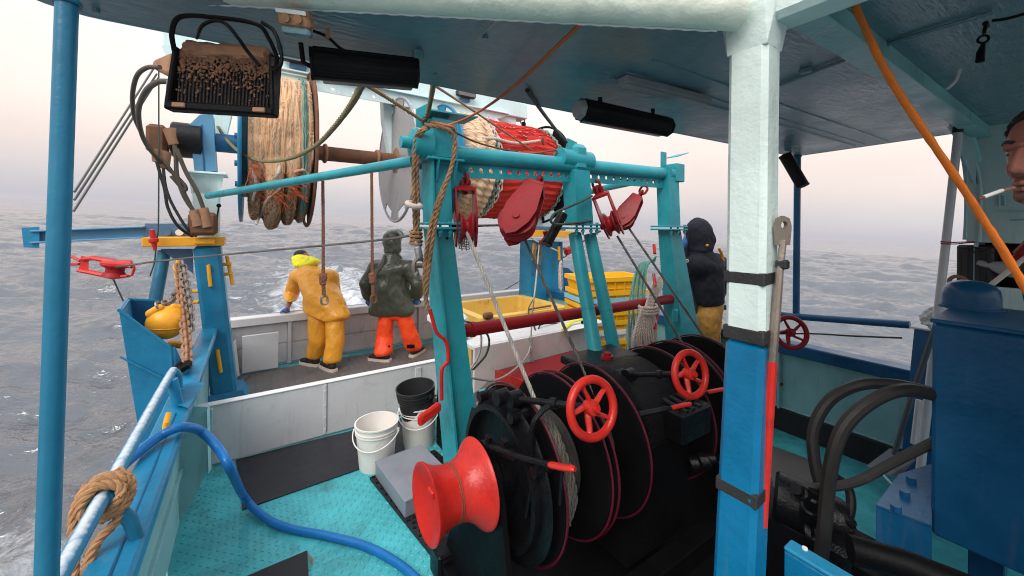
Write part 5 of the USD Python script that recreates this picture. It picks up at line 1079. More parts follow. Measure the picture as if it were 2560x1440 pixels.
part(pg, 'right_knee', hull([P(1215, 270, Y=DRY+.1), P(1290, 280, Y=DRY+.1), P(1290, 340, Y=DRY+.1), P(1265, 320, Y=DRY+.1), P(1215, 270, Y=DRY+.3), P(1290, 280, Y=DRY+.3), P(1290, 340, Y=DRY+.3), P(1265, 320, Y=DRY+.3)]), 'pale_cyan')
for (a, b, r, mt) in (((1085, 180), (1175, 245), .035, 'pale_cyan'), ((1132, 185), (1163, 235), .02, 'blue_grey'), ((1222, 205), (1190, 248), .02, 'blue_grey'), ((1291, 222), (1292, 272), .022, 'blue_grey'), ((700, 120), (760, 60), .03, 'blue')):
    part(pg, 'stay_tube', tube([P(*a, Y=DRY+.5), P(*b, Y=DRY+.3)], r, 10), mt)
part(pg, 'shackle', cat(link(P(1306, 300, Y=DRY+.15), (0, 0, 1), (1, 0, 0), .12, .012)), 'grey_metal'); part(pg, 'swivel', obox(P(1309, 312, Y=DRY+.15), (.07, .06, .09), bev=.015), 'black_flat')
for px, py, w in ((1165, 236, .30), (746, 148, .34)):
    t = thing('work_lamp', 'slim dark work lamp on the pale stern beam, %s' % ('right of the turquoise gantry head' if px > 1000 else 'left of the black canopy lamp'), 'lamp', at=tuple(P(px, py, Y=DRY)))
    q = P(px, py, Y=DRY-.02); part(t, 'housing', obox(q, (w, .09, .09), bev=.02), 'hose_black'); part(t, 'lens', obox(q-A(0, .046, .012), (w*.9, .006, .05)), 'lamp_glass'); part(t, 'bracket', obox(q+A(0, .06, -.07), (w*.5, .08, .05)), 'blue_grey')
# ---------------------------------------------------------------- right stern gallows
rg = thing('stern_gallows', 'blue stern gallows on the right behind the yellow tub, with a yellow cross plate', 'gallows', at=(4.0, GX, DZ))
g = [P(1330, 600, Y=4.85), P(1402, 604, Y=4.85), P(1408, 800, Y=4.85), P(1325, 800, Y=4.85)]
gz = [g[0], g[1], A(g[2][0], g[2][1], DZ), A(g[3][0], g[3][1], DZ)]
part(rg, 'post', hull(np.vstack([gz, np.array(gz)+A(.0, .32, 0)])), 'blue')
part(rg, 'post_edge', tube([g[1], gz[2]], .03, 10), 'blue')
part(rg, 'cross_plate', beam(P(1318, 582, Y=4.8), P(1422, 586, Y=4.8), .3, .10, bev=.006), 'yellow'); part(rg, 'saddle', beam(P(1320, 570, Y=4.9), P(1400, 572, Y=4.9), .3, .06, bev=.01), 'blue_grey')
part(rg, 'cone', hull([P(1335, 566, Y=4.9), P(1405, 568, Y=4.9), P(1348, 530, Y=5.0), P(1388, 510, Y=5.05), P(1335, 566, Y=5.2), P(1405, 568, Y=5.2), P(1348, 530, Y=5.2), P(1388, 510, Y=5.2)]), 'pale_cyan')
part(rg, 'drum_post', tube([P(1392, 560, Y=5.1), P(1420, 420, Y=5.2)], .07, 12), 'pale_cyan')
for (x0, y0, x1, y1) in ((1335, 608, 1333, 650), (1397, 616, 1398, 650)): part(rg, 'rung', tube([P(x0, y0, Y=4.78), P(x1, y1, Y=4.78)], .022, 8), 'yellow')
part(rg, 'side_wing', hull(np.vstack([[P(1405, 668, Y=5.0), P(1420, 670, Y=5.0), P(1438, 685, Y=5.0), P(1425, 790, Y=5.0), P(1404, 790, Y=5.0)], np.array([P(1405, 668, Y=5.0), P(1420, 670, Y=5.0), P(1438, 685, Y=5.0), P(1425, 790, Y=5.0), P(1404, 790, Y=5.0)])+A(.02, .5, 0)])), 'blue_deep')
def coil(c, ax, R, r, turns, mat, name, label, sag=1.0):
    x, y, z = frame(ax); out = []
    for i in range(turns):
        rr = R*(1+.10*math.sin(i*2.3)); off = z*(.018*math.sin(i*1.7)); th = np.linspace(0, 2*np.pi, 40)
        out.append(strands(np.array([A(*c)+off+x*rr*math.cos(a)+y*rr*sag*math.sin(a) for a in th]), r, 2, r*10))
    return solo(name, label, 'rope', cat(out), mat)
coil(P(1343, 640, Y=4.72), (.5, -.8, 0), .10, .014, 5, 'rope_olive', 'rope_coil', 'small coil of pale green rope hung on the right gallows', 1.5)
coil(P(1400, 690, Y=4.72), (.6, -.8, 0), .05, .014, 3, 'rope_white', 'rope_coil', 'white rope hung down the edge of the right gallows', 4.5)
t = thing('towing_block', 'small red towing block hanging out beyond the right gallows', 'pulley block', at=tuple(P(1418, 628, Y=4.9)))
q = P(1422, 626, Y=5.0); part(t, 'body', obox(q, (.20, .10, .13), np.array([unit(A(1, 0, .35)), A(0, 1, 0), unit(A(-.35, 0, 1))]), .03), 'red'); part(t, 'guard', tube([q+A(-.1, 0, .05), q+A(-.19, 0, -.02), q+A(-.12, 0, -.12), q+A(-.05, 0, -.09)], .01, 8), 'red_dark'); part(t, 'eye', torus(q+A(.14, 0, .06), (0, 1, 0), .035, .012, 20, 8), 'red_dark')
solo('outboard_warp', 'steel warp from the gantry to the small red towing block on the right', 'steel cable', tube([q+A(.15, 0, .07), P(1500, 578, Y=GY+.2)], .009, 6), 'wire')
solo('outboard_warp', 'steel warp seen between the two left blocks, leading to the right gallows', 'steel cable', tube([P(1180, 565, Y=GY+.1), P(1245, 563, Y=GY+.15), P(1330, 590, Y=4.7)], .009, 6), 'wire')
solo('outboard_warp', 'thin wire running down to the white stern bulwark beside the right gallows', 'steel cable', tube([P(1335, 683, Y=4.8), P(1262, 724, Y=5.7)], .007, 6), 'wire')
solo('tag_line', 'pale tag line stretched under the yellow plate of the right gallows', 'line', tube(spline([P(1318, 590, Y=4.7), P(1350, 607, Y=4.68), P(1393, 627, Y=4.7)], 16), .012, 6), 'rope_white')
# ---------------------------------------------------------------- fish table, tub, crates
ft = thing('fish_table', 'white fish sorting table behind the red chute', 'table', at=(2.1, 3.0, DZ))
f1, f2 = P(1187, 876, Y=2.75), P(1478, 810, Y=2.75); fz = (f1[2]+f2[2])/2
part(ft, 'front_board', plate(Polygon([(0, 0), (f2[0]-f1[0], 0), (f2[0]-f1[0], -.30), (.55, -.30), (.50, -.34), (.20, -.34), (.14, -.28), (.05, -.34), (0, -.36)]), (f1[0], 2.78, fz), (1, 0, 0), (0, 0, 1), .03), 'white_warm')
part(ft, 'worktop', box(f1[0], 2.785, fz-.03, f2[0]+.25, 3.32, fz+.004, bev=.004), 'white'); part(ft, 'back_board', box(f1[0], 3.32, fz-.1, f2[0]+.25, 3.35, fz+.02), 'white_warm')
for x in (f1[0]+.03, f2[0]+.1):
    for y in (2.82, 3.26): part(ft, 'leg', box(x, y, DZ, x+.05, y+.05, fz-.03), 'grey_metal')
part(ft, 'brace', beam((f1[0]+.02, 2.74, DZ+.35), (f1[0]+.3, 2.72, fz-.36), .03, .05), 'grey_metal')
tray = P(1195, 820, Y=2.95); t = thing('hopper', 'grey metal hopper with a white lid at the left end of the fish table', 'hopper', at=(f1[0]-.05, 3.0, fz))
part(t, 'body', hull([(f1[0]-.12, 2.95, fz+.06), (f1[0]+.06, 2.95, fz+.06), (f1[0]-.12, 3.2, fz+.06), (f1[0]+.06, 3.2, fz+.06), (f1[0]-.1, 3.0, fz-.16), (f1[0]+.0, 3.0, fz-.16)]), 'grey_metal'); part(t, 'lid', obox((f1[0]-.06, 3.15, fz+.16), (.28, .3, .10), bev=.03), 'white')
part(t, 'black_foot', box(f1[0]-.22, 2.85, DZ, f1[0]-.06, 3.0, fz-.2, bev=.01), 'black_flat')
for i, lab in enumerate(('left loop of black and white cable beside the fish table', 'right loop of black and white cable beside the fish table')):
    dx = 18*i; solo('cable_loop', lab, 'cable', tube(spline([P(1160, 803, Y=2.55), P(1190, 812, Y=2.5), P(1203+dx, 842, Y=2.48), P(1198+dx, 885, Y=2.48), P(1175+dx*.4, 925, Y=2.5)], 30), .008, 8), 'rope_dark' if i else 'wire_light')
solo('grey_twine', 'thin grey cord looped from the table edge to the gantry leg', 'cord', tube(spline([P(1175, 945, Y=2.2), P(1240, 950, Y=2.3), P(1290, 920, Y=2.5), P(1322, 880, Y=2.7), P(1328, 830, Y=2.73), P(1330, 790, Y=2.76), P(1340, 700, Y=2.9), P(1348, 610, Y=4.6)], 60), .0075, 6), 'wire_light')
kn = P(1328, 870, Y=2.72); solo('grey_rag', 'grey cord end hanging with a knot on the front of the fish table', 'cord', strands(spline([P(1326, 842, Y=2.72), P(1329, 868, Y=2.72), P(1327, 888, Y=2.72), P(1329, 903, Y=2.72)], 20), .016, 3, .1), 'wire_light')
solo('black_cable', 'thin black cable hanging in curves in front of the right gallows', 'cable', tube(spline([P(1350, 600, Y=4.5), P(1341, 640, Y=4.6), P(1358, 700, Y=4.6), P(1335, 745, Y=4.4), P(1321, 775, Y=4.0), P(1335, 815, Y=3.0), P(1345, 840, Y=2.9), P(1352, 812, Y=2.95), P(1400, 808, Y=3.0)], 70), .008, 6), 'rope_dark')
qn = P(1395, 815, Z=fz+.02); t = thing('net_marker', 'bright yellow and black marker lying on the right end of the fish table', 'marker', at=tuple(qn)); part(t, 'band', tube(spline([P(1408, 825, Z=fz+.02), P(1430, 805, Z=fz+.04), P(1465, 797, Z=fz+.05)], 16), .02, 8, flat=.5), 'hood_yellow'); part(t, 'tip', tube([P(1455, 806, Z=fz+.03), P(1470, 800, Z=fz+.03)], .014, 8), 'black_flat')
solo('paper_sheet', 'white printed sheet lying on the right end of the fish table', 'paper', mat_sheet([P(1412, 830, Z=fz+.01), P(1425, 815, Z=fz+.01), P(1478, 806, Z=fz+.01), P(1470, 818, Z=fz+.01)], .003, .004, 8, 2).apply_translation((0, 0, fz+.006-DZ)), 'paper')
# yellow fish tub
tub = thing('fish_tub', 'big open yellow fish tub between the fish table and the stern bulwark', 'tub', at=(2.9, 4.6, DZ))
rz_ = -1.10
o_ = sbox(2.36, 4.12, 3.50, 5.0).buffer(.10, 6); i_ = sbox(2.40, 4.16, 3.46, 4.96).buffer(.06, 6)
def shell(po, pi, z0, z1, shrink=.93):
    a, b = np.array(po.exterior.coords)[:-1], np.array(pi.exterior.coords)[:-1]; c = a.mean(0); n = len(a)
    def lay(q, z, s): return np.c_[c+(q-c)*s, np.full(len(q), z)]
    R = [lay(a, z0, shrink), lay(a, z1-.10, .99), lay(a, z1-.10, 1.02), lay(a, z1-.005, 1.03), lay(a, z1, 1.02), lay(b, z1, 1.0), lay(b, z1-.02, .985), lay(b, z0+.05, shrink*.97)]
    v = np.vstack(R+[[A(c[0], c[1], z0)], [A(c[0], c[1], z0+.05)]]); f = []; j = np.arange(n); j2 = (j+1) % n
    for k_ in range(len(R)-1): f += [np.stack([k_*n+j, k_*n+j2, (k_+1)*n+j2], 1), np.stack([k_*n+j, (k_+1)*n+j2, (k_+1)*n+j], 1)]
    e = len(R)*n; f += [np.stack([np.full(n, e), j2, j], 1), np.stack([np.full(n, e+1), (len(R)-1)*n+j, (len(R)-1)*n+j2], 1)]
    m = trimesh.Trimesh(v, np.vstack(f), process=False); m.fix_normals(); return m
part(tub, 'body', shell(o_, i_, DZ, rz_), 'tub_yellow'); q = P(1218, 772, Y=4.02); part(tub, 'rusty_clip', cat(beam((q[0], 4.0, rz_+.02), (q[0]+.04, 4.0, rz_-.18), .05, .03, bev=.008)), 'rust')
part(tub, 'clip_bolt', obox((q[0], 4.0, rz_+.03), (.13, .07, .07), bev=.02), 'rust'); part(tub, 'rim_bar', tube([(2.95, 4.02, rz_+.03), (3.35, 4.06, rz_+.03)], .012, 6), 'rust')
# stack of fish crates
def crate_parts(t, mat):
    L, W, Hc = .80, .46, .20
    pr = m3.Manifold.cube([L, W, Hc], True).translate([0, 0, Hc/2])-m3.Manifold.cube([L-.03, W-.03, Hc], True).translate([0, 0, Hc/2+.02])
    b = np.asarray(arr(pr).vertices)
    m = arr(pr); v = np.asarray(m.vertices).copy(); s = 1-.10*(1-v[:, 2]/Hc); v[:, 0] *= s; v[:, 1] *= s
    part(t, 'tray', trimesh.Trimesh(v, m.faces), mat)
    rim = arr(m3.Manifold.cube([L+.03, W+.03, .05], True).translate([0, 0, Hc-.025])-m3.Manifold.cube([L-.02, W-.02, .2], True).translate([0, 0, Hc])); part(t, 'rim', rim, mat)
    for sx in np.linspace(-.36, .36, 7): part(t, 'rib', hull([(sx-.006, s2, z) for z in (.02, Hc-.05) for s2 in (-W/2*(.91 if z < .1 else .985)-.012, -W/2*(.91 if z < .1 else .985)+.01)]+[(sx+.006, s2, z) for z in (.02, Hc-.05) for s2 in (-W/2*(.91 if z < .1 else .985)-.012, -W/2*(.91 if z < .1 else .985)+.01)]), mat)
    for z in (.07, .12): part(t, 'rib', box(-L/2*.93, -W/2*(.94)-.008, z-.004, L/2*.93, -W/2*.94+.01, z+.004, bev=.001), mat)
    for sy in (-.12, 0, .12):
        part(t, 'handle_rib', box(L/2*.93, sy-.02, .03, L/2*.99, sy+.02, Hc-.05, bev=.004), mat)
    part(t, 'handle_hole', box(L/2*.955, -.07, .10, L/2*.972, .07, .14, bev=.002), 'black_flat')
cr0 = P(1512, 905, d=4.62); yaw_ = -.28
zc = P(1500, 690, d=4.5)[2]-.20
levels = [('yellow', .0), ('blue', -.095), ('yellow', -.155), ('blue', -.235), ('yellow', -.30), ('yellow', -.38), ('yellow', -.49), ('white', -.60), ('yellow', -.71), ('yellow', -.92)]
protos = {}
ords = ['topmost', 'second', 'third', 'fourth', 'fifth', 'sixth', 'seventh', 'eighth', 'ninth', 'lowest']
for i, (col, dz) in enumerate(levels):
    j = ((i*37) % 11-5)/1000
    M = rotz(yaw_+j*3, (cr0[0]+j, cr0[1]-j, zc+dz)); lab = f'{col} plastic fish crate, {ords[i]} of the stack behind the right gantry legs'
    if i == 0: lab = 'yellow plastic fish crate on top of the stack behind the right gantry legs'
    if col in protos: dup(protos[col], M, lab, 'crate', 'fish crates stacked behind the gantry')
    else:
        protos[col] = t = thing('fish_crate', lab, 'crate', M=M, group='fish crates stacked behind the gantry'); crate_parts(t, {'yellow': 'crate_yellow', 'blue': 'crate_blue', 'white': 'white'}[col])
solo('white_board', 'white plastic board leaning behind the hanging ropes', 'board', hull([P(1565, 815, Y=2.6), P(1592, 790, Y=2.6), P(1600, 905, Y=2.6), P(1570, 925, Y=2.6), P(1565, 815, Y=2.63), P(1592, 790, Y=2.63), P(1600, 905, Y=2.63), P(1570, 925, Y=2.63)]), 'white_warm')
# ropes hung on the right gantry leg
def hank(name, label, top, pts_rows, r, mat):
    return solo(name, label, 'rope', cat([strands(spline(row, 40), r, 3, r*7, 5) for row in pts_rows]), mat)
rows = []
rng = np.random.default_rng(21)
for i in range(7):
    w = i/6; rows.append([P(1640-3*w, 640+14*w, Y=GY+.12), P(1618-20*w, 668-6*w, Y=GY+.10+.05*w), P(1612-34*w, 730, Y=GY+.08+.04*(i % 2)), P(1606-30*w+rng.normal()*4, 800, Y=GY+.06), P(1604-36*w+rng.normal()*6, 890-14*rng.random(), Y=GY+.05)])
hank('rope_hank', 'green rope hank hung over the left side of the right gantry leg', None, rows, .0085, 'rope_green')
rows = []
for i in range(9):
    w = i/8-.5; rows.append([P(1648+10*w, 690+8*abs(w), Y=GY-.06), P(1640+26*w, 720, Y=GY-.08), P(1624+14*w, 760, Y=GY-.09), P(1618+46*w+rng.normal()*3, 815, Y=GY-.09), P(1615+56*w+rng.normal()*4, 872+8*rng.random(), Y=GY-.10), P(1608+46*w, 835, Y=GY-.12), P(1614+18*w, 770, Y=GY-.11)])
hank('rope_hank', 'white laid rope hank tied in the middle, hung on the right gantry leg', None, rows, .0115, 'rope_white')
solo('rope_lashing', 'white rope turns lashing the white hank in the middle', 'rope', cat([strands(np.array([P(1622, 765+7*i, Y=GY-.10)+.10*A(math.cos(a), .55*math.sin(a), .06*math.sin(a)) for a in np.linspace(0, 6.28, 30)]), .013, 3, .09, 5) for i in range(3)]), 'rope_white')
rows = [[P(1716+i*3, 700+i*5, Y=GY+.05), P(1732+i*3, 740, Y=GY+.03), P(1741+i*2.5, 800, Y=GY+.02), P(1735+i*3, 842, Y=GY)] for i in range(5)]
hank('rope_hank', 'dark green rope hank hung on the right side of the right gantry leg', None, rows, .013, 'rope_dark')
for (a, b, lab) in (((1635, 612), (1637, 634), 'upper'), ((1634, 685), (1638, 715), 'middle'), ((1645, 778), (1636, 822), 'lower')):
    solo('red_peg', f'{lab} of three red pegs beside the right gantry leg among the rope hanks', 'peg', tube([P(*a, Y=GY-.06), P(*b, Y=GY-.1)], .013, 8), 'red')
# ---------------------------------------------------------------- people
def crumple(m, amp, scale, seed, stretch=(1, 1, 1)):
    v = np.asarray(m.vertices); n = m.vertex_normals; q = v*np.asarray(stretch)*scale
    a = np.abs(meshkit.fbm(q, 3, seed)-.5)*2; b = meshkit.fbm(q*2.3+7, 2, seed+5)-.5
    return trimesh.Trimesh(v+n*((.35-a)*amp*1.15+b*amp*.9)[:, None], m.faces, process=False)
def cloth(J, bones, edge=.016, rounds=5, amp=.012, scale=9, seed=1, cuts=(), stretch=(1, 1, .6)):
    """a garment as one skin round the joints, cut off clean at hems and cuffs, creased"""
    def ball(c, r): r3 = r if np.ndim(r) else (r, r, r); return m3.Manifold.sphere(1.0, 24).scale([float(x) for x in r3]).translate([float(x) for x in c])
    M = m3.Manifold.batch_boolean([m3.Manifold.batch_hull([ball(*J[a]) for a in b]) for b in bones], m3.OpType.Add)
    M = M.refine_to_length(edge*1.6); t = M.to_mesh(); m = trimesh.Trimesh(t.vert_properties[:, :3], t.tri_verts); m.merge_vertices(); trimesh.smoothing.filter_taubin(m, .55, .53, iterations=rounds*2)
    try:
        M = m3.Manifold(m3.Mesh(np.asarray(m.vertices, np.float32), np.asarray(m.faces, np.uint32)))
        for nrm, pt in cuts: nrm = unit(nrm); M = M.trim_by_plane([float(x) for x in nrm], float(np.dot(nrm, pt)))
        if M.num_tri() > 10: M = M.refine_to_length(edge); t = M.to_mesh(); m = trimesh.Trimesh(t.vert_properties[:, :3], t.tri_verts); m.merge_vertices()
    except Exception as e: print('cut failed', e)
    return crumple(m, amp, scale, seed, stretch)
def ell(c, r, M=None, sub=3):
    s = trimesh.creation.icosphere(sub, 1.0); v = np.asarray(s.vertices)*np.asarray(r)
    if M is not None: v = v @ np.asarray(M)
    return trimesh.Trimesh(v+np.asarray(c), s.faces)
def shoe(t, ankle, toe_dir, name='shoe', L=.27):
    d_ = unit(A(toe_dir[0], toe_dir[1], 0)); s = A(-d_[1], d_[0], 0); a = A(ankle[0], ankle[1], DZ+.008)
    J = {'h': (a-d_*.05+A(0, 0, .055), (.045, .045, .04)), 'b': (a+d_*.08+A(0, 0, .05), (.05, .05, .035)), 't': (a+d_*.17+A(0, 0, .042), (.042, .042, .025)), 'k': (a+A(0, 0, .12), .045)}
    sh = part(t, name, blob(J, [('h', 'b'), ('b', 't'), ('h', 'k', 'b')], .012, 4), 'shoe_black', smooth=True)
    sole = Polygon([(-.10, -.03), (-.06, -.045), (.08, -.05), (.19, -.04), (.22, 0), (.19, .04), (.08, .05), (-.06, .045), (-.10, .03)]).buffer(.008)
    part(sh, 'sole', plate(sole, (a[0], a[1], DZ+.004), d_, s, .03), 'shoe_sole')
def glove(t, wrist, d_, palm_n, mat, s=1.0, curl=.55, name='hand', thumb=1):
    """a hand with four bent fingers and a thumb"""
    d_ = unit(d_); n = unit(A(*palm_n)-d_*(A(*palm_n)@d_)); w = np.cross(d_, n); wr = A(*wrist); J, Bn = {}, []
    J['w'] = (wr, .026*s); kn = []
    for i, off in enumerate((-.033, -.011, .011, .032)):
        k0 = wr+d_*.088*s+w*off*s; J[f'k{i}'] = (k0, .0125*s)
    Bn += [('w', 'k0', 'k1'), ('w', 'k1', 'k2'), ('w', 'k2', 'k3')]
    for i, ln in enumerate((.068, .08, .075, .058)):
        p = J[f'k{i}'][0]; a = .25
        for q in range(3):
            a += curl; l = ln*(.45, .32, .26)[q]*s; p = p+(d_*math.cos(a)+n*math.sin(a))*l; J[f'f{i}{q}'] = (p, (.0098-.0008*q)*s)
        Bn += [(f'k{i}', f'f{i}0'), (f'f{i}0', f'f{i}1'), (f'f{i}1', f'f{i}2')]
    J['t0'] = (wr+d_*.03*s-w*.03*s*thumb, .014*s); J['t1'] = (wr+d_*.06*s-w*.055*s*thumb+n*.015*s, .012*s); J['t2'] = (wr+d_*.088*s-w*.058*s*thumb+n*.03*s, .010*s)
    Bn += [('w', 't0'), ('t0', 't1'), ('t1', 't2')]
    return part(t, name, blob(J, Bn, .005, 3), mat, smooth=True)
# --- the man in yellow oilskins, bent over the bulwark
fA, fB = P(783, 908, Z=DZ+.03), P(826, 920, Z=DZ+.03)
dA = float(fA@FW); 
t = thing('person', 'person in yellow oilskins with a bright yellow hood, bending over the white stern bulwark', 'person', at=tuple((fA+fB)/2*A(1, 1, 0)+A(0, 0, DZ)))
def pa(x, y, dd): return P(x, y, d=dA+dd)
K = {'fl': (fA+A(0, 0, .06), .05), 'fr': (fB+A(0, 0, .06), .05), 'kl': (pa(792, 850, -.02), .06), 'kr': (pa(838, 855, -.1), .06), 'hl': (pa(795, 780, .02), .09), 'hr': (pa(838, 780, .0), .09),
     'pv': (pa(815, 765, .05), (.14, .11, .10)), 'wa': (pa(806, 735, .10), (.13, .10, .10)), 'ch': (pa(785, 690, .25), (.15, .12, .11)), 'sl': (pa(748, 685, .28), .06), 'sr': (pa(822, 688, .25), .06), 'nk': (pa(768, 662, .36), .055), 'hd': (pa(760, 648, .45), (.08, .095, .10)),
     'el': (pa(732, 735, .35), .045), 'er': (pa(838, 742, .42), .045)}
hl_ = P(716, 779, Y=YT-.01); hr_ = P(812, 775, Y=YT-.01)
K['wl'] = (hl_+A(0, -.02, .02), .024); K['wr'] = (hr_+A(0, -.02, .02), .024)
bones = [('fl', 'kl'), ('kl', 'hl'), ('fr', 'kr'), ('kr', 'hr'), ('hl', 'hr', 'pv'), ('pv', 'wa'), ('wa', 'ch'), ('ch', 'sl', 'sr'), ('ch', 'nk'), ('nk', 'hd'), ('sl', 'el'), ('el', 'wl'), ('sr', 'er'), ('er', 'wr')]
bd_ = part(t, 'body', blob(K, bones, .02, 5), 'skin', smooth=True)
T_ = dict(K); T_.update(fl=(fA+A(.02, -.01, .11), (.105, .095, .06)), fr=(fB+A(.02, .0, .11), (.105, .095, .06)), kl=(pa(795, 852, -.03), (.105, .10, .1)), kr=(pa(838, 855, -.1), (.105, .10, .1)), hl=(pa(797, 785, .02), (.125, .12, .1)), hr=(pa(838, 785, .0), (.125, .12, .1)), pv=(pa(815, 760, .05), (.19, .15, .10)))
part(bd_, 'trousers', cloth(T_, [('fl', 'kl'), ('kl', 'hl'), ('fr', 'kr'), ('kr', 'hr'), ('hl', 'hr', 'pv')], amp=.016, scale=7, seed=3, stretch=(1, 1, .55), cuts=[((0, 0, 1), (0, 0, DZ+.075))]), 'oilskin_orange', smooth=True)
J_ = {'h1': (pa(785, 810, .02), (.12, .15, .07)), 'h2': (pa(848, 788, -.02), (.13, .15, .07)), 'wa': (pa(805, 735, .10), (.225, .18, .12)), 'ch': (pa(784, 695, .24), (.20, .16, .13)), 'sl': (pa(745, 690, .28), (.10, .10, .10)), 'sr': (pa(826, 693, .25), (.105, .10, .10)), 'nk': (pa(766, 666, .34), (.10, .09, .07)),
      'el': (pa(729, 735, .34), (.088, .085, .08)), 'wl': (hl_+A(-.01, -.02, .02), (.07, .07, .05)), 'er': (pa(836, 740, .42), .085), 'wr': (hr_+A(0, -.03, .03), .06)}
hem = pa(815, 800, 0); jn = unit(UP*.94+RT*.30)
part(bd_, 'jacket', cloth(J_, [('h1', 'h2', 'wa'), ('wa', 'ch'), ('ch', 'sl', 'sr'), ('ch', 'nk'), ('sl', 'el'), ('el', 'wl'), ('sr', 'er'), ('er', 'wr')], amp=.017, scale=6, seed=9, stretch=(1, 1, .8), cuts=[(jn, pa(815, 793, 0))]), 'oilskin_orange', smooth=True)
HD = {'a': (pa(752, 646, .42), (.115, .11, .055)), 'b': (pa(784, 654, .36), (.08, .10, .05)), 'c': (pa(762, 662, .33), (.13, .11, .04))}
part(bd_, 'hood', cloth(HD, [('a', 'b', 'c')], amp=.02, scale=14, seed=2, edge=.012), 'hood_yellow', smooth=True)
part(bd_, 'hair', ell(pa(752, 637, .46), (.088, .095, .07)), 'hair', smooth=True)
shoe(t, fA, -RT*.9+FW*.35); shoe(t, fB, FW*.4-RT*.55)
glove(t, hl_+A(0, -.02, .035), A(.0, .9, -.3), A(0, -.2, -1), 'glove_blue', 1.0, .3, thumb=-1); glove(t, hr_+A(0, -.02, .035), A(.0, .9, -.3), A(0, -.2, -1), 'glove_blue', 1.0, .3)
# --- the man in the dark green coat
fA, fB = P(958, 897, Z=DZ+.03), P(1038, 883, Z=DZ+.03)
dB = float((fA@FW+fB@FW)/2)
t = thing('person', 'person in dark green hooded coat and bright orange trousers standing at the stern', 'person', at=tuple((fA+fB)/2*A(1, 1, 0)+A(0, 0, DZ)))
def pa(x, y, dd): return P(x, y, d=dB+dd)
K = {'fl': (fA+A(0, 0, .06), .05), 'fr': (fB+A(0, 0, .06), .05), 'kl': (pa(962, 845, .0), .06), 'kr': (pa(1026, 838, .05), .06), 'hl': (pa(972, 785, .02), .09), 'hr': (pa(1006, 785, .02), .09), 'pv': (pa(985, 762, .03), (.14, .11, .1)), 'wa': (pa(982, 725, .03), (.13, .10, .1)), 'ch': (pa(980, 678, .06), (.15, .11, .12)), 'sl': (pa(940, 660, .05), .06), 'sr': (pa(1018, 660, .05), .06), 'nk': (pa(980, 638, .08), .055), 'hd': (pa(981, 605, .12), (.08, .095, .115)),
     'el': (pa(914, 706, .03), .045), 'er': (pa(1044, 706, .03), .045), 'wl': (pa(922, 742, .12), .03), 'wr': (pa(1042, 742, .10), .03)}
bd_ = part(t, 'body', blob(K, bones, .02, 5), 'skin', smooth=True)
T_ = {'fl': (fA+A(0, 0, .10), (.118, .10, .07)), 'fr': (fB+A(-.02, 0, .10), (.118, .10, .07)), 'kl': (pa(961, 845, 0), (.108, .10, .1)), 'kr': (pa(1025, 838, .05), (.108, .10, .1)), 'hl': (pa(966, 785, .02), (.095, .11, .09)), 'hr': (pa(1008, 783, .02), (.095, .11, .09)), 'pv': (pa(986, 760, .03), (.17, .14, .08))}
tro = part(bd_, 'trousers', cloth(T_, [('fl', 'kl'), ('kl', 'hl'), ('fr', 'kr'), ('kr', 'hr'), ('hl', 'hr', 'pv')], amp=.014, scale=8, seed=13, stretch=(1, 1, .7), cuts=[((0, 0, 1), (0, 0, DZ+.085))]), 'trouser_orange', smooth=True)
for x, y, dd in ((965, 868, -.105), (1027, 866, -.06)): part(tro, 'knee_strap', obox(pa(x, y, dd-.02), (.10, .03, .045), np.array([RT, FW, UP]), .004), 'black_flat')
J_ = {'h1': (pa(948, 778, .03), (.14, .16, .1)), 'h2': (pa(1010, 776, .03), (.14, .16, .1)), 'wa': (pa(980, 720, .03), (.24, .17, .12)), 'ch': (pa(980, 680, .05), (.235, .16, .12)), 'sl': (pa(938, 668, .05), (.095, .10, .10)), 'sr': (pa(1020, 668, .05), (.095, .10, .10)), 'nk': (pa(980, 642, .07), (.13, .11, .07)),
      'el': (pa(915, 708, .02), (.088, .09, .09)), 'er': (pa(1044, 708, .02), (.09, .09, .09)), 'wl': (pa(921, 738, .12), (.075, .07, .07)), 'wr': (pa(1042, 738, .10), (.075, .07, .07))}
part(bd_, 'coat', cloth(J_, [('h1', 'h2', 'wa'), ('wa', 'ch'), ('ch', 'sl', 'sr'), ('ch', 'nk'), ('sl', 'el'), ('el', 'wl'), ('sr', 'er'), ('er', 'wr')], amp=.020, scale=7, seed=19, stretch=(1, 1, .6), cuts=[((0, 0, 1), pa(980, 787, 0))]), 'oilskin_green', smooth=True)
HD = {'a': (pa(981, 596, .12), (.125, .13, .11)), 'c': (pa(981, 628, .10), (.105, .12, .07)), 'p': (pa(990, 588, .22), (.11, .06, .08))}
part(bd_, 'hood', cloth(HD, [('a', 'c'), ('a', 'p')], amp=.024, scale=9, seed=4, edge=.014), 'oilskin_green', smooth=True)
shoe(t, fA, -RT*.95+FW*.2); shoe(t, fB, FW*.9+RT*.3)
glove(t, pa(924, 745, .13), -UP+FW*.2, FW, 'glove_blue', 1.05, .45); glove(t, pa(1040, 742, .11), -UP+FW*.2-RT*.1, FW, 'glove_blue', 1.05, .5, thumb=-1)
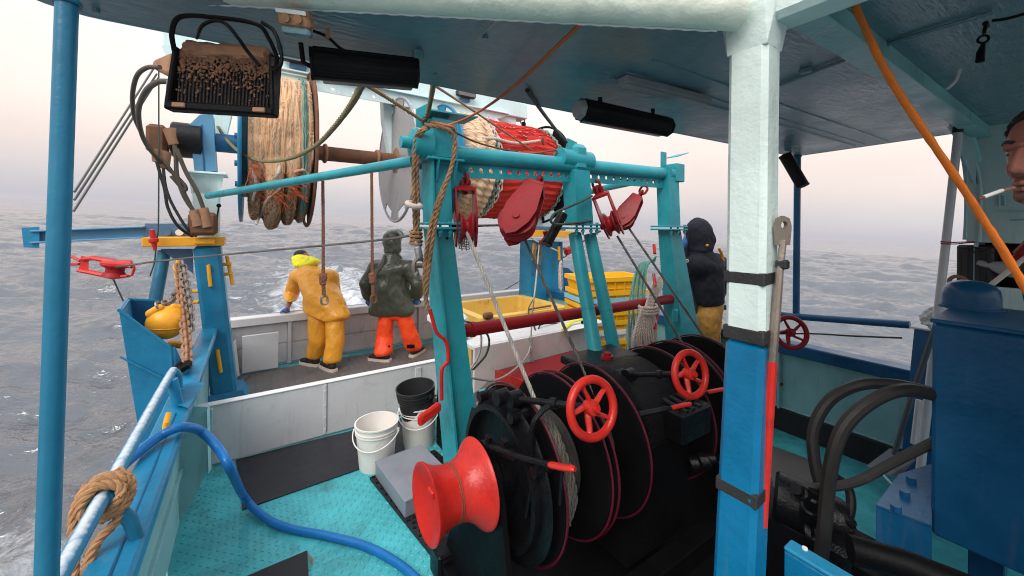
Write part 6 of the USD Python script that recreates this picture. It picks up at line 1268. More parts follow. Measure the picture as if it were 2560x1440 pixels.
# --- the man in the navy hooded top at the right rail
dC = 3.78
def pa(x, y, dd): return P(x, y, d=dC+dd)
ft_ = pa(1762, 900, 0)
fA, fB = A(ft_[0]-.02, ft_[1]-.06, DZ+.03), A(ft_[0]+.06, ft_[1]+.14, DZ+.03)
t = thing('person', 'person in navy hooded top and tan trousers beside the right gantry leg', 'person', at=tuple((fA+fB)/2*A(1, 1, 0)+A(0, 0, DZ)))
K = {'fl': (fA+A(0, 0, .06), .05), 'fr': (fB+A(0, 0, .06), .05), 'kl': (pa(1760, 905, -.03), .06), 'kr': (pa(1772, 900, .08), .06), 'hl': (pa(1764, 792, -.05), .06), 'hr': (pa(1774, 790, .08), .06), 'pv': (pa(1769, 757, .02), (.07, .09, .06)), 'wa': (pa(1768, 730, .02), (.11, .12, .1)), 'ch': (pa(1762, 668, .02), (.12, .14, .12)), 'sl': (pa(1738, 655, -.12), .06), 'sr': (pa(1790, 648, .12), .06), 'nk': (pa(1752, 628, .0), .055), 'hd': (pa(1742, 592, .0), (.09, .085, .115)),
     'el': (pa(1702, 668, .05), .045), 'er': (pa(1808, 702, .10), .045), 'wl': (pa(1712, 612, .08), .03), 'wr': (pa(1790, 742, .10), .03)}
bd_ = part(t, 'body', blob(K, bones, .02, 5), 'skin', smooth=True)
T_ = {'fl': (fA+A(0, 0, .12), (.085, .085, .07)), 'fr': (fB+A(0, 0, .12), (.085, .085, .07)), 'kl': (pa(1759, 905, -.03), (.085, .09, .1)), 'kr': (pa(1771, 900, .08), (.085, .09, .1)), 'hl': (pa(1764, 795, -.05), (.09, .11, .1)), 'hr': (pa(1774, 792, .08), (.09, .11, .1)), 'pv': (pa(1769, 757, .02), (.10, .14, .07))}
part(bd_, 'trousers', cloth(T_, [('fl', 'kl'), ('kl', 'hl'), ('fr', 'kr'), ('kr', 'hr'), ('hl', 'hr', 'pv')], amp=.022, scale=9, seed=23, stretch=(1, 1, .7), cuts=[((0, 0, 1), (0, 0, DZ+.10))]), 'trouser_tan', smooth=True)
J_ = {'h1': (pa(1765, 750, .02), (.155, .16, .07)), 'wa': (pa(1762, 715, .02), (.18, .17, .11)), 'ch': (pa(1762, 670, .02), (.165, .17, .12)), 'sl': (pa(1738, 662, -.12), (.09, .09, .09)), 'sr': (pa(1792, 655, .12), (.085, .09, .09)), 'nk': (pa(1752, 632, .0), (.10, .11, .07)), 'el': (pa(1704, 672, .05), .075), 'wl': (pa(1711, 622, .08), .05), 'er': (pa(1806, 705, .10), (.075, .08, .08)), 'wr': (pa(1793, 738, .10), .062)}
top = part(bd_, 'hooded_top', cloth(J_, [('h1', 'wa'), ('wa', 'ch'), ('ch', 'sl', 'sr'), ('ch', 'nk'), ('sl', 'el'), ('el', 'wl'), ('sr', 'er'), ('er', 'wr')], amp=.016, scale=8, seed=29, stretch=(1, 1, .8)), 'hoodie_navy', smooth=True)
HD = {'a': (pa(1746, 578, .0), (.125, .115, .125)), 'c': (pa(1752, 622, .0), (.105, .11, .07)), 'b': (pa(1762, 600, .0), (.08, .1, .1))}
part(bd_, 'hood', cloth(HD, [('a', 'b'), ('a', 'c'), ('b', 'c')], amp=.018, scale=10, seed=31, edge=.014), 'hoodie_navy', smooth=True)
part(top, 'arm_stripe', tube(spline([pa(1797, 620, -.04), pa(1806, 640, -.02), pa(1808, 662, .0)], 12), .017, 8, flat=.5), 'yellow'); part(top, 'back_mark', obox(pa(1768, 613, -.16), (.035, .01, .02), bev=.003), 'yellow'); part(top, 'badge', torus(pa(1718, 652, -.15), FW, .012, .004, 20, 6), 'paper')
for f in (fA, fB): shoe(t, f, FW*.8+RT*.2)
glove(t, pa(1711, 612, .06), UP*.5+RT*.25, RT*.6-UP*.3, 'glove_blue', 1.6, .6)
# --- the smoker at the right edge: head in profile, looking left
dD = .88
t = thing('person', 'smoker with a cigarette in the mouth, face in profile cut off by the right edge', 'person', at=(1.67, -.10, DZ))
hf, hs, hu = -RT, FW, UP      # forward, far side, up of the head
hc = P(2648, 392, d=dD)
def hp3(f, u, s=0.): return hc+hf*f+hu*u+hs*s
def hr3(f, s, u): return tuple(np.abs(f*hf)+np.abs(s*hs)+np.abs(u*hu))
def hb(c, f, s, u):  # ellipsoid in the head's own axes
    return m3.Manifold.sphere(1.0, 36).scale([f, s, u]).transform([[hf[0], hs[0], hu[0], c[0]], [hf[1], hs[1], hu[1], c[1]], [hf[2], hs[2], hu[2], c[2]]])
H_ = m3.Manifold.batch_hull
def sb(f, u, r, s=0.): return hb(hp3(f, u, s), r, r, r)
skull = hb(hp3(-.01, .035), .094, .074, .088)
face = H_([hb(hp3(.025, .01), .058, .060, .06), hb(hp3(.040, -.075), .032, .036, .022), sb(.01, -.06, .03, .035), sb(.01, -.06, .03, -.035)])
brow = H_([sb(.070, .028, .012, .032), sb(.070, .028, .012, -.032), sb(.080, .027, .010)])
nose = H_([sb(.0865, .014, .007), sb(.096, -.008, .0078), sb(.101, -.026, .009), sb(.080, -.038, .010, .013), sb(.080, -.038, .010, -.013)])
nose2 = sb(.1015, -.031, .0085)
lipu = H_([sb(.074, -.060, .006, .018), sb(.074, -.060, .006, -.018), sb(.083, -.060, .006)]); lipl = H_([sb(.070, -.073, .006, .016), sb(.070, -.073, .006, -.016), sb(.079, -.073, .006)])
chin = sb(.056, -.100, .017)
cheek = [hb(hp3(.042, -.022, s*.038), .026, .014, .024) for s in (-1, 1)]
TB = hc+RT*.172-FW*.078; NB = hc+RT*.095-FW*.04-UP*.165
def tz_(dx, dz): return A(TB[0]+dx, TB[1]-dx*.2, hc[2]-dz)
neck = H_([sb(-.03, -.05, .058), hb(NB, .062, .062, .045)])
def limbs(k):
    """trunk and limbs, k thicker where clothed"""
    out = [H_([hb(NB+UP*.01*k, .070+.012*k, .070+.012*k, .04), hb(tz_(0, .27), .11+.015*k, .19+.02*k, .06), hb(tz_(.01, .40), .12+.015*k, .19+.02*k, .08)]), H_([hb(tz_(.01, .40), .12+.015*k, .19+.02*k, .08), hb(tz_(.04, .85), .12+.015*k, .17+.02*k, .08)])]
    for s in (-1, 1):
        o = hs*s*.10; l0, l1, l2 = tz_(.04, .88)+o*.8, tz_(.02, 1.30)+o, A(*(tz_(.04, 0)+o)[:2], DZ+.06+.07*k)
        out += [H_([hb(l0, .09+.015*k, .09+.015*k, .09), hb(l1, .06+.015*k, .06+.015*k, .06)]), H_([hb(l1, .06+.015*k, .06+.015*k, .06), hb(l2, .045+.02*k, .05+.02*k, .04)])]
        if not k: out.append(H_([hb(l2, .045, .05, .04), hb(l2+hf*.16-A(0, 0, .025), .035, .04, .025)]))
        sh = tz_(0, .28)+hs*s*.19; el_ = sh+A(.04, -.02, -.29); wr_ = el_+A(.03, -.04, -.25)
        out += [H_([hb(sh, .058+.014*k, .058+.014*k, .055), hb(el_, .042+.014*k, .042+.014*k, .042)]), H_([hb(el_, .042+.014*k, .042+.014*k, .042), hb(wr_, .03+.014*k, .03+.014*k, .03)])]
        if not k: out += [H_([hb(wr_, .03, .026, .03), hb(wr_-A(0, 0, .085), .036, .014, .02)])]+[H_([hb(wr_+hf*q-A(0, 0, .085), .010, .010, .010), hb(wr_+hf*q*1.05-A(0, 0, .085+ln), .008, .009, .008)]) for q, ln in ((-.027, .055), (-.009, .072), (.009, .078), (.027, .066))]+[H_([hb(wr_+hf*.025-A(0, 0, .03), .013, .013, .013), hb(wr_+hf*.055-A(0, 0, .085), .009, .009, .009)])]
    return out
tor = limbs(0)
hd_ = m3.Manifold.batch_boolean([skull, face, brow, nose, nose2, lipu, lipl, chin, neck]+cheek+tor, m3.OpType.Add)
hd_ = hd_-H_([sb(.088, .006, .010, -.030), sb(.088, .006, .008, -.042)])-H_([sb(.088, .006, .010, .030), sb(.088, .006, .008, .042)])
hd_ = hd_.refine_to_length(.012); tm = hd_.to_mesh(); hm = trimesh.Trimesh(tm.vert_properties[:, :3], tm.tri_verts); hm.merge_vertices(); trimesh.smoothing.filter_taubin(hm, .5, .52, iterations=6)
bd_ = part(t, 'body', wobble(hm, .0015, 50), 'skin', smooth=True)
for s in (-1, 1):
    e = part(bd_, 'eye', ell(hp3(.064, .010, s*.034), (.009, .009, .005)), 'eye', smooth=True); part(bd_, 'eyebrow', tube(spline([hp3(.086, .034, s*.014), hp3(.080, .039, s*.03), hp3(.066, .036, s*.048)], 10), .0042, 6), 'hair')
    part(bd_, 'ear', arr(H_([hb(hp3(-.015, .0, s*.074), .022, .008, .030), hb(hp3(-.012, -.025, s*.068), .01, .006, .012)])), 'skin', smooth=True)
hq = hb(hp3(-.020, .042), .100, .084, .096).trim_by_plane([float(x) for x in (hu*.80-hf*.60)], float((hu*.80-hf*.60)@hp3(.045, .078))).refine_to_length(.008)
part(bd_, 'hair', crumple(arr(hq), .012, 60, 3), 'hair', smooth=True)
part(bd_, 'stubble', arr(H_([hb(hp3(.045, -.088), .033, .040, .022), sb(.012, -.068, .030, .034), sb(.012, -.068, .030, -.034)]).refine_to_length(.01)), 'skin_dark', smooth=True)
cg = thing('cigarette', 'white cigarette with a glowing tip held in the lips of the smoker', 'cigarette', at=tuple(P(2450, 497, d=dD-.02)))
c0, c1_, c2_, c3_ = P(2534, 470, d=dD), P(2505, 476, d=dD-.005), P(2458, 493, d=dD-.02), P(2447, 498, d=dD-.022)
part(cg, 'filter', tube([c0, c1_], .004, 10), 'rust_light'); part(cg, 'paper', tube([c1_, c2_], .004, 10), 'paper'); part(cg, 'tip', tube([c2_, c3_], [.004, .0034], 10), 'rust')
jk = limbs(1)
part(bd_, 'overalls', arr(m3.Manifold.batch_boolean(jk, m3.OpType.Add).refine_to_length(.04)), 'hoodie_navy', smooth=True)
# ---------------------------------------------------------------- right bulwark, rails and casing
rb_ = thing('bulwark', 'pale turquoise bulwark with a deep blue cap along the right side of the deck', 'bulwark', at=(XR, 2, DZ))
cz = P(2090, 884, X=XR)[2]
part(rb_, 'cap_rail', box(XR-.02, -.3, cz-.10, XR+.13, 4.9, cz, bev=.008), 'blue_deep'); part(rb_, 'plating', box(XR+.03, -2.0, DZ, XR+.05, 4.9, cz-.10), 'turquoise_pale'); part(rb_, 'outer_plating', box(XR+.09, -2.0, DZ-.1, XR+.11, 4.9, cz-.10), 'blue')
part(rb_, 'kick_strip', box(XR-.005, -1.5, DZ, XR+.03, 4.6, DZ+.20, bev=.006), 'rubber')
part(rb_, 'stringer', box(XR+.0, -1.5, DZ+.205, XR+.03, 4.6, DZ+.215, bev=.002), 'turquoise_pale')
for y in (2.3, 1.55, .62): part(rb_, 'frame', box(XR-.03, y-.008, DZ+.2, XR+.03, y+.008, cz-.1, bev=.002), 'turquoise_pale')
for px, py in ((1946, 935), (1955, 960)): q = P(px, py, X=XR+.02); part(rb_, 'pin', cyl(q-A(.03, 0, 0), q, .012, n=10), 'red_dark')
rr = thing('handrail', 'deep blue tube handrail above the right bulwark', 'handrail', at=(XR+.03, 1.6, cz))
r0_, r1_ = P(1998, 792, X=XR+.04), P(2275, 812, X=XR+.04)
rr2 = P(1810, 768, X=XR+.04)
part(rr, 'rail', tube([rr2, r0_], .026, 14), 'blue_deep'); part(rr, 'rail', tube([r0_, r1_], .028, 14), 'blue_deep')
for px in (1846,): q = P(px, 775, X=XR+.04); part(rr, 'stanchion', tube([q, A(q[0], q[1], cz)], .024, 12), 'blue_deep')
part(rr, 'elbow', trimesh.creation.icosphere(2, .032).apply_translation(r0_), 'blue_deep')
solo('lifeline', 'thin black line stretched below the right handrail', 'line', tube(spline([P(1800, 838, X=XR+.05), P(2005, 834, X=XR+.05), P(2130, 840, X=XR+.05), P(2255, 845, X=XR+.05)], 12), .007, 6), 'rope_dark')
# raised blue end of the bulwark
bk = thing('bulwark_end', 'deep blue steel block where the right bulwark rises beside the hydraulic cabinet', 'bulwark', at=(3.7, .3, DZ))
b0 = P(2270, 822, X=3.55); part(bk, 'block', hull([(3.52, b0[1]+.04, DZ), (3.95, b0[1]+.04, DZ), (3.52, -.4, DZ), (3.95, -.4, DZ), (3.60, b0[1]-.02, b0[2]), (3.95, b0[1]-.02, b0[2]), (3.60, -.4, b0[2]), (3.95, -.4, b0[2])]), 'blue_deep')
part(bk, 'top_plate', box(3.58, -.4, b0[2], 3.97, b0[1], b0[2]+.012, bev=.003), 'white_grey')
solo('crumpled_bag', 'crumpled white plastic bag on the blue block by the grey pole', 'bag', crumple(ell(P(2345, 800, d=2.3), (.05, .06, .06), None, 4), .05, 22, 5), 'white_grey', smooth=True)
# casing with its dark shelf
WX = 3.93
cw = thing('casing', 'pale teal steel casing at the right with a dark shelf opening', 'casing', at=(WX, -.5, DZ))
ye = P(2416, 500, X=WX)[1]
zo1, zo0 = P(2480, 607, X=WX)[2], P(2480, 716, X=WX)[2]
part(cw, 'upper_plate', box(WX, -1.6, zo1, WX+.02, ye, roofz(WX, 0)), 'casing_cyan'); part(cw, 'lower_plate', box(WX, -1.6, DZ, WX+.02, ye-.02, zo0), 'casing_cyan')
part(cw, 'shelf_back', box(WX+.30, -1.6, zo0-.02, WX+.32, ye, zo1+.02), 'black_flat'); part(cw, 'shelf_floor', box(WX+.02, -1.6, zo0-.02, WX+.30, ye-.03, zo0), 'black_flat'); part(cw, 'shelf_top', box(WX+.02, -1.6, zo1, WX+.30, ye, zo1+.02), 'casing_cyan'); part(cw, 'shelf_end', box(WX+.02, ye-.05, zo0, WX+.30, ye-.03, zo1), 'casing_cyan')
# curved knee from the roof into the casing's edge
def knee():
    c = spline([P(2292, 222, X=WX-.9), P(2350, 285, X=WX-.42), P(2392, 345, X=WX-.12), P(2412, 420, X=WX-.01), P(2416, 520, X=WX-.005), P(2412, 600, X=WX-.005)], 30)
    return c
kn_ = knee(); part(cw, 'knee_flange', tube(kn_+A(.03, -.03, 0), .045, 8, flat=.35), 'turquoise_pale')
kw = [A(*q) for q in kn_[:20:2]]+[A(WX, kn_[19][1], roofz(WX, .4))]
part(cw, 'knee_web', hull(np.vstack([[kn_[0]+A(.03, -.05, .03), kn_[8]+A(.04, -.05, 0), kn_[14]+A(.04, -.05, 0), A(WX, kn_[14][1]-.05, .3), A(WX, kn_[0][1]-.05, roofz(WX, .4)-.01)], np.array([kn_[0]+A(.03, -.05, .03), kn_[8]+A(.04, -.05, 0), kn_[14]+A(.04, -.05, 0), A(WX, kn_[14][1]-.05, .3), A(WX, kn_[0][1]-.05, roofz(WX, .4)-.01)])-A(0, .012, 0)])), 'casing_cyan')
part(cw, 'weld_line', tube(spline([P(2408, 330, X=WX-.01), P(2436, 400, X=WX-.01), P(2452, 470, X=WX-.01), P(2450, 605, X=WX-.01)], 24), .010, 6), 'casing_cyan')
for (x0, y0, x1, y1) in ((2490, 528, 2560, 528), (2525, 550, 2560, 550), (2498, 490, 2498, 515), (2512, 488, 2512, 515)): part(cw, 'shelf_rib', tube([P(x0, y0, X=WX-.012), P(x1, y1, X=WX-.012)], .006, 6), 'turquoise_pale')
bx = P(2430, 660, X=WX+.10); t = thing('battery_box', 'black ribbed plastic box at the left end of the dark shelf', 'box', at=(WX+.1, bx[1], zo0))
part(t, 'body', box(WX+.03, bx[1]-.10, zo0, WX+.2, bx[1]+.06, zo1-.02, bev=.01), 'bucket_black')
for k_ in range(3): part(t, 'rib', box(WX+.015, bx[1]-.09+.05*k_, zo0+.02, WX+.03, bx[1]-.07+.05*k_, zo1-.04, bev=.003), 'bucket_black')
for k_ in range(2): part(t, 'bar', box(WX+.012, bx[1]-.10, zo1-.07+.03*k_, WX+.03, bx[1]+.05, zo1-.06+.03*k_, bev=.002), 'bucket_black')
bt = P(2530, 680, X=WX+.05); t = thing('bottle', 'clear grey plastic bottle lying on the dark shelf behind the orange strap', 'bottle', at=tuple(bt)); part(t, 'body', lathe([(0, 0), (.04, .02), (.045, .1), (.045, .6), (.02, .85), (.02, 1), (0, 1)], bt+A(0, -.12, -.02), bt+A(-.02, .14, .05), 20), 'lens_grey'); part(t, 'label', lathe([(.0455, 0), (.0455, 1), (.044, 1), (.044, 0)], bt+A(-.005, -.06, -.005), bt+A(-.008, 0, .012), 20), 'casing_cyan')
solo('red_float', 'red handled tool lying on the shelf behind the orange strap', 'tool', tube(spline([P(2535, 650, X=WX-.2), P(2550, 635, X=WX-.2), P(2580, 605, X=WX-.2)], 14), [.02]*6+[.03]*8, 10), 'red_dark')
solo('pale_stick', 'pale stick leaning on top of the blue dome', 'stick', tube([P(2478, 712, d=1.75), P(2525, 675, d=1.72), P(2570, 640, d=1.7)], .0105, 8), 'white_warm')
solo('red_jar', 'red labelled jar half hidden in the dark shelf', 'jar', lathe([(0, 0), (.05, 0), (.05, .8), (.035, .85), (.035, 1), (0, 1)], P(2474, 690, X=WX+.12), P(2474, 650, X=WX+.12), 18), 'red_dark')
# grey pole with its red string
pq, pr_ = P(2396, 330, d=2.25), P(2343, 800, d=2.20)
t = thing('grey_pole', 'slanting grey pole lashed to the casing with red string', 'pole', at=tuple(pr_)); part(t, 'shaft', tube([pq+(pq-pr_)*.12, pq, pr_, pr_+(pr_-pq)*1.3], .019, 14), 'white_grey'); part(t, 'black_cap', tube([P(2398, 303, d=2.25), P(2394, 332, d=2.25)], .0225, 14), 'tape')
solo('red_string', 'thin red string tying the grey pole to the casing', 'string', cat([tube(spline([P(2352, 604+k_*5, d=2.16), P(2385, 606+k_*4, d=2.2), P(2435, 604+k_*2, X=WX-.02)], 10), .0035, 5) for k_ in range(2)]), 'red_dark')
# ---------------------------------------------------------------- blue hydraulic cabinet
HX = 2.2
hb_ = thing('hydraulic_cabinet', 'big dark blue hydraulic cabinet with a domed top at the right edge', 'cabinet', at=(HX+.3, -.1, DZ))
q0, q1 = P(2330, 798, X=HX), P(2297, 1322, X=HX)
part(hb_, 'body', box(HX, -.75, q1[2], HX+.55, q0[1], q0[2]-.012, bev=.012), 'blue_deep'); part(hb_, 'top_flange', box(HX-.006, -.75, q0[2]-.012, HX+.56, q0[1]+.006, q0[2]+.004, bev=.004), 'blue_deep')
dc = P(2427, 780, d=1.72)
part(hb_, 'dome', lathe([(.088, 0), (.088, .45), (.083, .68), (.066, .87), (.036, .97), (0, 1)], A(dc[0], dc[1], q0[2]), A(dc[0], dc[1], P(2427, 700, d=1.72)[2]), 36), 'blue_deep', smooth=60); part(hb_, 'dome_base', cyl(A(dc[0], dc[1], q0[2]), A(dc[0], dc[1], q0[2]+.012), .10, n=36), 'blue_deep')
for z in (.5,): part(hb_, 'lifting_eye', torus(P(2395, 705, d=2.0), (1, 0, .2), .03, .009, 20, 8), 'rust_light')
fz_ = P(2230, 1260, X=HX-.12)
FZ = -1.10
ff = [P(2190, 1269, Z=FZ), P(2247, 1192, Z=FZ), P(2330, 1165, Z=FZ), P(2330, 1322, Z=FZ)]
part(hb_, 'foot_block', hull(np.vstack([ff, np.array(ff)-A(0, 0, .30)])), 'blue_deep'); part(hb_, 'foot_plate', hull(np.vstack([np.array(ff)+A(0, 0, .002), np.array(ff)+A(0, 0, .012)])), 'blue_deep')
for px, py in ((2278, 1205), (2262, 1240), (2240, 1277)): part(hb_, 'flange_bolt', bolt(P(px, py, Z=FZ+.012), (0, 0, 1), .017, .022), 'blue_deep')
part(hb_, 'leg', box(HX+.05, -.3, DZ, HX+.15, -.2, q1[2]), 'blue_deep'); part(hb_, 'leg', box(HX+.40, q0[1]-.15, DZ, HX+.5, q0[1]-.05, q1[2]), 'blue_deep')
part(hb_, 'return_pipe', tube([P(2125, 1372, d=1.25), P(2260, 1410, d=1.2), P(2460, 1490, d=1.1)], .040, 18), 'black_flat')
part(hb_, 'drip_plate', box(1.9, -.9, DZ+.01, 2.9, .75, DZ+.02), 'blue')
# black pump and hoses
pm = thing('pump', 'black hydraulic pump with hose unions on the deck behind the blue post', 'pump', at=(1.9, .8, DZ))
a_, b_ = P(1935, 1235, d=1.75), P(2120, 1310, d=1.6)
part(pm, 'body', lathe([(0, 0), (.09, 0), (.10, .05), (.10, .55), (.085, .58), (.085, .9), (.07, 1), (0, 1)], a_, b_, 28), 'black_gloss'); part(pm, 'base', box(a_[0]-.05, b_[1]-.15, DZ, b_[0]+.1, a_[1]+.15, a_[2]-.08), 'black_flat')
for (x0, y0, x1, y1, r) in ((2022, 1290, 2040, 1225, .035), (2015, 1330, 2065, 1345, .045), (2095, 1330, 2125, 1300, .035), (2030, 1250, 1990, 1222, .03), (2080, 1360, 2110, 1380, .04)):
    part(pm, 'union', lathe([(0, 0), (r, 0), (r, .3), (r*.75, .33), (r*.95, .5), (r*.95, .75), (r*.7, .8), (r*.7, 1), (0, 1)], P(x0, y0, d=1.6), P(x1, y1, d=1.56), 12), 'black_gloss')
part(pm, 'valve_body', obox(P(2085, 1370, d=1.55), (.14, .14, .1), bev=.02), 'black_gloss')
hose('thick_hose', 'thick black hose arching behind the other one from the cabinet down to the pump', [P(2345, 985, X=HX+.06), P(2240, 962, d=1.65), P(2150, 962, d=1.7), P(2075, 1000, d=1.75), P(2035, 1070, d=1.75), P(2036, 1150, d=1.72), P(2055, 1225, d=1.68), P(2075, 1270, d=1.65)], .0235, 'hose_black')
hose('thick_hose', 'thick black hose arching in front from the cabinet down to the bottom of the pump', [P(2350, 990, X=HX+.06), P(2260, 975, d=1.5), P(2180, 1003, d=1.5), P(2112, 1065, d=1.5), P(2080, 1150, d=1.5), P(2066, 1260, d=1.5), P(2058, 1350, d=1.5), P(2050, 1420, d=1.52)], .0245, 'hose_black')
hose('thick_hose', 'black hose running level from the cabinet to a union on the pump', [P(2345, 1100, X=HX+.06), P(2240, 1152, d=1.55), P(2150, 1200, d=1.55), P(2080, 1217, d=1.56), P(1990, 1220, d=1.6)], .018, 'hose_black')
hose('thick_hose', 'short black hose curling behind the front arching hose', [P(2085, 1190, d=1.75), P(2118, 1215, d=1.75), P(2128, 1260, d=1.72), P(2118, 1310, d=1.68)], .018, 'hose_black')
solo('grey_mat', 'grey worn mat on the turquoise deck at the right', 'mat', mat_sheet([P(1925, 1115, Z=DZ), P(1925, 1230, Z=DZ), P(2090, 1300, Z=DZ), P(2060, 1165, Z=DZ)], .006, .003, 12, 7), 'plate_worn')
t = thing('deck_lever', 'grey foot lever with two upright rods beside the right bulwark', 'lever', at=tuple(P(2230, 1180, Z=DZ)))
part(t, 'pedal', hull([P(2165, 1165, d=2.3), P(2225, 1120, d=2.5), P(2290, 1150, d=2.3), P(2245, 1195, d=2.2), P(2225, 1188, d=2.2)]), 'grey_dark'); part(t, 'rod', tube([P(2345, 800, d=2.1), P(2280, 990, d=2.2), P(2236, 1135, d=2.3)], .014, 8), 'grey_dark'); part(t, 'rod', tube([P(2298, 1000, d=2.3), P(2285, 1110, d=2.3)], .016, 8), 'white_grey')
part(t, 'cable', tube(spline([P(2200, 1175, d=2.25), P(2215, 1195, d=2.2), P(2238, 1218, d=2.15)], 10), .006, 6), 'white_grey')
# ---------------------------------------------------------------- tool taped to the post
t = thing('long_tool', 'long iron rod with a flat eye, taped to the post, its lower end painted red', 'tool', at=tuple(P(1908, 1308, d=.95)))
TD = .915
def tp_(x, y): return P(x, y, d=TD)
part(t, 'eye', plate(Polygon([(-.017, -.045), (.017, -.045), (.021, 0), (.015, .018), (0, .024), (-.015, .018), (-.021, 0)]).difference(Point(0, .002).buffer(.009)), tp_(1961, 565), RT+FW*.2, UP, -.010), 'steel_bronze')
part(t, 'rod', tube([tp_(1958, 600), tp_(1951, 660), tp_(1940, 780), tp_(1930, 905)], [.008, .008, .0105, .0105], 10), 'steel_bronze'); part(t, 'red_rod', tube([tp_(1930, 903), tp_(1918, 1100), tp_(1905, 1312)], .0115, 10), 'red'); part(t, 'clip', box(*(tp_(1956, 661)-A(.012, .012, .011)), *(tp_(1956, 661)+A(.012, .012, .011))), 'tape')
# ---------------------------------------------------------------- lamps under the canopy
FD = 1.0
fl = thing('floodlight', 'big square floodlight with rusty cooling fins hanging under the left of the canopy', 'floodlight', at=tuple(P(570, 190, d=FD)))
f00, f10, f11, f01 = [P(x, y, d=FD) for x, y in ((440, 112), (664, 118), (697, 288), (447, 282))]
fc = (f00+f10+f11+f01)/4; view = unit(fc); fx_ = unit((f11-f01)+(f10-f00)); fn_ = unit(-FW*.8-view*.2+UP*.10); fx_ = unit(fx_-fn_*(fx_@fn_)); fy_ = np.cross(fn_, fx_); fy_ = fy_ if fy_[2] > 0 else -fy_
W_, Hh = np.linalg.norm(f11-f01)*.98, np.linalg.norm((f00+f10-f11-f01)/2)
axs = np.array([fx_, fy_, fn_])
part(fl, 'body', obox(fc-fn_*.028, (W_*.92, Hh*.9, .05), axs, .012), 'fin')
part(fl, 'frame', obox(fc-fy_*Hh*.44, (W_*1.02, .022, .035), axs, .005), 'black_flat')
for s in (-1, 1): part(fl, 'frame', hull(np.vstack([obox(fc+fx_*W_*.49*s-fy_*Hh*.44, (.011, .02, .030), axs, .003).vertices, obox(fc+fx_*W_*.45*s+fy_*Hh*.36, (.011, .02, .030), axs, .004).vertices])), 'black_flat')
for i in range(26):
    x = -W_*.42+W_*.84*i/25; part(fl, 'fin', obox(fc+fx_*x-fn_*.004-fy_*Hh*.04, (.0034, Hh*.80, .012), axs, .001), 'fin')
def finely(m, n): 
    m = arr(m)
    for _ in range(n): m = m.subdivide()
    return m
part(fl, 'rusty_top', crumple(finely(obox(fc+fy_*Hh*.42-fn_*.02, (W_*.82, .04, .06), axs, .010), 4), .008, 50, 3), 'rust_light')
lumps = []      # a crust of rust, thick at the top and thinning out downwards
for i in range(1100):
    u_, w_ = rng.uniform(-.44, .44), min(rng.exponential(.15), .78); r_ = rng.uniform(.0012, .0036)*(1-.4*w_)
    q_ = trimesh.creation.icosphere(1, 1.0); lumps.append(trimesh.Trimesh(np.asarray(q_.vertices)*A(r_*rng.uniform(.8, 1.6), r_*.8, r_*rng.uniform(.8, 1.9)) @ np.array([fx_, fn_, fy_])+fc+fx_*W_*u_+fy_*Hh*(.38-w_)+fn_*.003, q_.faces))
part(fl, 'rust_crust', cat(lumps), 'rust_crust', kind='stuff', smooth=True)
for s in (-.36, .38): part(fl, 'clip', obox(fc-fy_*Hh*.445+fx_*W_*s+fn_*.02, (.030, .012, .006), axs, .002), 'rust_light')
part(fl, 'gland', obox(P(437, 220, d=FD+.02), (.012, .03, .05), axs, .004), 'grey_metal')
YD = .93
yk = [P(436, 128, d=YD+.03), P(430, 80, d=YD+.01), P(452, 42, d=YD), P(540, 44, d=YD), P(640, 60, d=YD), P(672, 96, d=YD+.02), P(696, 150, d=YD+.05)]
part(fl, 'yoke', tube(spline(yk, 40), .0056, 8, flat=.7), 'black_flat'); part(fl, 'swivel', obox(P(688, 160, d=FD-.02), (.015, .03, .025), axs, .004), 'black_flat')
solo('lamp_cable', 'black cable arching over the floodlight', 'cable', tube(spline([P(492, 95, d=FD), P(505, 65, d=YD), P(535, 52, d=YD-.01), P(565, 60, d=YD-.01), P(595, 95, d=YD), P(620, 130, d=FD-.05), P(650, 165, d=FD-.04)], 40), .0042, 8), 'black_flat')
solo('lamp_cable', 'black cable looping down the right side of the floodlight', 'cable', tube(spline([P(655, 56, d=YD), P(685, 78, d=YD), P(700, 120, d=YD), P(704, 150, d=YD), P(697, 170, d=YD), P(685, 174, d=YD+.03)], 30), .0045, 8), 'black_flat')
jb = P(738, 47, d=.955); t = thing('junction_box', 'pale and rusty junction box fixed under the canopy between the floodlight and the black lamp', 'junction box', at=tuple(jb))
jx = np.array([unit(RT*.98-UP*.12), unit(FW*.9+UP*.4), unit(UP*.9-FW*.4)]); part(t, 'body', obox(jb, (.080, .03, .040), jx, .006), 'rust_light'); part(t, 'lid', obox(jb-jx[2]*.026+A(0, 0, -.002), (.072, .030, .022), jx, .008), 'teal_roof')
for s in (-.014, .016): part(t, 'knob', cyl(jb+jx[0]*s-jx[1]*.015, jb+jx[0]*s-jx[1]*.021, .010, n=16), 'rust_light')
part(t, 'label', obox(jb+jx[2]*.014-jx[1]*.016, (.074, .003, .010), jx, .001), 'pale_green')
solo('lamp_cable', 'black cable from the junction box to the left black lamp', 'cable', tube(spline([P(785, 78, d=1.02), P(818, 92, d=1.06), P(850, 120, d=1.1), P(880, 135, d=1.12)], 20), .0042, 8), 'black_flat')
solo('tape_tag', 'small peach coloured tape tag on the lamp cable', 'tag', obox(P(819, 84, d=1.04), (.011, .004, .028), np.array([unit(RT+UP*.1), FW, UP]), .001), 'rust_light')
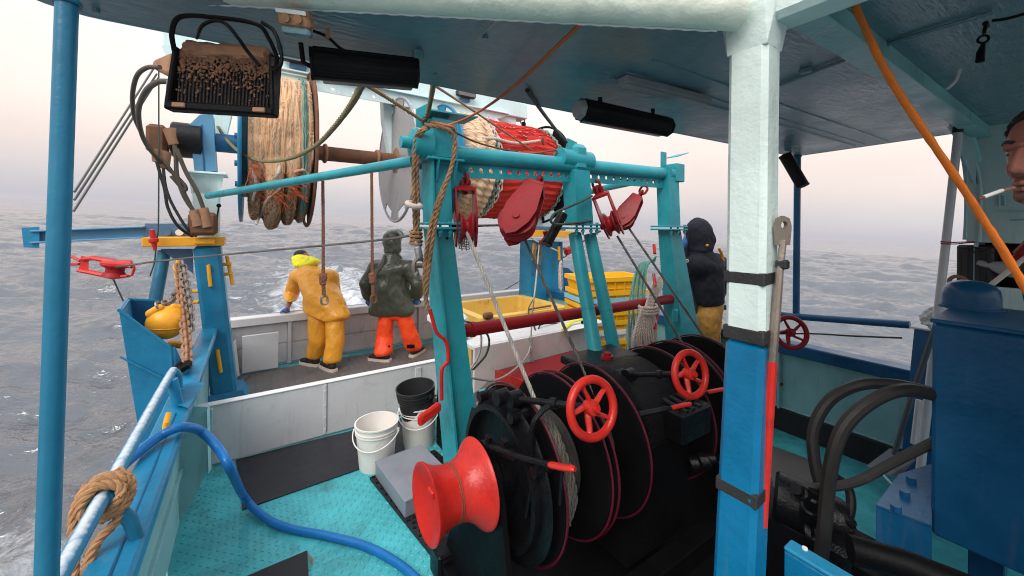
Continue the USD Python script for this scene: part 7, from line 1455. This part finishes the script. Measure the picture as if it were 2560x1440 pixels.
def tube_lamp(name, label, a, b, dd0, dd1, r):
    p, q = P(*a, d=dd0), P(*b, d=dd1); t = thing(name, label, 'lamp', at=tuple((p+q)/2)); x = unit(q-p)
    part(t, 'housing', lathe([(0, 0), (r*.8, 0), (r, .03), (r, .97), (r*.8, 1), (0, 1)], p, q, 20), 'black_lamp')
    cd = unit((p+q)/2)
    for s in np.linspace(-1.1, 1.1, 9):
        off = unit(UP*math.sin(s)-cd*math.cos(s)); off = unit(off-x*(off@x)); part(t, 'fin', beam(p+off*r*.98+x*.01, q+off*r*.98-x*.01, .003, .008), 'black_lamp')
    part(t, 'lens', beam(p-UP*r*.75+FW*r*.7+x*.02, q-UP*r*.75+FW*r*.7-x*.02, r*1.1, .01), 'lamp_glass')
    for e, s in ((p, 1), (q, -1)): part(t, 'end_plate', lathe([(0, 0), (r*1.08, 0), (r*1.08, 1), (0, 1)], e, e+x*s*.008, 8), 'black_lamp')
    return t, p, q
t, p, q = tube_lamp('bar_lamp', 'large black bar lamp hanging under the middle of the canopy edge', (775, 158), (1042, 184), 1.14, 1.27, .046)
part(t, 'bracket', tube([P(752, 108, d=1.12), P(758, 155, d=1.12), P(775, 165, d=1.14)], .007, 8), 'black_lamp'); part(t, 'bracket', tube([P(1042, 150, d=1.25), P(1044, 190, d=1.27)], .008, 8), 'black_lamp'); part(t, 'mount', obox(P(1045, 138, d=1.25), (.034, .03, .03), bev=.004), 'teal_roof')
t, p, q = tube_lamp('bar_lamp', 'black bar lamp hanging under the right of the canopy edge', (1452, 274), (1668, 318), 1.62, 1.92, .045)
part(t, 'end_cap', lathe([(0, 0), (.035, 0), (.045, 1), (0, 1)], P(1442, 272, d=1.61), p, 8), 'lens_grey'); part(t, 'sticker', obox((p+q)/2-unit(p)*.047-UP*.004, (.05, .003, .025), np.array([unit(q-p), unit(np.cross(UP, q-p)), UP]), .001), 'lens_grey')
for px, py, dd in ((1500, 262, 1.68), (1632, 290, 1.86)): part(t, 'bracket', tube([P(px, py-18, d=dd), P(px, py+10, d=dd)], .010, 8), 'black_lamp')
t, p, q = tube_lamp('bar_lamp', 'small dark bar lamp tilted outwards by the right canopy pole', (1962, 388), (2008, 466), 3.2, 3.1, .045)
part(t, 'bracket', obox(P(1980, 372, d=3.1), (.16, .05, .04), bev=.004), 'teal_roof')
ba_, bb_ = P(1556, 200, Z=.565), P(1765, 252, Z=.575)
t = thing('strip_light', 'grey strip light fixed flat under the canopy above the right bar lamp', 'lamp', at=tuple((ba_+bb_)/2)); bm_ = unit(bb_-ba_)
part(t, 'body', beam(ba_, bb_, .055, .03, bev=.004), 'lens_grey'); part(t, 'diffuser', beam(ba_-A(0, 0, .018)+bm_*.01, bb_-A(0, 0, .018)-bm_*.01, .04, .012, bev=.005), 'lens_grey')
hk = P(2462, 60, d=1.02); t = thing('snap_hook', 'dark snap hook hanging under the canopy at the upper right', 'hook', at=tuple(hk)); part(t, 'ring', torus(P(2458, 98, d=1.02), (1, .3, 0), .0095, .003, 20, 8), 'black_flat'); part(t, 'swivel', tube([P(2465, 55, d=1.02), P(2460, 84, d=1.02)], .004, 8), 'black_flat'); part(t, 'hook', tube([P(2458, 110, d=1.02), P(2452, 130, d=1.02), P(2450, 155, d=1.02)], [.004, .008, .0085], 8), 'black_flat'); part(t, 'plate', obox(P(2465, 62, d=1.02), (.034, .01, .010), bev=.002), 'black_flat')
solo('loose_cable', 'thin black cable hanging near the snap hook under the canopy', 'cable', tube(spline([P(2480, 52, d=1.02), P(2520, 46, d=1.0), P(2575, 30, d=.98)], 12), .004, 6), 'black_flat')
solo('wire_end', 'short pale wire end sticking out of the casing', 'wire', tube(spline([P(2400, 172, d=1.35), P(2390, 200, d=1.35), P(2368, 222, d=1.35)], 10), .005, 6), 'white_grey')
# ---------------------------------------------------------------- orange strap
st_ = spline([P(2128, -8, d=.955), P(2160, 65, d=.955), P(2215, 180, d=.95), P(2290, 298, d=.94), P(2400, 460, d=.92), P(2500, 615, d=.89), P(2600, 780, d=.86), P(2600, 780, d=.86)+(P(2600, 780, d=.86)-P(2400, 460, d=.92))*1.2, A(*(P(2600, 780, d=.86)+(P(2600, 780, d=.86)-P(2400, 460, d=.92))*2.6)[:2], DZ+.02)], 80)
sp = tube(st_, .0098, 14, flat=.5); solo('orange_strap', 'wide orange strap slanting down across the right of the view', 'strap', wobble(sp, .002, 60), 'strap_orange')
# ---------------------------------------------------------------- ropes about the gantry head
def rope(name, label, pts, r, mat, n=60, laid=True, cat_='rope'): q = spline(pts, n); return solo(name, label, cat_, strands(q, r, 3, r*8, 5) if laid else tube(q, r, 8), mat)
rope('tan_rope', 'olive rope swagging from the canopy edge in front of the tan net', [P(907, 205, d=1.45), P(880, 258, d=1.9), P(835, 318, d=2.3), P(785, 367, d=2.7), P(720, 397, d=3.1), P(655, 402, d=3.4), P(600, 380, d=3.7), P(560, 340, d=4.0), P(530, 290, d=4.3)], .016, 'rope_olive', 80)
rope('tan_rope', 'tan rope from the left black lamp to the gantry head', [P(912, 210, d=1.5), P(960, 240, d=1.8), P(1010, 272, d=2.0), P(1062, 306, d=2.2)], .0095, 'rope_tan')
rope('tan_rope', 'olive rope dropping steeply from the canopy edge to the gantry head', [P(1087, 176, d=1.45), P(1080, 230, d=1.8), P(1070, 280, d=2.1), P(1060, 308, d=2.2)], .013, 'rope_olive')
rope('orange_line', 'red orange line hanging in a curve from the canopy to the gantry head', [P(1462, 50, d=1.0), P(1390, 118, d=1.13), P(1290, 212, d=1.42), P(1215, 268, d=1.75), P(1160, 298, d=2.1), P(1110, 315, d=2.15), P(1074, 316, d=2.2)], .0058, 'rope_orange', 70, False)
rope('orange_line', 'orange line wrapped round the gantry head', [P(1078, 305, d=2.15), P(1100, 310, d=2.13), P(1126, 316, d=2.13), P(1135, 322, d=2.2), P(1115, 312, d=2.35), P(1080, 306, d=2.3)], .0085, 'rope_orange', 40, False)
rope('thin_line', 'thin brown line slanting down in front of the red net', [P(1050, 190, d=1.7), P(1180, 275, d=2.6), P(1330, 376, d=3.6)], .007, 'rope_brown', 20, False, 'line')
rope('thin_line', 'thin red brown line from the gantry head to the middle ear plate', [P(1132, 328, d=2.2), P(1190, 355, d=2.35), P(1260, 374, d=2.5), P(1330, 384, d=2.65), P(1388, 376, d=2.75), P(1386, 392, d=2.75)], .006, 'rust', 30, False, 'line')
rope('black_cable', 'black cable sagging from the canopy past the middle head to the right leg', [P(1318, 226, d=1.62), P(1365, 292, d=2.1), P(1410, 348, d=2.7), P(1460, 400, d=2.9), P(1520, 438, d=3.15), P(1570, 451, d=3.3), P(1610, 444, d=3.4), P(1650, 422, d=3.5)], .0095, 'hose_black', 60, False, 'cable')
GD = GY-.14
rope('brown_rope', 'doubled brown rope hanging down the front of the left gantry leg, left strand', [P(1062, 312, Y=GD+.02), P(1100, 318, Y=GD-.02), P(1132, 335, Y=GD-.02), P(1137, 375, Y=GD-.03), P(1124, 432, Y=GD-.03), P(1096, 500, Y=GD-.02), P(1076, 570, Y=GD-.02), P(1064, 650, Y=GD), P(1062, 720, Y=GD), P(1068, 770, Y=GD)], .0125, 'rope_brown', 90)
rope('brown_rope', 'doubled brown rope hanging down the front of the left gantry leg, right strand', [P(1136, 360, Y=GD-.04), P(1132, 405, Y=GD-.04), P(1112, 470, Y=GD-.04), P(1092, 540, Y=GD-.03), P(1080, 610, Y=GD-.02), P(1070, 690, Y=GD-.01), P(1066, 740, Y=GD)], .0125, 'rope_brown', 80)
rope('brown_rope', 'brown rope loop hanging left of the left gantry leg, outer strand', [P(1070, 316, Y=GD+.02), P(1048, 330, Y=GD+.03), P(1040, 352, Y=GD+.06), P(1034, 430, Y=GD+.1), P(1036, 520, Y=GD+.12), P(1038, 585, Y=GD+.12)], .0125, 'rope_brown', 60)
rope('brown_rope', 'brown rope loop hanging left of the left gantry leg, inner strand', [P(1072, 318, Y=GD+.02), P(1056, 330, Y=GD+.02), P(1045, 355, Y=GD+.06), P(1042, 430, Y=GD+.1), P(1045, 520, Y=GD+.12), P(1042, 600, Y=GD+.12)], .0125, 'rope_brown', 60)
solo('rope_knot', 'brown rope seizing at the lower end of the hanging loop', 'knot', strands(np.array([P(1040, 575+k_*1.2, Y=GD+.12)+A(.03*math.cos(k_*.8), .03*math.sin(k_*.8), 0) for k_ in range(34)]), .010, 2, .07), 'rope_brown')
wr__ = P(1035, 512, Y=GD+.1); solo('wooden_ring', 'pale wooden ring threaded on the hanging brown loop', 'ring', torus(wr__, (.15, -.35, 1), .036, .0145, 30, 10), 'rope_white')
t = thing('swivel_shackle', 'steel swivel and copper coloured shackle below the hanging brown loop', 'shackle', at=tuple(P(1048, 680, Y=GD+.1)))
part(t, 'swivel', lathe([(0, 0), (.014, 0), (.014, .3), (.02, .35), (.02, .9), (.012, 1), (0, 1)], P(1040, 602, Y=GD+.1), P(1050, 648, Y=GD+.1), 14), 'steel'); part(t, 'shackle', link(P(1050, 672, Y=GD+.1), (0.1, 0, -1), (1, .2, 0), .11, .011), 'steel_bronze'); part(t, 'pin', cyl(P(1036, 664, Y=GD+.1), P(1060, 664, Y=GD+.1), .013, n=12), 'steel_bronze'); part(t, 'hook', tube(spline([P(1044, 680, Y=GD+.08), P(1040, 690, Y=GD+.08), P(1050, 700, Y=GD+.08), P(1056, 692, Y=GD+.08)], 16), .010, 8), 'steel_bronze')
for x0, y0, x1, lab in ((807, 452, 808, 'rusty brown rope with an eye hook hanging in front of the person in yellow'), (929, 432, 931, 'rusty brown rope with a knot hanging in front of the person in green')):
    t = thing('hanging_rope', lab, 'rope', at=tuple(P(x1, 690, d=4.0))); yk_ = 690 if x0 == 807 else 688; d0 = 4.0 if x0 == 807 else 4.3
    part(t, 'rope', strands(spline([P(x0, y0, d=d0), P(x0+1, 560, d=d0), P(x1, yk_, d=d0)], 40), .017, 3, .12), 'rust_rope'); part(t, 'knot', crumple(hull(np.vstack([ell(P(x1, yk_, d=d0), (.038, .03, .035)).vertices, ell(P(x1, yk_+16, d=d0), (.03, .03, .03)).vertices])).subdivide().subdivide(), .015, 30, 4), 'rust_rope')
    part(t, 'tail', strands(spline([P(x1, yk_+10, d=d0), P(x1+1, yk_+30, d=d0), P(x1+2, yk_+52, d=d0)], 20), .020, 3, .1), 'rust_rope')
    part(t, 'eye_hook', link(P(x1+3, yk_+60, d=d0), (0.05, 0, -1), (1, .2, 0), .09, .012), 'steel_bronze' if x0 == 807 else 'rust')
solo('net_scrap', 'scrap of white netting hanging under the left block', 'netting', cat([tube(spline([P(1148+3*i, 590, Y=GY), P(1146+3.4*i+2*math.sin(i), 606, Y=GY), P(1150+3*i+3*math.sin(i*2), 622+5*math.sin(i*1.3), Y=GY)], 10), .0032, 4) for i in range(8)]+[tube([P(1146, 596+6*i, Y=GY), P(1172, 600+6*i, Y=GY)], .003, 4) for i in range(5)]), 'rope_white')
# black sleeve and cables at the middle legs
t = thing('search_lamp', 'black cylindrical lamp strapped beside the middle gantry legs', 'lamp', at=tuple(P(1370, 600, Y=GY))); e0, e1 = P(1408, 535, Y=GY-.05), P(1368, 608, Y=GY-.05)
part(t, 'body', lathe([(0, 0), (.034, 0), (.036, .1), (.034, .9), (.036, 1), (0, 1)], e0, e1, 18), 'black_lamp'); part(t, 'collar', cyl(e1, e1+unit(e1-e0)*.012, .038, n=18), 'black_flat')
rope('black_cable', 'black cable tied round the middle gantry leg above its flange', [P(1480, 490, Y=GY-.09), P(1450, 505, Y=GY-.1), P(1415, 520, Y=GY-.1), P(1385, 535, Y=GY-.1), P(1378, 555, Y=GY-.1), P(1400, 561, Y=GY-.1), P(1450, 556, Y=GY-.1), P(1478, 552, Y=GY-.09)], .009, 'rope_dark', 50, False, 'cable')
solo('red_grip', 'dark red grip showing behind the black lamp', 'grip', tube(spline([P(1362, 578, Y=GY+.1), P(1366, 592, Y=GY+.1), P(1352, 612, Y=GY+.1)], 12), .02, 8), 'red_dark')
